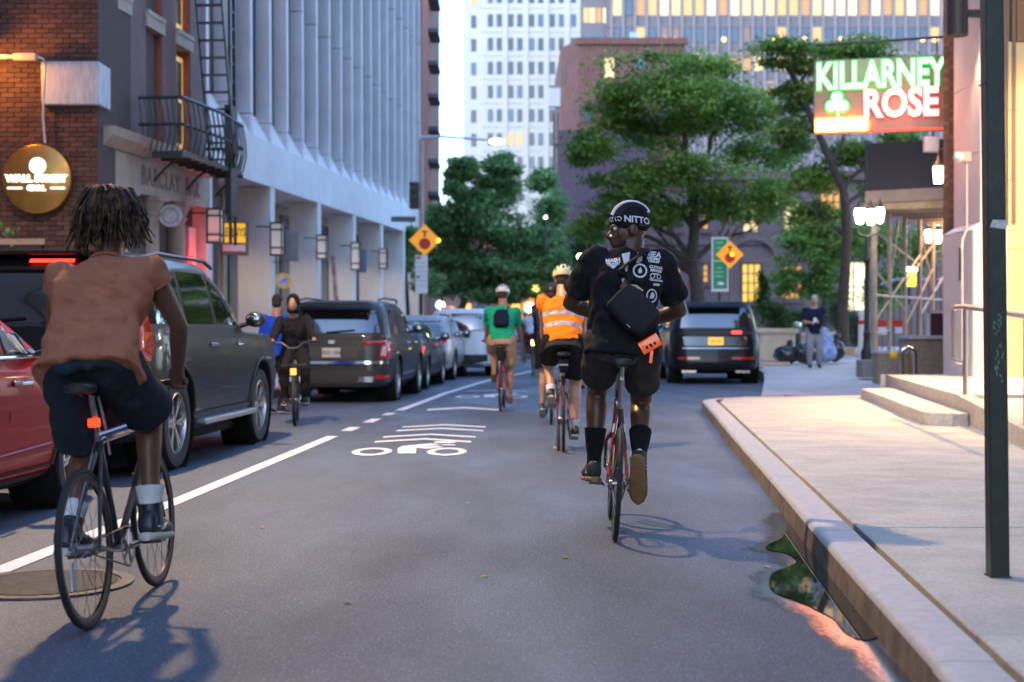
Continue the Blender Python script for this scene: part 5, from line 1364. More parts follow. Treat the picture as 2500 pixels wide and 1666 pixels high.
mid = car('parked_suv', 'grey mid size suv with wide red tail lamps behind the hooded cyclist', (-3.02+.066*2.45, 23.75+2.45, 0), ST, suv_rows(L, Wd, H, .24), paint('paint_mid_grey', (.04,.039,.038)), (-1.38, 1.44),
    box_sides(L, k, L/2-L*.26, .2), [(-.80,1.18), (.80,1.18), (.68,1.56), (-.68,1.56)], ex_mid, wr=.37, ww=.25, mirror=(.9,1.17), trim=.42, cat='suv',
    seams=[[(-1.1,.45), (-1.12,1.15)], [(-.1,.45), (-.1,1.15)]], handles=[(-.3,1.0), (.7,1.0)])

# ---- dark saloon
sal = [(.22,-2.2,2.2,.80,7), (.30,-2.28,2.28,.87,7), (.5,-2.32,2.3,.90,7), (.72,-2.32,2.28,.91,7), (.88,-2.28,2.18,.90,6), (.97,-2.2,1.9,.885,6), (1.0,-1.75,1.05,.87,6), (1.06,-1.62,.9,.84,6), (1.2,-1.34,.6,.77,6), (1.32,-1.02,.28,.70,5), (1.39,-.7,-.02,.6,5), (1.42,-.45,-.3,.4,4)]
def ex_sal(root, h, rf):
    for sg in (1, -1):
        f = (lambda q: q) if sg > 0 else mirrored
        patch('tail_lamp', M_tailon, root, f([(.55,.74), (.86,.74), (.87,.88), (.58,.90)]), rf, .015, .015)
    plate(root, rf, 0, .66)
    patch('lower_trim', M_plastic, root, [(-.8,.25), (.8,.25), (.82,.38), (-.82,.38)], rf, .01)
car('parked_car', 'low dark saloon car squeezed between grey suv and silver crossover', (on_line(31.2,.9)+.08, 30.9, 0), ST, sal, paint('paint_charcoal', (.03,.03,.034)), (-1.38, 1.4),
    [[(-1.05,1.0), (-.18,1.02), (-.18,1.33), (-.7,1.28)], [(-.1,1.02), (.75,1.0), (.3,1.28), (-.1,1.33)]], [(-.62,1.06), (.62,1.06), (.5,1.32), (-.5,1.32)], ex_sal, wr=.33, ww=.22, trim=None, mirror=(.7,1.0), handles=[(-.35,.86), (.55,.86)])

# ---- silver crossover
L, Wd, H = 4.55, 1.86, 1.60; k = H/1.90
def ex_sil(root, h, rf):
    for sg in (1, -1):
        f = (lambda q: q) if sg > 0 else mirrored
        patch('tail_lamp', M_tail, root, f([(.42,.90), (.90,.93), (.905,1.02), (.46,1.0)]), rf, .015, .015)
        MB().tube([(sg*.62,-1.5,1.59), (sg*.64,-1.1,1.625), (sg*.64,.2,1.62), (sg*.6,.5,1.56)], .018, 8).build('roof_rail', M_chrome, root)
    patch('lower_trim', M_plastic, root, [(-.85,.28), (.85,.28), (.87,.46), (-.87,.46)], rf, .01)
    plate(root, rf, 0, .74)
car('parked_car', 'silver crossover with slim red tail lamps ahead of the dark saloon', (on_line(36,.92)+.10, 36.2, 0), ST, suv_rows(L, Wd, H, .34), paint('paint_silver', (.42,.41,.40), .5), (-1.25, 1.32),
    box_sides(L, k, L/2-L*.26, .25)[:2], [(-.70,1.08), (.70,1.08), (.58,1.42), (-.58,1.42)], ex_sil, wr=.345, ww=.23, trim=.38, mirror=(.8,1.06), handles=[(-.3,.92), (.7,.92)])

# ---- white SUV
L, Wd, H = 4.9, 1.92, 1.80; k = H/1.90
def ex_wht(root, h, rf):
    for sg in (1, -1):
        f = (lambda q: q) if sg > 0 else mirrored
        patch('tail_lamp', M_tailon if sg > 0 else M_tail, root, f([(.80,.92), (.925,.92), (.905,1.34), (.83,1.34)]), rf, .02, .02)
        MB().tube([(sg*.66,-1.7,1.79), (sg*.68,-1.2,1.825), (sg*.68,.2,1.82), (sg*.64,.5,1.76)], .02, 8).build('roof_rail', M_chrome, root)
    patch('bumper_trim', M_plastic, root, [(-.9,.30), (.9,.30), (.92,.58), (-.92,.58)], rf, .012)
    patch('chrome_bar', M_chrome, root, [(-.3,1.03), (.3,1.03), (.3,1.08), (-.3,1.08)], rf, .02)
    plate(root, rf, 0, .9)
car('white_suv', 'white suv with upright red tail lamps standing proud of the parked row', (-1.35+.25, 37.0+2.45, 0), ST-.06, suv_rows(L, Wd, H, .16), paint('paint_white', (.70,.70,.72), .05), (-1.38, 1.42),
    box_sides(L, k, L/2-L*.26, .1), [(-.72,1.22), (.72,1.22), (.64,1.62), (-.64,1.62)], ex_wht, wr=.37, ww=.25, trim=.44, mirror=(.9,1.2), cat='suv', handles=[(-.3,1.05), (.7,1.05)])

# ---- black SUV on the right
L, Wd, H = 4.95, 2.10, 1.90; k = H/1.90
def ex_blk(root, h, rf):
    pb = paint('paint_black', (.012,.011,.014))
    for sg in (1, -1):
        f = (lambda q: q) if sg > 0 else mirrored
        patch('corner_panel', M_plastic, root, f([(.90,.62), (1.0,.62), (.97,1.16), (.90,1.16)]), rf, .006)
        patch('bumper_reflector', M_tail, root, f([(.36,.56), (.86,.56), (.86,.615), (.36,.615)]), rf, .03)
        MB().bx(sg*.60-.16, sg*.60+.16, -2.46, -2.3, .26, .31).build('exhaust', M_chrome, root, smooth=0)
    patch('lit_lamp', M_tailon, root, [(.36,1.14), (.58,1.14), (.58,1.20), (.36,1.20)], rf, .02)
    patch('garnish', M_plastic, root, [(-.92,1.12), (.92,1.12), (.90,1.21), (-.90,1.21)], rf, .008)
    patch('plate_recess', mat('recess_gloss', (.02,.018,.015), .15, coat=1.), root, [(-.72,.87), (.72,.87), (.74,1.07), (-.74,1.07)], rf, .004)
    patch('chrome_line', mat('dark_chrome', (.25,.25,.3), .2, metal=1.), root, [(-.75,.80), (.75,.80), (.75,.825), (-.75,.825)], rf, .02)
    plate(root, rf, 0, .97, .34, .17, M_plateo, 'T68 42C')
    MB().bx(-.62, .62, -2.30, -2.05, 1.815, 1.85).build('spoiler', pb, root, smooth=0, bevel=.012)
car('black_suv', 'black luxury suv with a gold plate driving off to the right', (X(1746,32.0)+.12, 32.0+2.4, 0), ST+.02, suv_rows(L, Wd, H, .22), paint('paint_black', (.012,.011,.014)), (-1.48, 1.48),
    box_sides(L, k, L/2-L*.26, .15), [(-.80,1.27), (.80,1.27), (.69,1.72), (-.69,1.72)], ex_blk, wr=.40, ww=.28, trim=.42, mirror=(.9,1.25), cat='suv', handles=[(-.3,1.08), (.7,1.08)], rim=M_alloyd)

# ---- a car further on, headlamps towards us, half hidden by the capped rider
def ex_far(root, h, rf):
    for sg in (1, -1):
        f = (lambda q: q) if sg > 0 else mirrored
        patch('head_lamp', glow('headlamp_glow', (1,.93,.75), 9), root, f([(.56,.62), (.84,.62), (.85,.74), (.58,.74)]), rf, .015, .015)
for (px, d_, lab, pc) in ((1600, 52, 'dark oncoming car with lit headlamps beyond the black suv', (.03,.03,.035)), (1010+250, 72, 'distant oncoming car with bright lamps behind the green shirt rider', (.25,.25,.27))):
    car('far_car', lab, (X(px,d_), d_, 0), .02, sal, paint('paint_far_%d' % d_, pc), (-1.38, 1.4), [], [(-.62,1.04), (.62,1.04), (.5,1.32), (-.5,1.32)], ex_far, wr=.33, ww=.22, trim=None)
# ================================================================== BICYCLES
# local frame: forward +y, bottom bracket above the origin, wheels on z = 0
M_spoke = mat('spoke_steel', (.30, .30, .31), .35, metal=1.)
M_bikeblk = mat('bike_black', (.015, .017, .02), .35, coat=.6)
M_saddle = mat('saddle_vinyl', (.012, .013, .014), .5)
M_chain = mat('chain_steel', (.14, .12, .10), .45, metal=.9)
M_alu = mat('bike_alloy', (.42, .40, .38), .3, metal=1.)
RA, FA, WRAD = -.43, .56, .335
def bike_wheel(parent, y, rimm, tyrem, r=WRAD, tw=.014, ns=24, rimd=.022, tr=(1.,)):
    rm = MB().lathe([(r-.03-rimd,-.006), (r-.03,-.011), (r-.024,-.011), (r-.024,.011), (r-.03,.011), (r-.03-rimd,.006)], 48, axis='x', close=True)
    w = rm.build('wheel', rimm, parent); w.location = (0, y, r)
    MB().lathe([(r-.028,-tw*.7), (r-.016,-tw), (r-.005,-tw*.75), (r,0), (r-.005,tw*.75), (r-.016,tw), (r-.028,tw*.7)], 48, axis='x', close=True).build('tyre', tyrem, w)
    MB().lathe([(.001,-.05), (.02,-.05), (.026,-.035), (.016,-.03), (.016,.03), (.026,.035), (.02,.05), (.001,.05)], 14, axis='x').build('hub', M_alu, w)
    sp = MB(); rng = random.Random(1)
    for k in range(ns):
        a = 2*pi*k/ns; s = 1 if k % 2 else -1; b = a+(.5 if (k//2) % 2 else -.5)
        sp.tube([(s*.033, .024*cos(b), .024*sin(b)), (0, (r-.05)*cos(a), (r-.05)*sin(a))], .0014, 4)
    tag(sp.build('spokes', M_spoke, w), kind='stuff')
    return w
def bicycle(label, loc, yaw, lean=0., paintm=None, rimm=None, tyrem=None, crank=0., bars='flat', zs=.98, group=None, tw=.014, saddlez=None, light=None, name='bicycle', hb=.98, fork=None, steer=0., extra=None, rack=False, detail=True, scale=1., rimd=.022):
    t = thing(name, label, 'bicycle', loc, (0, lean, yaw), group, scale)
    pm = paintm or M_bikeblk; fk = fork or pm
    bike_wheel(t, RA, rimm or M_bikeblk, tyrem or M_tyre, tw=tw, rimd=rimd)
    bike_wheel(t, FA, rimm or M_bikeblk, tyrem or M_tyre, tw=tw, rimd=rimd)
    bb = Vector((0,0,.275)); st = Vector((0,-.165,.79)); h0 = Vector((0,.445,.60)); h1 = Vector((0,.405,.80)); ra = Vector((0,RA,WRAD)); fa = Vector((0,FA,WRAD))
    fr = MB().tube([bb, st], .0155, 10).tube([st-Vector((0,0,.03)), h1-Vector((0,-.005,.02))], .014, 10).tube([bb, h0+Vector((0,0,.02))], .018, 10).tube([h0, h1], .02, 10)
    for s in (-1, 1):
        fr.tube([bb+Vector((s*.03,0,0)), Vector((s*.045,-.2,.29)), ra+Vector((s*.062,0,0))], [.012,.011,.009], 8)
        fr.tube([st+Vector((s*.012,0,-.03)), Vector((s*.04,RA*.75,.52)), ra+Vector((s*.062,0,0))], [.009,.009,.008], 8)
    fr.tube([bb-Vector((.035,0,0)), bb+Vector((.035,0,0))], .023, 10)
    fr.build('frame', pm, t)
    f = MB()
    for s in (-1, 1): f.tube([h0+Vector((s*.02,.01,-.02)), Vector((s*.055,.48,.52)), Vector((s*.055,.50,.44)), fa+Vector((s*.052,0,0))], [.014,.013,.012,.009], 8)
    f.tube([h0+Vector((-.055,.02,-.05)), h0+Vector((.055,.02,-.05))], .013, 8)
    f.build('fork', fk, t)
    sdir = (st-bb).normalized(); sz = zs-.03
    sp_ = bb+sdir*((sz-bb.z)/sdir.z)
    MB().tube([st-sdir*.02, sp_], .0135, 10).tube([st-sdir*.025, st+sdir*.008], .018, 10).build('seat_post', M_bikeblk if paintm is None else M_alu if detail else M_bikeblk, t)
    sc = sp_+Vector((0,-.02,.03))
    sd = MB().secs([(sc+Vector((0,.145,-.012)),(.018,0,0),(0,0,.014),2.4), (sc+Vector((0,.09,-.004)),(.022,0,0),(0,0,.02),2.4), (sc+Vector((0,0,-.002)),(.035,0,0),(0,0,.024),2.4), (sc+Vector((0,-.07,.0)),(.064,0,0),(0,0,.028),2.6), (sc+Vector((0,-.115,.004)),(.07,0,0),(0,0,.026),2.6), (sc+Vector((0,-.135,.004)),(.055,0,0),(0,0,.018),2.4)], 16)
    so = sd.build('saddle', M_saddle, t, smooth=60)
    mb = MB()
    for s in (-1, 1): mb.tube([sc+Vector((s*.022,.09,-.02)), sc+Vector((s*.022,.0,-.04)), sc+Vector((s*.025,-.09,-.02))], .0035, 6)
    mb.build('saddle_rail', M_alu, so)
    # stem and bars
    stem = MB().tube([h1, h1+Vector((0,-.012,.05)), Vector((0,.50,hb))], .015, 8).build('stem', M_bikeblk, t)
    bc = Vector((0,.50,hb))
    if bars == 'flat':
        MB().tube([bc+Vector((-.22,-.03,.0)), bc+Vector((-.1,0,0)), bc+Vector((.1,0,0)), bc+Vector((.22,-.03,0))], .0125, 8).build('handlebar', M_bikeblk, t)
        for s in (-1, 1): MB().tube([bc+Vector((s*.13,-.005,0)), bc+Vector((s*.235,-.034,0))], .0175, 10).build('grip', M_saddle, t)
    elif bars == 'riser':
        MB().tube([bc+Vector((-.33,-.09,.08)), bc+Vector((-.14,-.02,.07)), bc+Vector((-.05,0,0)), bc+Vector((.05,0,0)), bc+Vector((.14,-.02,.07)), bc+Vector((.33,-.09,.08))], .0125, 8).build('handlebar', M_bikeblk, t)
        for s in (-1, 1): MB().tube([bc+Vector((s*.22,-.05,.078)), bc+Vector((s*.345,-.095,.08))], .0175, 10).build('grip', M_saddle, t)
    else:
        for s in (-1, 1):
            MB().tube([bc, bc+Vector((s*.18,0,0)), bc+Vector((s*.205,.03,0)), bc+Vector((s*.21,.09,-.03)), bc+Vector((s*.215,.085,-.10)), bc+Vector((s*.22,.02,-.135)), bc+Vector((s*.225,-.08,-.14))], .0145, 8).build('handlebar', M_saddle, t)
            MB().tube([bc+Vector((s*.21,.09,-.01)), bc+Vector((s*.21,.13,.03)), bc+Vector((s*.21,.14,-.05)), bc+Vector((s*.212,.12,-.11))], .011, 6).build('brake_lever', M_bikeblk, t)
    # drivetrain on the right
    cr = MB().lathe([(.078,-.002), (.092,-.002), (.092,.002), (.078,.002)], 30, c=(.045,0,.275), axis='x', close=True)
    for k in range(5):
        a = 2*pi*k/5; cr.tube([(.045,0,.275), (.045,.08*cos(a),.275+.08*sin(a))], .006, 5)
    co = cr.build('chainring', M_alu, t)
    cl_ = .17
    for s, ph in ((1, crank), (-1, crank+pi)):
        py, pz_ = cl_*cos(ph), .275+cl_*sin(ph)
        c_ = MB().tube([(s*.055,0,.275), (s*.068,py,pz_)], [.014,.011], 8).build('crank_arm', M_alu if detail else M_bikeblk, t)
        MB().box((s*.115, py, pz_), (.085,.085,.022)).tube([(s*.068,py,pz_), (s*.10,py,pz_)], .007, 6).build('pedal', M_bikeblk, c_, smooth=0)
    ch = MB()
    for zo in (1, -1): ch.tube([(.045,0,.275+zo*.089), (.045,RA,WRAD+zo*.032)], .0045, 5)
    ch.lathe([(.02,-.004), (.034,-.003), (.034,.003), (.02,.004)], 16, c=(.045,RA,WRAD), axis='x', close=True)
    ch.build('chain', M_chain, t)
    MB().box((0,.475,.70), (.03,.02,.05)).build('brake_caliper', M_alu, t, smooth=0) if detail else None
    if light:
        z_, y_, m_, s_ = light
        MB().box((0,y_,z_), s_).build('rear_light', m_, t, smooth=0, bevel=.006)
    if rack:
        MB().bx(-.16,.16,.45,.80,.78,.80).tube([(0,.47,.72),(0,.6,.78)], .012, 6).build('front_rack', M_bikeblk, t, smooth=0)
    if extra: extra(t)
    return t
# ================================================================== PEOPLE
def skin(n, c, c2=None): return mat(n, c, .40, var=.14, vscale=18, bump=.03, bscale=120, spec=.45)
SK_dark = skin('skin_dark', (.115, .052, .030)); SK_deep = skin('skin_deep', (.085, .038, .022)); SK_light = skin('skin_light', (.46, .26, .17)); SK_tan = skin('skin_tan', (.34, .17, .09))
def cloth(n, c=(.1,.1,.1), var=.12, bump=.12, rough=.85): return mat(n, c, rough, var=var, vscale=9, bump=bump, bscale=260, spec=.12)
M_eye = mat('eye_white', (.6,.57,.53), .25); M_iris = mat('iris_dark', (.012,.008,.006), .15)

def ik(a, b, l1, l2, pole):
    a, b, pole = Vector(a), Vector(b), Vector(pole); d = b-a; L = min(d.length, (l1+l2)*.999); u = d.normalized()
    x = (l1*l1-l2*l2+L*L)/(2*L); h = sqrt(max(l1*l1-x*x, 0)); v = pole-u*pole.dot(u); v.normalize()
    return a+u*x+v*h

class Person:
    """pose in the local frame of the bicycle: forward +y; k scales the build"""
    def __init__(s, label, loc, rot, pelvis, lean, head, hands, feet, k=1., skinm=None, side=0., elbow=None, knee_out=.10, voxel=.014, toe=None, bulk=1., shoulder=.185, neck_fwd=.03, headlift=.0, group=None, elbows=None, twist=0., hipw=.09):
        s.t = thing('person', label, 'person', loc, rot, group); s.k = k; s.sk = skinm; s.vox = voxel; s.bulk = bulk
        s.p = Vector(pelvis); s.sp = Vector((side, sin(lean), cos(lean))).normalized()
        s.R = Vector((cos(twist), sin(twist), 0)); s.R = (s.R-s.sp*s.R.dot(s.sp)).normalized(); s.F = s.sp.cross(s.R)*1.0
        T = .50*k; s.T = T
        s.sh = {q: s.p+s.sp*(T*.93)+s.R*(q*shoulder*k) for q in (-1, 1)}
        s.neck = s.p+s.sp*(T*1.02)
        yaw, pitch, roll = head; s.HM = Euler((pitch, roll, yaw)).to_matrix()
        s.hc = s.neck+s.sp*(.10*k)+Vector((0,neck_fwd,.10*k+headlift))
        s.hand = {q: Vector(h) for q, h in zip((-1, 1), hands)}; s.ank = {q: Vector(f) for q, f in zip((-1, 1), feet)}
        s.hip = {q: s.p+s.R*(q*hipw*k)+s.sp*.02 for q in (-1, 1)}
        ua, fa, th, sn = .29*k, .265*k, .43*k, .435*k
        s.elb = {q: (Vector(elbows[0 if q < 0 else 1]) if elbows else ik(s.sh[q], s.hand[q], ua, fa, elbow or (q*.8,-.2,-.6))) for q in (-1, 1)}
        s.kne = {q: ik(s.hip[q], s.ank[q], th, sn, (q*knee_out, 1, .35)) for q in (-1, 1)}
        s.toe = {q: Vector((toe or {-1:(0,1,-.15), 1:(0,1,-.15)})[q]).normalized() for q in (-1, 1)}
    def H(s, v): return s.hc+s.HM @ (Vector(v)*s.k*1.0)
    def body(s, legs=True, finger_curl=True, ear=True, lower_torso=True):
        k = s.k; b = s.bulk; mb = MB(); R, F = s.R, s.F
        for f, rx, ry in (): pass
        mb.secs([(s.p-s.sp*.06, R*.13*k, F*.09*k, 2.4), (s.p+s.sp*.05, R*.145*k, F*.10*k, 2.4), (s.p+s.sp*s.T*.4, R*.125*k*b, F*.09*k*b, 2.4), (s.p+s.sp*s.T*.75, R*.155*k, F*.10*k, 2.4), (s.p+s.sp*s.T*.98, R*.11*k, F*.07*k, 2.2)], 18)
        mb.limb([(s.p+s.sp*s.T*.92, .072*k*b), (s.H((0,-.02,-.07)), .060*k*b)])
        for q in (-1, 1):
            sh, el, ha = s.sh[q], s.elb[q], s.hand[q]; wr = el.lerp(ha, .86)
            mb.limb([(sh, .058*k*b), (sh.lerp(el,.45), .053*k*b), (el, .041*k*b), (el.lerp(wr,.3), .043*k*b), (wr, .028*k)])
            s.hand_at(mb, el, ha, q)
            if legs:
                hp, kn, an = s.hip[q], s.kne[q], s.ank[q]; d = (an-kn).normalized(); bk = Vector((0,-1,0)); bk = (bk-d*bk.dot(d)).normalized()
                mb.limb([(hp, .092*k*b), (hp.lerp(kn,.45), .080*k*b), (kn, .056*k*b), (kn.lerp(an,.28)+bk*.018*k, .057*k*b), (kn.lerp(an,.6)+bk*.008*k, .043*k*b), (an, .033*k), (an+s.toe[q]*.09*k-Vector((0,0,.03)), .032*k)])
        # head
        def E(c, rx, ry, rz):
            o = len(mb.v); mb.ell((0,0,0), rx*k, ry*k, rz*k, 16, 10); mb.v[o:] = [tuple(s.H(c)+s.HM @ Vector(v)) for v in mb.v[o:]]
        E((0,-.012,.032), .074, .094, .094); E((0,.03,-.025), .062, .066, .085); E((0,.038,-.075), .052, .050, .042); E((0,.072,-.10), .026, .022, .020)
        E((0,.088,.022), .048, .016, .012)
        for c, r in (((0,.096,.0), .011), ((0,.108,-.018), .014), ((0,.112,-.032), .018)): E(c, r, r, r)
        for q in (-1, 1):
            E((q*.014,.104,-.036), .011, .012, .010); E((q*.043,.058,-.022), .022, .022, .022)
            E((q*.076,-.004,-.004), .011, .022, .032); E((q*.078,-.012,.008), .010, .016, .018)
        E((0,.092,-.063), .026, .016, .009); E((0,.089,-.079), .023, .015, .010)
        o = organic(mb, 'body', s.sk, s.t, s.vox, 4)
        return o
    def hand_at(s, mb, el, ha, q):
        k = s.k; d = (ha-el).normalized(); pole = Vector((0,0,-1)); dn = (pole-d*pole.dot(d)); dn = dn.normalized() if dn.length > .01 else Vector((0,1,0)); lat = d.cross(dn)*1.0
        c = ha-d*.02
        mb.limb([(c-d*.045*k, .026*k), (c+d*.02*k, .030*k)], 10)
        for i in range(4):
            o = c+d*.03*k+lat*((i-1.5)*.0185*k); L = (.85, 1., .95, .75)[i]*k
            mb.limb([(o, .0105*k), (o+d*.028*L+dn*.008, .0098*k), (o+d*.035*L+dn*.035, .0092*k), (o+d*.012*L+dn*.05, .0085*k)], 8)
        o = c-d*.02*k-lat*(.028*k*q*(1 if lat.dot(s.R)*q > 0 else -1))
        mb.limb([(o, .0125*k), (o+d*.03*k+dn*.03*k, .011*k), (o+d*.052*k+dn*.042*k, .0095*k)], 8)
    def shirt(s, m, sleeve=.5, loose=.03, hem=.02, vox=None, disp=.012, name='shirt', sr=.068, wide=1., hemflare=0., back=0.):
        k = s.k; mb = MB(); R, F = s.R, s.F; b = s.bulk
        mb.secs([(s.p+s.sp*(hem)-F*.0, R*(.155*k*wide+loose+hemflare), F*(.115*k*b+loose*.8+hemflare*.6), 2.6), (s.p+s.sp*(hem+.08), R*(.15*k*wide+loose+hemflare*.6), F*(.115*k*b+loose*.8), 2.6),
                 (s.p+s.sp*s.T*.45-F*back, R*(.145*k*b*wide+loose), F*(.108*k*b+loose*.7), 2.5), (s.p+s.sp*s.T*.70-F*back, R*(.170*k*wide+loose), F*(.118*k*b+loose*.6), 2.5), (s.p+s.sp*s.T*.86, R*(.178*k*wide+loose*.6), F*(.105*k*b+loose*.5), 2.3),
                 (s.p+s.sp*s.T*.97, R*(.135*k*wide+loose*.5), F*(.08*k+loose*.3), 2.2), (s.p+s.sp*s.T*1.05, R*(.072*k+loose*.2), F*(.062*k+loose*.2), 2.)], 24)
        for q in (-1, 1):
            sh, el, ha = s.sh[q], s.elb[q], s.hand[q]
            if sleeve <= 0: continue
            if sleeve < 1: mb.tube([sh-s.R*q*.05-s.sp*.01, sh+s.R*q*.01, sh.lerp(el,sleeve*.6), sh.lerp(el,sleeve)], [sr*k*b*1.05, sr*k*b*1.06, sr*k*b, sr*k*b*1.0], 16); mb.ell(sh, sr*k*b*1.05, sr*k*b*1.05, sr*k*b*1.0)
            else: mb.limb([(sh, sr*k), (sh.lerp(el,.5), sr*.95*k), (el, sr*.86*k), (el.lerp(ha,.8), sr*.66*k)])
        return organic(mb, name, m, s.t, vox or s.vox*.85, 4, disp, .13, .022)
    def shorts(s, m, length=.8, loose=.03, name='shorts', vox=None, disp=.012, flare=.0):
        k = s.k; b = s.bulk; mb = MB(); R, F = s.R, s.F
        mb.secs([(s.p-s.sp*.09, R*(.155*k), F*(.10*k+loose), 2.4), (s.p-s.sp*.02, R*(.165*k+loose*.8), F*(.125*k*b+loose*.7), 2.4), (s.p+s.sp*.10, R*(.15*k+loose*.6), F*(.11*k*b+loose*.4), 2.4), (s.p+s.sp*.16, R*(.14*k+loose*.4), F*(.105*k*b+loose*.3), 2.4)], 20)
        for q in (-1, 1):
            hp, kn, an = s.hip[q], s.kne[q], s.ank[q]
            if length <= 1: mb.tube([hp+Vector((0,0,.03)), hp, hp.lerp(kn,length*.55), hp.lerp(kn,length)], [.09*k*b+loose, .105*k*b+loose*.8, .092*k*b+loose+flare*.5, .080*k*b+loose+flare], 18); mb.ell(hp, .103*k*b+loose*.7, .103*k*b+loose*.7, .103*k*b+loose*.7)
            else: mb.limb([(hp, .10*k*b+loose), (hp.lerp(kn,.5), .09*k+loose), (kn, .065*k+loose), (kn.lerp(an,.5), .058*k+loose), (kn.lerp(an,.95), .045*k+loose)])
        return organic(mb, name, m, s.t, vox or s.vox*.85, 4, disp, .12, .014)
    def shoe(s, q, m, sole, sock=None, sockh=.12, lace=None, size=1., soleth=.016, high=0.):
        k = s.k*size; a = s.ank[q]; f = s.toe[q]; up = Vector((0,0,1)); up = (up-f*up.dot(f)).normalized(); r = f.cross(up)
        h0 = a-up*.052*k
        def sec(y, z, w, h): return (h0+f*y*k+up*z*k, r*w*k, up*h*k, 2.6)
        o = MB().secs([sec(-.065,.026,.022,.024), sec(-.055,.040,.034,.044), sec(-.01,.045+high*.4,.038,.052+high*.4), sec(.04,.040,.040,.045), sec(.09,.030,.044,.033), sec(.14,.024,.046,.026), sec(.18,.020,.038,.021), sec(.20,.017,.018,.013)], 18).build('shoe', m, s.t, smooth=70)
        MB().secs([sec(-.072,-.006,.022,soleth/2/.9), sec(-.055,-.006,.037,soleth/2/.9), (h0+f*.02*k-up*.006*k, r*.036*k, up*soleth*.6*k, 4), sec(.09,-.006,.047,soleth/2/.9), sec(.15,-.004,.049,soleth/2/.9), sec(.195,-.002,.032,soleth/2/.9), sec(.212,.0,.012,soleth/2/.9)], 18).build('sole', sole, o, smooth=60)
        if lace:
            mb = MB()
            for i in range(4): mb.tube([h0+f*(.035+i*.022)*k+up*(.082-i*.011)*k+r*.028*k, h0+f*(.04+i*.022)*k+up*(.092-i*.012)*k, h0+f*(.035+i*.022)*k+up*(.082-i*.011)*k-r*.028*k], .004, 5)
            mb.build('laces', lace, o)
        if high:
            d = (s.kne[q]-a).normalized(); MB().tube([a-up*.02, a+d*.05*k, a+d*(.07+high)*k], [.050*k,.046*k,.044*k], 16).build('collar', m, o)
        if sock:
            d = (s.kne[q]-a).normalized(); MB().tube([a-d*.03, a+d*sockh*.3, a+d*sockh*.6+Vector((0,-.006,0)), a+d*sockh+Vector((0,-.010,0))], [.038*k, .038*k, .043*k*(1+sockh*.5), .047*k*(1+sockh)], 16).build('sock', sock, s.t)
        return o
    def eyes(s):
        for q in (-1, 1):
            e = MB().ell(s.H((q*.031,.084,.006)), .012*s.k, .012*s.k, .010*s.k, 10, 8).build('eye', M_eye, s.t)
            MB().ell(s.H((q*.031,.0935,.006)), .006*s.k, .006*s.k, .006*s.k, 8, 6).build('iris', M_iris, e)
    def on_head(s, mb):
        mb.v = [tuple(s.H(v)) for v in mb.v]; return mb
    def helmet(s, m, vent, name='helmet'):
        k = 1.; mb = MB()
        rings = []
        for j in range(8):
            a = -.22+(pi/2+.22)*j/7; rings.append([(.104*cos(a)*cos(2*pi*i/28), -.008+.134*cos(a)*sin(2*pi*i/28), .045+.108*sin(a)-(.035 if False else 0)*0) for i in range(28)])
        mb.loft(rings); h = s.on_head(mb).build(name, m, s.t, smooth=80)
        for (x, a0, a1) in ((0,.9,1.35), (.042,.55,1.2), (-.042,.55,1.2), (.075,.25,.8), (-.075,.25,.8), (0,.35,.65)):
            for back in (-1, 1):
                v = MB(); pts = []
                for i in range(6):
                    a = a0+(a1-a0)*i/5; z = .045+.110*sin(a); y = -.008+back*.136*cos(a); w = sqrt(max(0, 1-(x/.106)**2)); pts.append((x*(1-.15*sin(a)), y*w, .045+(z-.045)*w+.001))
                v.tube(pts, [.003,.010,.013,.013,.010,.003], 8); s.on_head(v).build('vent', vent, h)
        sv = MB().tube([(-.07,.03,-.0), (-.06,.05,-.08), (0,.06,-.118), (.06,.05,-.08), (.07,.03,0)], .006, 5); s.on_head(sv).build('strap', M_bikeblk, s.t)
        return h
    def hair_cap(s, m, low=0., name='hair', puff=1.):
        mb = MB(); o = 0
        mb.ell((0,-.022,.045), .080*puff, .097*puff, .094*puff, 18, 12); mb.ell((0,-.045,-.01), .072*puff, .07*puff, .075*puff, 16, 10)
        s.on_head(mb); return organic(mb, name, m, s.t, .012, 3, .01, .02)

def bvh_of(o):
    me = o.data; return BVHTree.FromPolygons([v.co for v in me.vertices], [tuple(p.vertices) for p in me.polygons])
def decal(target, mb_or_mesh, name, m, parent, origin, xdir, ydir, ray, off=.003, sub=.02):
    """flat print: an x-y drawing laid on the cloth along a ray direction"""
    bv = bvh_of(target)
    if isinstance(mb_or_mesh, MB): me = mb_or_mesh.mesh(name, None, 0)
    else: me = mb_or_mesh
    bm = bmesh.new(); bm.from_mesh(me); bmesh.ops.triangulate(bm, faces=bm.faces[:])
    if sub:
        for _ in range(2):
            e = [x for x in bm.edges if x.calc_length() > sub]
            if e: bmesh.ops.subdivide_edges(bm, edges=e, cuts=1); bmesh.ops.triangulate(bm, faces=bm.faces[:])
    origin, xdir, ydir, ray = Vector(origin), Vector(xdir).normalized(), Vector(ydir).normalized(), Vector(ray).normalized()
    for v in bm.verts:
        p = origin+xdir*v.co.x+ydir*v.co.y
        hit = bv.ray_cast(p-ray*.6, ray)
        v.co = (hit[0]-ray*off) if hit[0] else p
    bm.to_mesh(me); bm.free(); me.materials.clear(); me.materials.append(m); me.name = name
    return link(name, me, parent)

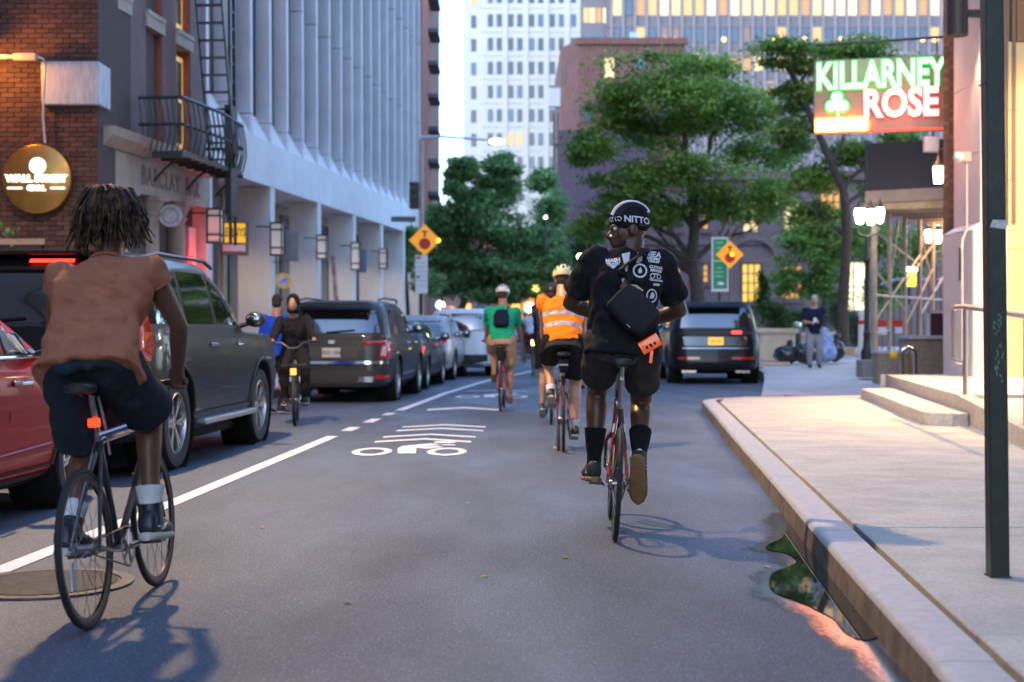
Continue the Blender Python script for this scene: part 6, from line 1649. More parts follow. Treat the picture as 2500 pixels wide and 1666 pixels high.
import numpy as np
def creases(o, segs):
    """press folds into cloth: each (a, b, width, height) raises or sinks a soft ridge along a segment"""
    me = o.data; n = len(me.vertices); V = np.empty(n*3); me.vertices.foreach_get('co', V); V = V.reshape(n, 3); N = np.empty(n*3); me.vertices.foreach_get('normal', N); N = N.reshape(n, 3)
    D = np.zeros(n)
    for a, b, w, h in segs:
        a, b = np.array(a), np.array(b); ab = b-a; t = np.clip(((V-a) @ ab)/(ab @ ab), 0, 1); d = np.linalg.norm(V-(a+t[:,None]*ab), axis=1)
        D += h*np.exp(-(d/w)**2)*np.sin(np.pi*np.clip(t*.9+.08, 0, 1))
    V += N*D[:,None]; me.vertices.foreach_set('co', V.ravel()); me.update()
def drape(per, o, seed, n=34, side=-1, lo=-.02, hi=.95, amp=.007, wid=.012, slope=.5, half=.17):
    rng = random.Random(seed); segs = []
    for i in range(n):
        v0 = rng.uniform(lo, hi)*per.T; q = rng.choice((-1, 1)); u0 = q*rng.uniform(.5, 1.)*half*per.k; u1 = u0-q*rng.uniform(.10, .30); dv = rng.uniform(-slope, slope*.6)*abs(u1-u0)*1.4
        depth = .13*per.k
        A = per.p+per.sp*v0+per.R*u0-per.F*depth; B = per.p+per.sp*(v0+dv)+per.R*u1-per.F*depth; h = rng.choice((-1, 1, 1))*rng.uniform(.4, 1.)*amp
        M_ = A.lerp(B, .5)+per.sp*rng.uniform(-.012, .012); w_ = wid*rng.uniform(.7, 1.5)
        # lay the ends on the cloth
        bv = creases_bvh(o)
        pts = []
        for P_ in (A, M_, B):
            hit = bv.find_nearest(P_); pts.append(hit[0] if hit[0] else P_)
        segs += [(pts[0], pts[1], w_, h), (pts[1], pts[2], w_, h)]
    creases(o, segs)
_bv = {}
def creases_bvh(o):
    if o.name not in _bv: _bv[o.name] = bvh_of(o)
    return _bv[o.name]
def cut_band(o, per, a, b, m, name, off=.003):
    bm = bmesh.new(); bm.from_mesh(o.data)
    for o_, sgn in ((a, 1), (b, -1)):
        bmesh.ops.bisect_plane(bm, geom=bm.verts[:]+bm.edges[:]+bm.faces[:], plane_co=per.p+per.sp*o_, plane_no=per.sp*sgn, clear_inner=True)
    bm.normal_update()
    for v in bm.verts: v.co += v.normal*off
    me = bpy.data.meshes.new(name); bm.to_mesh(me); bm.free(); me.materials.clear(); me.materials.append(m); me.polygons.foreach_set('use_smooth', [True]*len(me.polygons))
    return link(name, me, o)
def sleeve_ring(per, o, q, f, r, m, w=.012):
    """turned hem at the end of a sleeve"""
    c = per.sh[q].lerp(per.elb[q], f); d = (per.elb[q]-per.sh[q]).normalized(); u, v = frame_of(d)
    MB().tube([c+(u*cos(a)+v*sin(a))*r for a in [2*pi*i/24 for i in range(24)]], .006, 6, closed=True).build('sleeve_hem', m, o)
# ================================================================== THE RIDERS
M_white_c = cloth('sock_white', (.68,.67,.68)); M_blackc = cloth('cloth_black', (.012,.012,.014), bump=.1); M_blk_sock = cloth('sock_black', (.010,.010,.011))
M_sole_w = mat('sole_offwhite', (.50,.47,.40), .6); M_sole_g = mat('sole_gum', (.24,.13,.05), .6, var=.15, vscale=30); M_leath = mat('leather_black', (.015,.015,.018), .38)
flat_feet = {-1:(0,1,-.12), 1:(0,1,-.12)}

# ---- 1: cyclist with locks and brown sleeveless shirt, near left
loc, rot = (-1.74, 6.36, 0), (0, -radians(4.2), -.036)
M_teal = mat('frame_teal_black', (.008,.016,.022), .28, coat=1.)
b1 = bicycle('black fixed gear road bike with thin spoked wheels, nearest at lower left', loc, rot[2], rot[1], M_teal, mat('rim_brown', (.05,.035,.03), .35, metal=.5), M_tyre, 0., 'flat', 1.0, tw=.014, hb=.985, rimd=.02)
MB().box((.0,-.205,.845), (.05,.03,.038)).build('rear_light', mat('rear_light_red', (.5,.02,.01), .3, emit=(1,.05,.01), estr=.5), b1, smooth=0, bevel=.006)
MB().tube([(.02,-.21,.79), (.13,-.17,.82)], .014, 10).build('pump', mat('pump_grey', (.2,.22,.27), .3, metal=.8), b1)
MB().tube([(.02,-.185,.955), (.035,-.20,.90), (.045,-.185,.80), (.04,-.15,.70)], .006, 6).build('cable_lock', mat('lock_mauve', (.32,.22,.24), .4), b1)
MB().box((-.062, RA-.0, .22), (.008,.03,.12)).build('wheel_reflector', mat('reflector_white', (.7,.7,.72), .3), b1, smooth=0)
p1 = Person('cyclist with short locks in a brown sleeveless shirt, riding away at near left', loc, rot, (0,-.20,1.09), radians(36), (-.10, -.10, 0), ((-.20,.45,1.01), (.20,.45,1.01)), ((-.13,-.26,.372), (.13,.08,.372)), 1.09, SK_dark, voxel=.0095, toe=flat_feet, elbow=(0,0,0), elbows=((-.29,.20,1.26), (.285,.22,1.25)), bulk=.93, neck_fwd=.06, knee_out=.06, headlift=.01)
p1.body()
M_brown = cloth('shirt_brown', (.36,.135,.075), .12, .14)
sh1 = p1.shirt(M_brown, .24, .040, -.06, disp=.02, hemflare=.03, vox=.009, wide=1.02, sr=.069)
drape(p1, sh1, 4, 46, amp=.011, wid=.013, slope=.7)
M_brown2 = cloth('shirt_brown_hem', (.31,.11,.06), .1, .14)
for q in (-1, 1): sleeve_ring(p1, sh1, q, .24, .071*p1.k*p1.bulk, M_brown2)
nk = p1.p+p1.sp*p1.T*1.055; MB().tube([nk+p1.R*(.082*cos(a))+p1.F*(.072*sin(a)) for a in [2*pi*i/28 for i in range(28)]], .008, 6, closed=True).build('collar', M_brown2, sh1)
so1 = p1.shorts(cloth('shorts_charcoal', (.022,.028,.036)), .88, .024, disp=.02, flare=.016, vox=.009)
drape(p1, so1, 6, 26, lo=-.45, hi=.1, amp=.010, wid=.012, slope=1.2, half=.18)
M_shoe1 = mat('shoe_navy', (.012,.016,.03), .4, var=.2, vscale=40)
for q in (-1, 1):
    so = p1.shoe(q, M_shoe1, M_sole_w, M_white_c, .16, mat('lace_white', (.7,.7,.72), .7), 1.08, .03, .02)
    # pale curved flash on the side of the shoe
    a = p1.ank[q]; f = p1.toe[q]
    pts = [a+Vector((q*.046, -.04, -.022)), a+Vector((q*.049, .02, -.030)), a+Vector((q*.052, .07, -.022)), a+Vector((q*.050, .035, -.038)), a+Vector((q*.046,-.0,-.04))]
    MB().tube(pts, [.003,.006,.004,.006,.003], 6).build('side_flash', mat('lace_white'), so)
# locks
M_hair = mat('hair_locks', (.022,.013,.008), .6, var=.5, vscale=24, col2=(.17,.09,.03), vlo=.46, vhi=.72, spec=.25)  # golden brown in the strands stands for lamplight on the hair
rng = random.Random(12); hb_ = MB()
hb_.ell((0,-.015,.045), .082, .10, .09, 18, 12)
for i in range(250):
    a = 2*pi*i/250*7.03+rng.uniform(-.2,.2); back = -sin(a)
    r0 = .012+.06*(i/250); el = .55+.5*rng.random()
    L = rng.uniform(.05,.18) if back > -.3 else rng.uniform(.05,.12)
    ca, sa = cos(a), sin(a)
    top = Vector((ca*r0, -.02+sa*r0, .142-r0*.35)); m1 = Vector((ca*rng.uniform(.07,.10), -.02+sa*rng.uniform(.08,.11), .108+rng.uniform(-.02,.035))); R2 = rng.uniform(.104,.150)
    m2 = Vector((ca*R2, -.02+sa*(R2+.006), .045+rng.uniform(-.02,.02))); e1 = Vector((ca*R2*rng.uniform(.86,1.12), -.02+sa*R2*rng.uniform(.9,1.12), .045-L*.55)); e2 = e1+Vector((rng.uniform(-.03,.03)+ca*rng.uniform(-.02,.03), rng.uniform(-.02,.02), -L*.5))
    pts = dense([top, m1, m2, e1, e2], 3); rr = rng.uniform(.004,.0075)
    hb_.tube(pts, [rr*(1-.45*(j/(len(pts)-1))**3)*(1+.12*sin(j*2.1+i)) for j in range(len(pts))], 6)
hb_.ell((0,-.02,.15), .022, .022, .016)
p1.on_head(hb_).build('hair', M_hair, p1.t, smooth=60)

# ---- 2: rider in cap and black printed t-shirt, centre
loc, rot = (.623, 8.82, 0), (0, radians(3.0), -.043)
M_sticker = mat('sticker_frame', (.02,.02,.022), .3, coat=1., col2=(.45,.03,.03), vscale=26, vlo=.52, vhi=.58, var=.0)
b2 = bicycle('black road bike covered in stickers under the capped rider in the centre', loc, rot[2], rot[1], M_sticker, M_bikeblk, M_tyre, pi, 'drop', 1.055, tw=.0155, hb=1.0)
for i, (y0, z0_, y1, z1_, c) in enumerate(((-.27,.62,-.31,.54,(.55,.02,.02)), (-.33,.50,-.36,.44,(.6,.5,.05)), (-.22,.70,-.25,.65,(.6,.58,.55)), (-.37,.43,-.40,.37,(.55,.04,.03)))):
    for s in (-1, 1):
        f0, f1 = (abs(y0)-.165)/.265, (abs(y1)-.165)/.265
        MB().tube([(s*(.018+.042*f0), y0, .76-(.76-.335)*f0), (s*(.018+.042*f1), y1, .76-(.76-.335)*f1)], .0115, 8).build('sticker', mat('sticker_%d' % i, c, .4), b2)
MB().box((0,-.225,.965), (.022,.012,.05)).build('seat_post_reflector', mat('reflector_white', (.7,.7,.72), .3), b2, smooth=0)
toes = {-1:(-.12,1,-.10), 1:(.08,.42,-.90)}
p2 = Person('rider in black printed t-shirt and cap looking left, riding hands free in centre', loc, rot, (0,-.20,1.14), radians(6), (radians(101), radians(-4), radians(4)), ((-.07,.27,1.30), (.09,.27,1.28)), ((-.135,.08,.372), (.13,-.245,.455)), 1.13, SK_deep, voxel=.0095, toe=toes, elbows=((-.335,.02,1.395), (.345,.02,1.385)), bulk=1.06, shoulder=.172, neck_fwd=.02, headlift=-.085, knee_out=.05, hipw=.10)
p2.body(); p2.eyes()
M_tee = cloth('tee_black', (.013,.013,.016), .15, .10)
sh2 = p2.shirt(M_tee, .74, .030, -.05, disp=.022, sr=.071, vox=.009, hemflare=.034)
drape(p2, sh2, 9, 40, amp=.009, wid=.013, slope=1.0)
for q in (-1, 1): sleeve_ring(p2, sh2, q, .73, .0725*p2.k*p2.bulk, M_tee)
M_sh2 = cloth('shorts_grey', (.045,.040,.036), .15, .10)
so2 = p2.shorts(M_sh2, .70, .010, disp=.018, flare=.006, vox=.009)
drape(p2, so2, 5, 30, lo=-.45, hi=.1, amp=.010, wid=.012, slope=1.2, half=.19)
M_shoe2 = mat('shoe_black_suede', (.016,.015,.016), .7)
for q in (-1, 1):
    so = p2.shoe(q, M_shoe2, M_sole_g, M_blk_sock, .25, None, 1.06, .026)
    a = p2.ank[q]; f = p2.toe[q]; up = Vector((0,0,1)); up = (up-f*up.dot(f)).normalized()
    MB().ell(a-f*.052+up*.015, .022, .016, .028).build('heel_tab', mat('heel_white', (.65,.65,.66), .6), so)
    r_ = f.cross(up)
    for i in range(3): MB().tube([a+f*(.0+i*.026)+r_*.043*s_-up*.035 for s_ in (1,)]+[a+f*(.02+i*.026)+r_*.044-up*.005], .004, 5).tube([a+f*(i*.026)-r_*.043-up*.035, a+f*(.02+i*.026)-r_*.044-up*.005], .004, 5).build('side_stripe', mat('heel_white'), so)
# facial hair, stud
bd = MB(); bd.ell((0,.052,-.096), .046, .046, .032); bd.ell((0,.094,-.050), .027, .012, .007); bd.ell((.03,.04,-.075), .03, .03, .035); bd.ell((-.03,.04,-.075), .03, .03, .035)
p2.on_head(bd); organic(bd, 'beard', mat('beard_dark', (.012,.008,.007), .9), p2.t, .009, 2)
MB().ell(p2.H((-.029,.108,-.030)), .0055, .0055, .0055, 10, 8).build('nose_stud', glow('stud_bright', (1,1,1), 1.2), p2.t)
# cap with turned-up peak
M_cap = cloth('cap_black', (.013,.012,.016)); M_capw = cloth('cap_white', (.66,.65,.66)); M_capp = cloth('cap_purple', (.045,.038,.06))
cp = MB(); cp.ell((0,-.013,.052), .082, .104, .098, 28, 16); cp.ell((0,-.016,.03), .083, .105, .05, 28, 10)
p2.on_head(cp); cap = organic(cp, 'cap', M_cap, p2.t, .007, 3)
s_ = MB(); s_.tube([(0,-.016+.109*cos(a), .054+.102*sin(a)) for a in [pi*.06+pi*.80*i/14 for i in range(15)]], .011, 8); p2.on_head(s_).build('cap_stripe', M_capw, cap)
for i, x in enumerate((-.025,-.042,-.057)):
    w_ = sqrt(1-(x/.085)**2); s_ = MB().tube([(x, -.016+.106*w_*cos(a), .054+.100*w_*sin(a)) for a in [pi*.1+pi*.72*j/12 for j in range(13)]], .0035, 6); p2.on_head(s_).build('cap_pleat', M_capp, cap)
pk = MB(); rows_ = []
for j in range(5):
    v = j/4; row = []
    for i in range(13):
        a = -1.15+2.3*i/12; r = 1.
        row.append((.080*sin(a), -.013+.103*cos(a)+.020*v*cos(a)+.004, .036+.055*v*max(.0, cos(a*1.25))+.0*v))
    rows_.append(row)
for j in range(4):
    for i in range(12): pk.quad(rows_[j][i], rows_[j][i+1], rows_[j+1][i+1], rows_[j+1][i])
po = p2.on_head(pk).build('cap_peak', M_cap, cap, smooth=80); sm = po.modifiers.new('s', 'SOLIDIFY'); sm.thickness = .005
hx = p2.HM @ Vector((0,-1,0)); hz = p2.HM @ Vector((0,0,1)); hl_ = p2.HM @ Vector((-1,0,0))
M_print = mat('print_white', (.62,.62,.66), .7)
decal(cap, text_mesh('NITTO', .055, 0, .0016, 1.0), 'cap_lettering', M_print, cap, p2.H((-.2,-.032,.047)), p2.HM @ Vector((0,-1,-.10)), hz, -hl_, .002, .01)
decal(cap, text_mesh('TOKYO', .013, 0, .0, 1.1), 'cap_lettering', mat('print_grey', (.25,.25,.27), .7), cap, p2.H((-.2,-.062,.018)), hx, hz, -hl_, .002, .01)
fv = p2.HM @ Vector((-.6,.8,0)); 
me_ = text_mesh('NITTO', .036, 0, .001, 1.0)
def on_peak(me):
    for v in me.vertices:
        a = -.55-v.co.x/.11; z = .055+v.co.y; k_ = (z-.036)/.055
        v.co = p2.H((.080*sin(a), -.013+.103*cos(a)+.020*k_*cos(a)+.004+.008, z)) + (p2.HM @ Vector((sin(a)*.004,0,0)))
for v in me_.vertices: v.co.x = -v.co.x*-1
on_peak(me_); me_.materials.clear(); me_.materials.append(M_print); link('peak_lettering', me_, cap)
# prints on the back of the shirt (x right, y up, metres, measured from the middle of the shoulder blades)
PO = p2.p+p2.sp*.42
PS = 1.28
def prn(mb, n='shirt_print'):
    me = mb if not isinstance(mb, MB) else mb.mesh(n, None, 0)
    me.transform(Matrix.Translation((-.012,-.008,0)) @ Matrix.Scale(PS, 4))
    return decal(sh2, me, n, M_print, sh2, PO, (1,0,0), (0,0,1), (0,1,0), .003, .02)
def prt(txt, x, y, sz, rotd=0, bold=.0012, sp=1., n='shirt_lettering'):
    me = text_mesh(txt, sz, 0, bold, sp); me.transform(Matrix.Translation((x, y, 0)) @ Matrix.Rotation(radians(rotd), 4, 'Z')); return prn(me, n)
def rng_(x, y, r, w, n=24, ex=1.):
    mb = MB()
    for k_ in range(n):
        a, b = 2*pi*k_/n, 2*pi*(k_+1)/n
        mb.quad((x+(r-w)*cos(a)*ex, y+(r-w)*sin(a), 0), (x+r*cos(a)*ex, y+r*sin(a), 0), (x+r*cos(b)*ex, y+r*sin(b), 0), (x+(r-w)*cos(b)*ex, y+(r-w)*sin(b), 0))
    return mb
def pol(*q): return MB().add([(a, b, 0) for a, b in q], [tuple(range(len(q)))])
prt('NJEA', .125, .125, .036, -6); prt('RACING', .128, .104, .016, -4); prt('TEAM NY', .13, .090, .013, -4)
prn(pol((.052,.135), (.068,.128), (.079,.110), (.074,.088), (.056,.076), (.046,.078), (.054,.098)))
prn(rng_(.066,.042,.034,.008)); prn(pol((.060,.030), (.072,.030), (.076,.042), (.068,.060), (.062,.050), (.057,.044)))
prt('CUTHA', .142,.062, .019, -3); prt('EXPRESS', .143,.046, .015, -3)
prn(rng_(.126,.020,.0125,.004)); prn(rng_(.158,.020,.0125,.004)); prn(pol((.12,.034), (.16,.034), (.15,.028), (.13,.026)))
prt('PHILADELPHIA', .145,.001, .010, -2); prn(pol((.132,-.024), (.162,-.024), (.164,-.014), (.132,-.013)))
prn(rng_(.128,-.072,.033,.007,ex=.8)); prn(pol((.118,-.085), (.138,-.085), (.142,-.065), (.13,-.052), (.122,-.064)))
prn(pol((-.022,.118), (.018,.130), (.006,.035), (-.002,.035))); prt('W', .0,.10, .03, 4)
prt('MASH', -.062,.085, .026, 8); prt('TRANSIT', -.058,.068, .016, 8); prn(pol((-.084,.062), (-.04,.062), (-.06,.044)))
prn(pol((-.02,-.002), (-.004,.006), (.014,.022), (.018,-.012), (.004,-.028), (-.014,-.018))); prn(pol((.02,-.055), (.035,-.035), (.062,-.030), (.07,-.045), (.045,-.062)))
mb = MB(); [mb.add([(a,b,0), (c,b,0), (c,d,0), (a,d,0)], [(0,1,2,3)]) for a, b, c, d in ((.0,-.10,.085,-.096), (.0,-.076,.085,-.072), (.082,-.10,.086,-.072))]; prn(mb)
prt('vikon', .04,-.086, .024, 6); prt('RAW.', .06,-.135, .028, 5); prt('MTN', .126,-.135, .034, 4, .0004); prn(pol((.105,-.160), (.15,-.158), (.15,-.153), (.105,-.155)))
prn(pol((.108,-.225), (.125,-.228), (.128,-.205), (.120,-.185), (.112,-.198)))
# sling bag worn on the back
bg_t = thing('sling_bag', 'black canvas messenger bag slung across the back of the capped rider', 'bag', loc, rot)
M_canvas = cloth('canvas_black', (.020,.020,.023), .12, .2)
A = radians(-42); ux = Vector((cos(A), 0, sin(A))); uz = Vector((-sin(A), 0, cos(A))); c0 = p2.p+Vector((.045,-.205,.215))
bm1 = MB()
secs_ = [(-.150,.072,.040), (-.140,.092,.060), (-.075,.104,.074), (.035,.106,.076), (.115,.096,.066), (.140,.078,.045)]
bm1.secs([(c0+ux*u, uz*w, Vector((0,d_,0)), 4.5) for u, w, d_ in secs_], 24)
organic(bm1, 'pouch', M_canvas, bg_t, .009, 6, .012, .08)
fl = MB().secs([(c0+ux*u+Vector((0,-.012,0))+uz*.012, uz*w*.96, Vector((0,d_*.98,0)), 4.5) for u, w, d_ in secs_[1:5]], 24); fl.build('flap', cloth('canvas_flap', (.027,.027,.030)), bg_t, smooth=60)
MB().beam(c0+ux*.02-uz*.085+Vector((0,-.086,0)), c0+ux*.05-uz*.085+Vector((0,-.086,0)), .012, .004).build('logo_tab', M_print, bg_t, smooth=0)
st_ = [c0-ux*.15+uz*.05, c0-ux*.17+uz*.13+Vector((0,.03,0)), p2.p+Vector((-.05,-.150,.46)), p2.p+Vector((.075,-.095,.565)), p2.p+Vector((.10,.0,.60)), p2.p+Vector((.09,.10,.52))]
rb_ = MB(); sp2 = dense(st_, 4)
for i in range(len(sp2)-1):
    a, b = Vector(sp2[i]), Vector(sp2[i+1]); rb_.beam(a, b+(b-a)*.15, .05, .008)
rb_.build('strap', M_canvas, bg_t, smooth=0)
MB().tube([c0-ux*.135+uz*.085+Vector((0,-.05,0)), c0-ux*.10+uz*.115+Vector((0,-.05,0)), c0-ux*.05+uz*.122+Vector((0,-.05,0))], .006, 6).build('edge_piping', mat('piping_cream', (.5,.42,.26), .6), bg_t)
# orange pouch clipped to it
op = thing('orange_pouch', 'bright orange vinyl pouch dangling from the messenger bag', 'pouch', loc, rot)
M_or = mat('orange_vinyl', (.80,.10,.012), .32, coat=.5, emit=(1,.12,.01), estr=.06)
B = radians(33); vx = Vector((cos(B),0,sin(B))); vz = Vector((-sin(B),0,cos(B))); c1 = p2.p+Vector((.150,-.185,.030))
MB().secs([(c1+vx*u, vz*.040, Vector((0,.018 if abs(u) < .05 else .010,0)), 5) for u in (-.062,-.05,0,.05,.062)], 20).build('pouch', M_or, op, smooth=50)
mk = MB()
for i in range(3): mk.box(c1+vx*(-.026+i*.026)+Vector((0,-.0195,0))-vz*.010, (.014,.002,.016+.006*(i % 2)), (0,-B-.3*(i-1),0))
mk.build('black_marks', M_blackc, op, smooth=0)
MB().beam(c1-vz*.04-vx*.01, c1-vz*.04-vx*.01+Vector((-.004,0,-.075)), .018, .006).build('tail_strap', M_or, op, smooth=0)

# ---- helper for the farther riders
def bands(vest, per, offs, m):
    for (a, b) in offs:
        bm = bmesh.new(); bm.from_mesh(vest.data)
        for o_, sgn in ((a, 1), (b, -1)):
            bmesh.ops.bisect_plane(bm, geom=bm.verts[:]+bm.edges[:]+bm.faces[:], plane_co=per.p+per.sp*o_, plane_no=per.sp*sgn, clear_inner=True)
        bm.normal_update()
        for v in bm.verts: v.co += v.normal*.004
        me = bpy.data.meshes.new('reflective_band'); bm.to_mesh(me); bm.free(); me.materials.clear(); me.materials.append(m); me.polygons.foreach_set('use_smooth', [True]*len(me.polygons))
        link('reflective_band', me, vest)
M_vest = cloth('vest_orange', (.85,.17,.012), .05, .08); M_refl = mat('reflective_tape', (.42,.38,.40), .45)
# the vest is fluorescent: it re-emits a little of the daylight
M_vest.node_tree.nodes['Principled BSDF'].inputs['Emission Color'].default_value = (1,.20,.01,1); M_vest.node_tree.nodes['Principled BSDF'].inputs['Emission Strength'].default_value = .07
down_up = {-1:(0,1,-.55), 1:(0,1,-.1)}
def rider(label, blabel, loc, rot, crank, k, skinm, shirt, shortm, vox, lean=.55, bars='drop', helmetm=None, zs=.98, shoem=M_leath, solem=M_sole_w, sock=None, sleeve=.6, shirtname='shirt', short=.78, bulk=1., light=None, paintm=None, head=(0,-.25,0), loose=.03, hands=None, group=None, det=True):
    b = bicycle(blabel, loc, rot[2], rot[1], paintm, M_bikeblk, M_tyre, crank, bars, zs, light=light, detail=det, tw=.016)
    A_ = {}
    for q, ph in ((1, crank), (-1, crank+pi)):
        y, z = .17*cos(ph), .275+.17*sin(ph); up_ = sin(ph) > .5
        A_[q] = (q*.125, y-.09-(.01 if up_ else 0), z+.10+(.03 if up_ else 0))
    hd = hands or {'drop': ((-.2,.53,1.0), (.2,.53,1.0)), 'flat': ((-.19,.46,1.01), (.19,.46,1.01)), 'riser': ((-.28,.42,1.08), (.28,.42,1.08))}[bars]
    p = Person(label, loc, rot, (0,-.21,zs+.09), lean, head, hd, (A_[-1], A_[1]), k, skinm, voxel=vox, toe=down_up, elbow=(0,-.5,-.8), bulk=bulk, neck_fwd=.07, group=group)
    p.body(); s_ = p.shirt(shirt, sleeve, loose, -.02, disp=.016, name=shirtname); p.shorts(shortm, short, .028, disp=.01)
    for q in (-1, 1): p.shoe(q, shoem, solem, sock, .1)
    if helmetm: p.hair_cap(mat('hair_brown', (.03,.02,.014), .8)); p.helmet(*helmetm)
    else: p.hair_cap(mat('hair_black', (.012,.010,.010), .8))
    return b, p, s_
M_red_on = glow('bike_red_light', (1,.02,.03), 14)
M_vent = mat('vent_dark', (.015,.015,.016), .6)
# ---- 3: orange vest
loc, rot = (.535, 14.85, 0), (0, 0, -.03)
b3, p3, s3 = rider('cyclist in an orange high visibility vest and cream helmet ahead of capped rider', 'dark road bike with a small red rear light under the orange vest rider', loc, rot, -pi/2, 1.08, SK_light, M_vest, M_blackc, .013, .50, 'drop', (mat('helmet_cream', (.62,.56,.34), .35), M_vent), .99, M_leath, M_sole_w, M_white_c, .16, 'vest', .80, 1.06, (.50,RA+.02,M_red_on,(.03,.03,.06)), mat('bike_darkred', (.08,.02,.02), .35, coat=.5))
b3.children[-1].location = (-.05,0,0)
drape(p3, s3, 7, 24, amp=.008, wid=.014)
bands(s3, p3, ((.15,.20), (.285,.335)), M_refl)
ub = MB().secs([(p3.p+p3.sp*o_, p3.R*w_, p3.F*d_, 2.6) for o_, w_, d_ in ((-.075,.195,.16), (-.03,.195,.162), (.03,.185,.15))], 24); ub.build('undershirt', cloth('undershirt_grey', (.035,.033,.035)), p3.t, smooth=60)
t = thing('saddle_bag', 'small black saddle bag under the orange vest rider', 'bag', loc, rot)
MB().secs([((0,-.28,.80),(.035,0,0),(0,.05,0),3), ((0,-.29,.86),(.05,0,0),(0,.075,0),3), ((0,-.27,.94),(.05,0,0),(0,.09,0),3)], 16).build('bag', M_canvas, t, smooth=60)
MB().bx(-.045,.045,-.368,-.362,.875,.89).build('reflective_strip', M_refl, t, smooth=0)
# ---- 4: green shirt
loc, rot = (-.15, 22.0, 0), (0, 0, -.05)
b4, p4, s4 = rider('cyclist in a green t-shirt, khaki shorts and white helmet farther ahead', 'dark bicycle with pink fork stays under the green shirt rider', loc, rot, -pi/2, 1.06, SK_tan, cloth('tee_green', (.012,.33,.17), .08), cloth('shorts_khaki', (.40,.26,.16)), .015, .34, 'riser', (mat('helmet_white', (.62,.62,.64), .35), M_vent), .97, mat('shoe_tan', (.30,.16,.06), .6), M_sole_g, None, .85, 'shirt', .95, 1.0, None, mat('bike_pink', (.45,.06,.10), .35, coat=.5), loose=.035)
bp = thing('backpack', 'small navy backpack on the green shirt rider', 'backpack', loc, rot)
c_ = p4.p+p4.sp*.40-p4.F*-.0; mb = MB().secs([(p4.p+p4.sp*o_+Vector((0,-.175,.03)), p4.R*w_, p4.F*d_, 3.5) for o_, w_, d_ in ((.20,.09,.05), (.24,.125,.075), (.38,.12,.075), (.46,.09,.06), (.48,.06,.04))], 20)
organic(mb, 'pack', cloth('pack_navy', (.012,.014,.035)), bp, .014, 4)
for q in (-1, 1): MB().tube([p4.p+p4.sp*.44+p4.R*q*.08+Vector((0,-.13,.04)), p4.p+p4.sp*.54+p4.R*q*.09+Vector((0,.0,.02)), p4.p+p4.sp*.4+p4.R*q*.10+Vector((0,.14,0))], .016, 6).build('strap', M_blackc, bp)
t = thing('saddle_bag', 'black saddle bag under the green shirt rider', 'bag', loc, rot)
MB().secs([((0,-.28,.76),(.05,0,0),(0,.06,0),3), ((0,-.29,.84),(.075,0,0),(0,.09,0),3), ((0,-.27,.92),(.07,0,0),(0,.10,0),3)], 16).build('bag', M_canvas, t, smooth=60)
# ---- 5: rider in navy hidden beyond the orange vest
rider('cyclist in dark navy mostly hidden beyond the orange vest rider', 'pale wheeled bicycle half hidden beyond the orange vest rider', (.53, 19.0, 0), (0,0,-.04), pi/2, 1.03, SK_light, cloth('jersey_navy', (.02,.025,.05)), M_blackc, .022, .55, 'drop', (mat('helmet_black', (.02,.02,.022), .3), M_vent), sleeve=1., det=False)
# ---- 6: far riders
rider('distant cyclist in a pale blue shirt between green shirt and orange vest riders', 'distant dark bicycle of the pale blue shirt rider', (X(1302,38), 38, 0), (0,0,-.05), -pi/2, 1.03, SK_tan, cloth('tee_paleblue', (.42,.52,.66)), cloth('shorts_maroon', (.10,.02,.03)), .03, .4, 'riser', None, sleeve=.6, short=1.2, light=(.88,RA+.2,glow('bike_green_light', (.7,1,.25), 6),(.09,.05,.13)), det=False)
rider('distant cyclist in a dark jacket left of the pale blue shirt rider', 'distant bicycle of the dark jacket rider', (X(1282,52), 52, 0), (0,0,-.05), pi/2, 1.03, SK_tan, cloth('jacket_dark', (.03,.03,.035)), M_blackc, .035, .4, 'flat', (mat('helmet_white'), M_vent), sleeve=1., det=False)

# ---- 7: hooded cyclist facing the camera
loc, rot = (-2.86, 18.85, 0), (0, radians(1.5), pi+.12)
b7 = bicycle('delivery bicycle with front rack facing the camera between the parked suvs', loc, rot[2], rot[1], M_bikeblk, M_bikeblk, M_tyre, .3, 'riser', .90, tw=.022, hb=1.0, rack=True)
MB().bx(-.035,.035,.60,.66,.66,.74).build('front_lamp', mat('lamp_amber', (.5,.18,.05), .4, emit=(1,.3,.05), estr=.8), b7, smooth=0)
p7 = Person('cyclist in a black hooded jacket facing the camera between the parked suvs', loc, rot, (0,-.20,.95), radians(18), (-.15, -.10, 0), ((-.27,.40,1.10), (.27,.40,1.10)), ((-.14,.0,.34), (.14,.08,.33)), .93, SK_tan, voxel=.014, toe=flat_feet, elbow=(0,-.4,-.8), neck_fwd=.05)
p7.body(); p7.eyes()
p7.shirt(cloth('hoodie_black', (.014,.014,.018)), 1., .04, -.04, disp=.02, sr=.070, name='hoodie'); p7.shorts(cloth('trousers_black', (.016,.016,.018)), 2., .012, name='trousers')
for q in (-1, 1): p7.shoe(q, M_leath, M_sole_w)
hd = MB(); hd.ell((0,-.03,.03), .098, .105, .118, 20, 14); hd.ell((0,-.03,-.09), .10, .09, .07); p7.on_head(hd); organic(hd, 'hood', cloth('hoodie_black'), p7.t, .012, 4)
br = MB(); br.ell((0,.055,-.085), .052, .045, .035); p7.on_head(br); br.build('beard', mat('beard_dark'), p7.t)

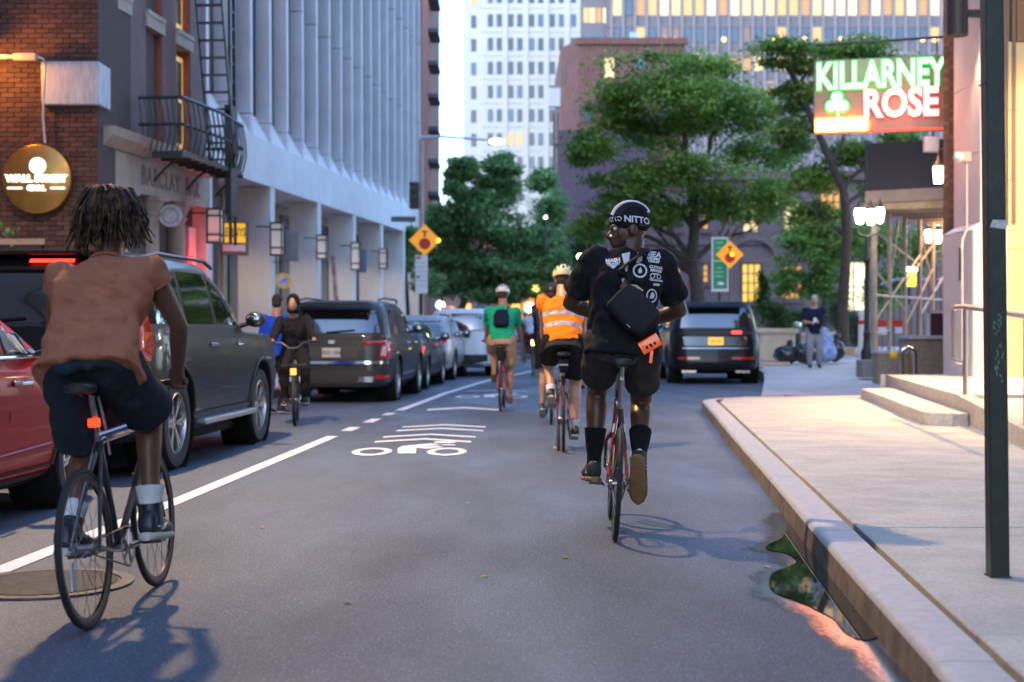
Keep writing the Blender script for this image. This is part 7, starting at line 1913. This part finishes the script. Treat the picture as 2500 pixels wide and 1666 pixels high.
# ---- 8: pedestrian in blue, 9: man in navy
p8 = Person('person in a bright blue jacket half hidden behind the hooded cyclist', (X(668,20.8), 20.8, 0), (0,0,-.5), (0,0,.92), radians(6), (.3,-.1,0), ((-.2,.2,.95), (.2,.2,.95)), ((-.1,-.02,.09), (.1,.05,.09)), 1.0, SK_tan, voxel=.018, toe=flat_feet, elbow=(0,-1,0))
p8.body(); p8.shirt(cloth('jacket_blue', (.01,.055,.42), .1), 1., .045, -.08, disp=.02, sr=.075, name='jacket'); p8.shorts(cloth('jeans_dark', (.02,.022,.03)), 2., .01, name='trousers'); p8.hair_cap(mat('hair_black', (.012,.010,.010), .8))
for q in (-1, 1): p8.shoe(q, M_leath, M_sole_w)
p9 = Person('grey haired man in a navy polo shirt looking down at his phone', (X(1988,35.5), 35.5, pz(35.5)), (0,0,pi-.1), (0,0,.95), radians(-2), (0,-.45,0), ((-.05,.28,1.17), (.08,.28,1.14)), ((-.12,-.02,.09), (.12,.04,.09)), 1.05, SK_light, voxel=.018, toe=flat_feet, elbow=(.5,-.2,-.8), bulk=1.08)
p9.body(); p9.shirt(cloth('polo_navy', (.012,.016,.045), .1), .8, .04, -.10, disp=.018, sr=.075, name='polo_shirt'); p9.shorts(cloth('trousers_grey', (.26,.25,.30)), 2., .022, name='trousers'); p9.hair_cap(mat('hair_grey', (.38,.37,.38), .7), puff=.96)
for q in (-1, 1): p9.shoe(q, M_leath, M_sole_w)
t = thing('phone', 'small phone in the hands of the man in navy', 'phone', (X(1988,35.5), 35.5, pz(35.5)), (0,0,pi-.1))
MB().box((.02,.33,1.20), (.075,.012,.15), (radians(-45),0,0)).build('phone', glow('phone_glow', (.6,.7,1), .5, (.05,.05,.06)), t, smooth=0)
# ================================================================== STREET FURNITURE AND SMALL THINGS
M_pole = mat('galvanised_pole', (.34, .30, .29), .5, metal=.4, var=.15, vscale=4)
# ---- roadside street lamp over the near carriageway (its head hangs above the picture; its light throws the riders' shadows)
sl = thing('street_lamp', 'tall cobra head street lamp on the left kerb over the road', 'street lamp', (lx(13.4)-.6, 13.4, .15))
MB().lathe([(.001,0), (.17,0), (.17,.5), (.10,.6), (.065,7.6), (.001,7.6)], 16).build('post', M_pole, sl)
hx_ = -3.7-(lx(13.4)-.6)
MB().tube([(0,0,7.4), (.3,0,7.95), (hx_-.4,0,8.15)], [.05,.045,.035], 10).build('arm', M_pole, sl)
MB().secs([((hx_-.45,0,8.14),(0,.05,0),(0,0,.05),3), ((hx_-.2,0,8.13),(0,.13,0),(0,0,.08),3), ((hx_+.2,0,8.10),(0,.14,0),(0,0,.06),3), ((hx_+.32,0,8.09),(0,.08,0),(0,0,.03),3)], 16).build('head', M_pole, sl)
MB().ell((hx_,0,8.04), .18, .10, .04).build('lens', glow('cobra_glow', (1,.80,.52), 30), sl)
ld = bpy.data.lights.new('cobra_light', 'SPOT'); ld.energy = 1250; ld.color = (1,.66,.33); ld.spot_size = radians(140); ld.spot_blend = .5; ld.shadow_soft_size = .16
lo = bpy.data.objects.new('cobra_light', ld); COL.objects.link(lo); lo.parent = sl; lo.location = (hx_,0,7.97)

# ---- signal pole with lamp arm, signal, name blade and signs
D = 46.; s = D/FPX
tp = thing('signal_pole', 'tall corner signal pole with a long lamp arm at the end of the arcade', 'signal pole', (X(1029,D), D, .15))
MB().tube([(0,0,-.2), (0,0,Z(340,D)-.15)], [.10,.07], 12).build('post', mat('pole_tan', (.40,.30,.27), .5, var=.15, vscale=3), tp)
MB().tube([(.0,-.12,-.2), (.0,-.12,Z(560,D)-.15)], .05, 8).build('dark_post', M_black, tp)
za = Z(336,D)-.15
MB().tube([(0,0,za), (.6,0,za+.03), ((1205-1029)*s,0,Z(343,D)-.15)], [.05,.045,.03], 8).build('lamp_arm', mat('arm_steel', (.42,.46,.48), .4, metal=.5), tp)
MB().ell(((1213-1029)*s,0,Z(346,D)-.15), .26, .12, .10).build('lamp_head', glow('far_lamp_glow', (1,.84,.5), 6), tp)
sgx = (1022-1029)*s-.12
so = MB().bx(sgx-.16, sgx+.16, -.35, -.08, Z(512,D)-.15, Z(447,D)-.15).build('signal_head', M_black, tp, smooth=0, bevel=.03)
for i in range(3): MB().lathe([(.001,0), (.10,0), (.12,-.12), (.11,-.12), (.09,-.01)], 14, c=(sgx,-.352,Z(512,D)-.15+.14+i*.28), axis='y').build('visor', M_frame, so)
MB().bx((1020-1029)*s-.85, (1020-1029)*s-.06, -.16, -.13, Z(543,D)-.15, Z(530,D)-.15).build('street_name_blade', mat('blade_dark', (.07,.08,.09), .5), tp, smooth=0)
MB().bx(-.05,.03,-.14,-.06,Z(495,D)-.15,Z(470,D)-.15).build('control_box', mat('pink_box', (.45,.30,.32), .6), tp, smooth=0)
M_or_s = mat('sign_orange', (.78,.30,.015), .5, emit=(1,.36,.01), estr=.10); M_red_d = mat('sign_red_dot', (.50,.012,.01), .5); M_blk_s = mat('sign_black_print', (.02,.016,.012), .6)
def diamond(label, px, py, d, rr, yaw=0.):
    c = P(px, py, d); t = thing('warning_sign', label, 'sign', c, yaw, group='orange diamond warning signs')
    r = rr*d/FPX; v = MB().prism([(-r,0,0), (0,0,-r), (r,0,0), (0,0,r)], (0,.02,0)); v.build('panel', M_or_s, t, smooth=0, bevel=.012, fixn=True)
    MB().lathe([(.001,-.010), (r*.36,-.010), (r*.36,-.004), (.001,-.004)], 28, c=(-.0,0,-r*.22), axis='y').build('red_disc', M_red_d, t)
    MB().prism([(-r*.10,-.006,r*.36), (r*.10,-.006,r*.36), (0,-.006,r*.18)], (0,-.002,0)).bx(-r*.05, r*.05, -.008, -.006, r*.36, r*.58).bx(-r*.18, r*.18, -.008, -.006, r*.50, r*.60).build('arrow', M_blk_s, t, smooth=0, fixn=True)
    MB().lathe([(.001,-.03), (r*.13,-.03), (r*.13,-.005), (.001,-.005)], 14, c=(r*.86,0,-.01) if px < 1200 else (r*.15,0,r*.0), axis='y').build('amber_beacon', mat('beacon_amber', (.85,.5,.02), .3, emit=(1,.62,.02), estr=.7), t)
    return t
diamond('orange diamond warning sign with red disc on the corner signal pole', 1037, 587, D-.3, 39)
t = thing('regulation_sign', 'tall white parking regulation sign under the left orange diamond', 'sign', P(1029, 717, D-.3))
hh = (717-624)*s
MB().bx(-.20,.20,0,.02,0,hh).build('panel', mat('reg_white', (.70,.66,.67), .5), t, smooth=0, bevel=.006)
mb = MB().bx(-.17,-.02,-.006,-.002,hh*.90,hh*.97); mb.build('red_block', mat('reg_red', (.6,.12,.12), .5), t, smooth=0)
for i in range(6): MB().bx(-.16,.14 if i % 2 else .17,-.006,-.002,hh*(.80-i*.12),hh*(.815-i*.12)).build('text_line', mat('reg_grey', (.42,.36,.40), .5), t, smooth=0)
MB().bx(-.16,-.06,-.006,-.002,hh*.40,hh*.47).build('green_block', mat('reg_green', (.08,.2,.14), .5), t, smooth=0)
# ---- parking sign board and second diamond on the right
d = 44.5
t = thing('parking_sign', 'green and white stacked parking sign board behind the right orange diamond', 'sign', P(1758, 708, d), radians(6))
hb2 = (708-580)*d/FPX
MB().bx(-.27,.27,0,.03,-.05,hb2).build('board', mat('reg_white', (.70,.66,.67), .5), t, smooth=0)
for (a, b) in ((.02,.54), (.56,.97)): MB().bx(-.22,.22,-.008,-.002,hb2*a,hb2*b).build('green_panel', mat('park_green', (.015,.25,.12), .5), t, smooth=0)
for i, (z_, w_) in enumerate(((.90,.15), (.80,.10), (.66,.14), (.42,.12), (.34,.17), (.26,.16))): MB().bx(-w_,w_*.6,-.012,-.009,hb2*z_-.02,hb2*z_+.015).build('text_line', mat('park_pale', (.25,.50,.38), .5), t, smooth=0)
MB().ell((.02,-.010,hb2*.12), .11, .004, .05).build('white_emblem', mat('reg_white', (.70,.66,.67), .5), t)
MB().tube([(0,.05,-2.6), (0,.05,hb2+.2)], .045, 8).build('post', M_black, t)
dm = diamond('orange diamond warning sign with red disc in front of the green parking board', 1782, 622, 43.6, 34)
MB().tube([(.02,.05,-2.4), (.0,.05,1.2)], .03, 8).build('post', mat('post_brown', (.16,.09,.07), .6), dm)
t = thing('round_marker', 'small pink round marker by the big tree trunk', 'sign', P(1688, 697, 48))
MB().lathe([(.001,-.02), (.15,-.02), (.15,.02), (.001,.02)], 20, axis='y').build('disc', mat('marker_pink', (.55,.14,.22), .5), t)
MB().tube([(0,.03,-1.7), (0,.03,.1)], .03, 6).build('post', M_black, t)

# ---- rubbish bags on the square
M_bag = mat('bin_bag_black', (.012,.013,.018), .28, bump=.6, bscale=14, coat=.3); M_bagb = mat('bag_blue', (.10,.20,.50), .35, bump=.4, bscale=14, col2=(.35,.45,.7), vscale=6)
def sack(label, px, py, d, rx, rz, m, seed, tie=True, name='rubbish_bag'):
    rng = random.Random(seed); c = P(px, py, d); t = thing(name, label, 'rubbish bag', c, rng.uniform(-.5,.5), 'rubbish bags piled on the square')
    mb = MB(); mb.ell((0,0,rz*.8), rx, rx*.8, rz, 18, 12); mb.ell((rx*.3,0,rz*.6), rx*.7, rx*.7, rz*.65); mb.ell((-rx*.3,.05,rz*.7), rx*.75, rx*.6, rz*.7)
    if tie: mb.limb([((0,0,rz*1.5), .09), ((.03,0,rz*1.85), .05), ((.08,0,rz*2.1), .09)], 8)
    organic(mb, 'bag', m, t, .028, 2, .10, .16)
    return t
dd = 37.5
sack('black rubbish bag lying at the left end of the pile, nearest the black suv', 1922, 884, dd, .36, .24, M_bag, 1)
sack('long black rubbish bag in the middle of the pile with a turquoise flap on top', 1966, 883, dd-.1, .38, .27, M_bag, 2, False)
sack('blue translucent recycling bag leaning on the right of the pile', 2012, 880, dd+.1, .34, .28, M_bagb, 3)
sack('dark rubbish bag at the right end of the pile', 2036, 878, dd+.3, .30, .30, M_bag, 4)
sack('blue and white recycling bag stacked on top of the pile', 2006, 846, dd+.2, .30, .20, M_bagb, 5)
sack('pale blue bag perched at the top left of the pile', 1988, 850, dd+.3, .2, .17, mat('bag_pale', (.40,.50,.66), .4, bump=.4, bscale=14), 6)
t = thing('turquoise_bag_flap', 'turquoise plastic sheet lying on the black rubbish bags', 'plastic sheet', P(1968, 852, dd-.15), 0)
mb = MB()
for i in range(6):
    for j in range(2):
        f = lambda a, b: (-.22+a*.075, -.22+b*.16, .05-.018*a+.02*sin(a*2.2+b))
        mb.quad(f(i,j), f(i+1,j), f(i+1,j+1), f(i,j+1))
mb.build('sheet', mat('plastic_turquoise', (.10,.42,.50), .3), t)
t = thing('cardboard_box', 'brown cardboard box with orange side lying beside the rubbish', 'box', P(2072, 868, 38.5), .2)
MB().bx(-.28,.28,-.15,.15,0,.2).build('box', mat('cardboard', (.36,.24,.13), .85), t, smooth=0, bevel=.006); MB().bx(0.02,.29,-.156,-.151,.03,.19).build('orange_panel', mat('card_orange', (.55,.22,.02), .7), t, smooth=0)
t = thing('white_bag', 'white plastic bag slumped against the lamp post foot', 'bag', P(2100, 872, 37.0))
mb = MB(); mb.ell((0,0,.12), .16, .14, .16); mb.ell((.07,0,.22), .07, .08, .14); organic(mb, 'bag', mat('bag_white', (.66,.65,.66), .5), t, .025, 2, .05, .1)

# ---- bright dots far down the street: signals, lamps, works lights
random.seed(31)
def dot(label, px, py, d, r, col, st, cat='lamp', post=True, name='distant_lamp'):
    c = P(px, py, d); t = thing(name, label, cat, c, 0, 'small lights far down the street')
    MB().ell((0,0,0), r, r, r, 10, 8).build('lens', glow('dot_%02d%02d%02d' % tuple(int(v*9) for v in col)+'_%d' % int(st*10), col, st), t)
    if post: MB().tube([(0,r,-c.z), (0,r,0)], .05, 6).build('post', M_black, t)
    else: MB().bx(-r*1.3,r*1.3,r*.4,r*1.6,-r*1.2,r*1.3).tube([(0,r,r), (0,r+.6,r*2.5)], .03, 5).build('housing', M_black, t, smooth=0)
dot('bright round white lamp left of the capped rider shoulder', 1416, 627, 60, .13, (1,.86,.45), 9)
dot('small twin white lamps in the dark tree left of the capped rider', 1332, 531, 62, .07, (1,.93,.65), 9)
dot('tiny yellow lamp under the street tree, upper of the pair', 1310, 634, 66, .08, (1,.9,.3), 8)
dot('tiny cream lamp under the street tree above the green shirt rider', 1245, 664, 66, .09, (1,.85,.6), 6)
dot('greenish lamp above the row of parked cars', 1078, 712, 70, .09, (.85,1,.35), 6)
dot('broad bright lamp cluster behind the white suv', 1075, 745, 72, .22, (1,.95,.7), 5)
dot('bright white works lamp between the green and orange riders', 1293, 751, 58, .20, (1,.93,.75), 9)
dot('amber works beacon left of the orange vest rider', 1308, 703, 62, .16, (1,.62,.10), 6)
t = thing('works_hoarding', 'orange lit works hoarding far down the street beside the orange vest rider', 'hoarding', (X(1322,95), 95, 0))
for i in range(4): MB().bx(-1.3+i*.68,-.65+i*.68,0,.08,0,Z(712+8*(i % 2),95)).build('board', mat('hoarding_orange', (.6,.2,.03), .6, emit=(1,.38,.05), estr=.15), t, smooth=0)
MB().bx(.75,1.25,-.5,.1,0,Z(700,95)).build('yellow_box', mat('hoarding_yellow', (.7,.42,.03), .6, emit=(1,.6,.05), estr=.22), t, smooth=0)
t = thing('far_van', 'distant white van with a red stripe behind the green shirt rider', 'van', (X(1222,80), 80, 0))
MB().bx(-.9,.9,0,4.5,.35,2.35).build('body', mat('van_white', (.62,.5,.52), .5), t, smooth=0, bevel=.12)
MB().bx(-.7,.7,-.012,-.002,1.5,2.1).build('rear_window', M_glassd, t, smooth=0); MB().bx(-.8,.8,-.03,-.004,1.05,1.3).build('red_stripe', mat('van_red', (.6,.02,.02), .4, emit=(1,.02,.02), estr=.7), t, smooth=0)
for x in (-.7,.7): MB().lathe([(.001,-.12),(.34,-.12),(.34,.12),(.001,.12)], 20, c=(x,.7,.34), axis='x').build('wheel', M_tyre, t)

# ---- litter: fallen leaves and grit on the asphalt
lf = MB().add([(-.03,0,.004), (0,-.018,.010), (.04,0,.006), (0,.02,.012)], [(0,1,2,3)]).mesh('fallen_leaf', mat('leaf_yellow', (.42,.28,.05), .8, rand=.4), 0)
random.seed(8)
spots = [(px, py) for px, py in ((425,1168),(405,1180),(470,1160),(50,1215),(85,1213),(30,1222),(1720,1012),(1718,1020),(1700,1016),(1726,1006),(1800,1110),(1380,1364),(1183,1410),(1873,1387),(2090,1497),(850,1475),(640,1290),(560,1195),(1140,1230))]
for i, (px, py) in enumerate(spots):
    x, y = G(px, py); o = link('fallen_leaf', lf); o.location = (x, y, .001); o.rotation_euler = (0, 0, random.uniform(0,6)); sc_ = random.uniform(.4,1.); o.scale = (sc_,)*3
    tag(o, 'small yellow fallen leaf lying on the asphalt road', 'leaf', 'fallen leaves on the road')
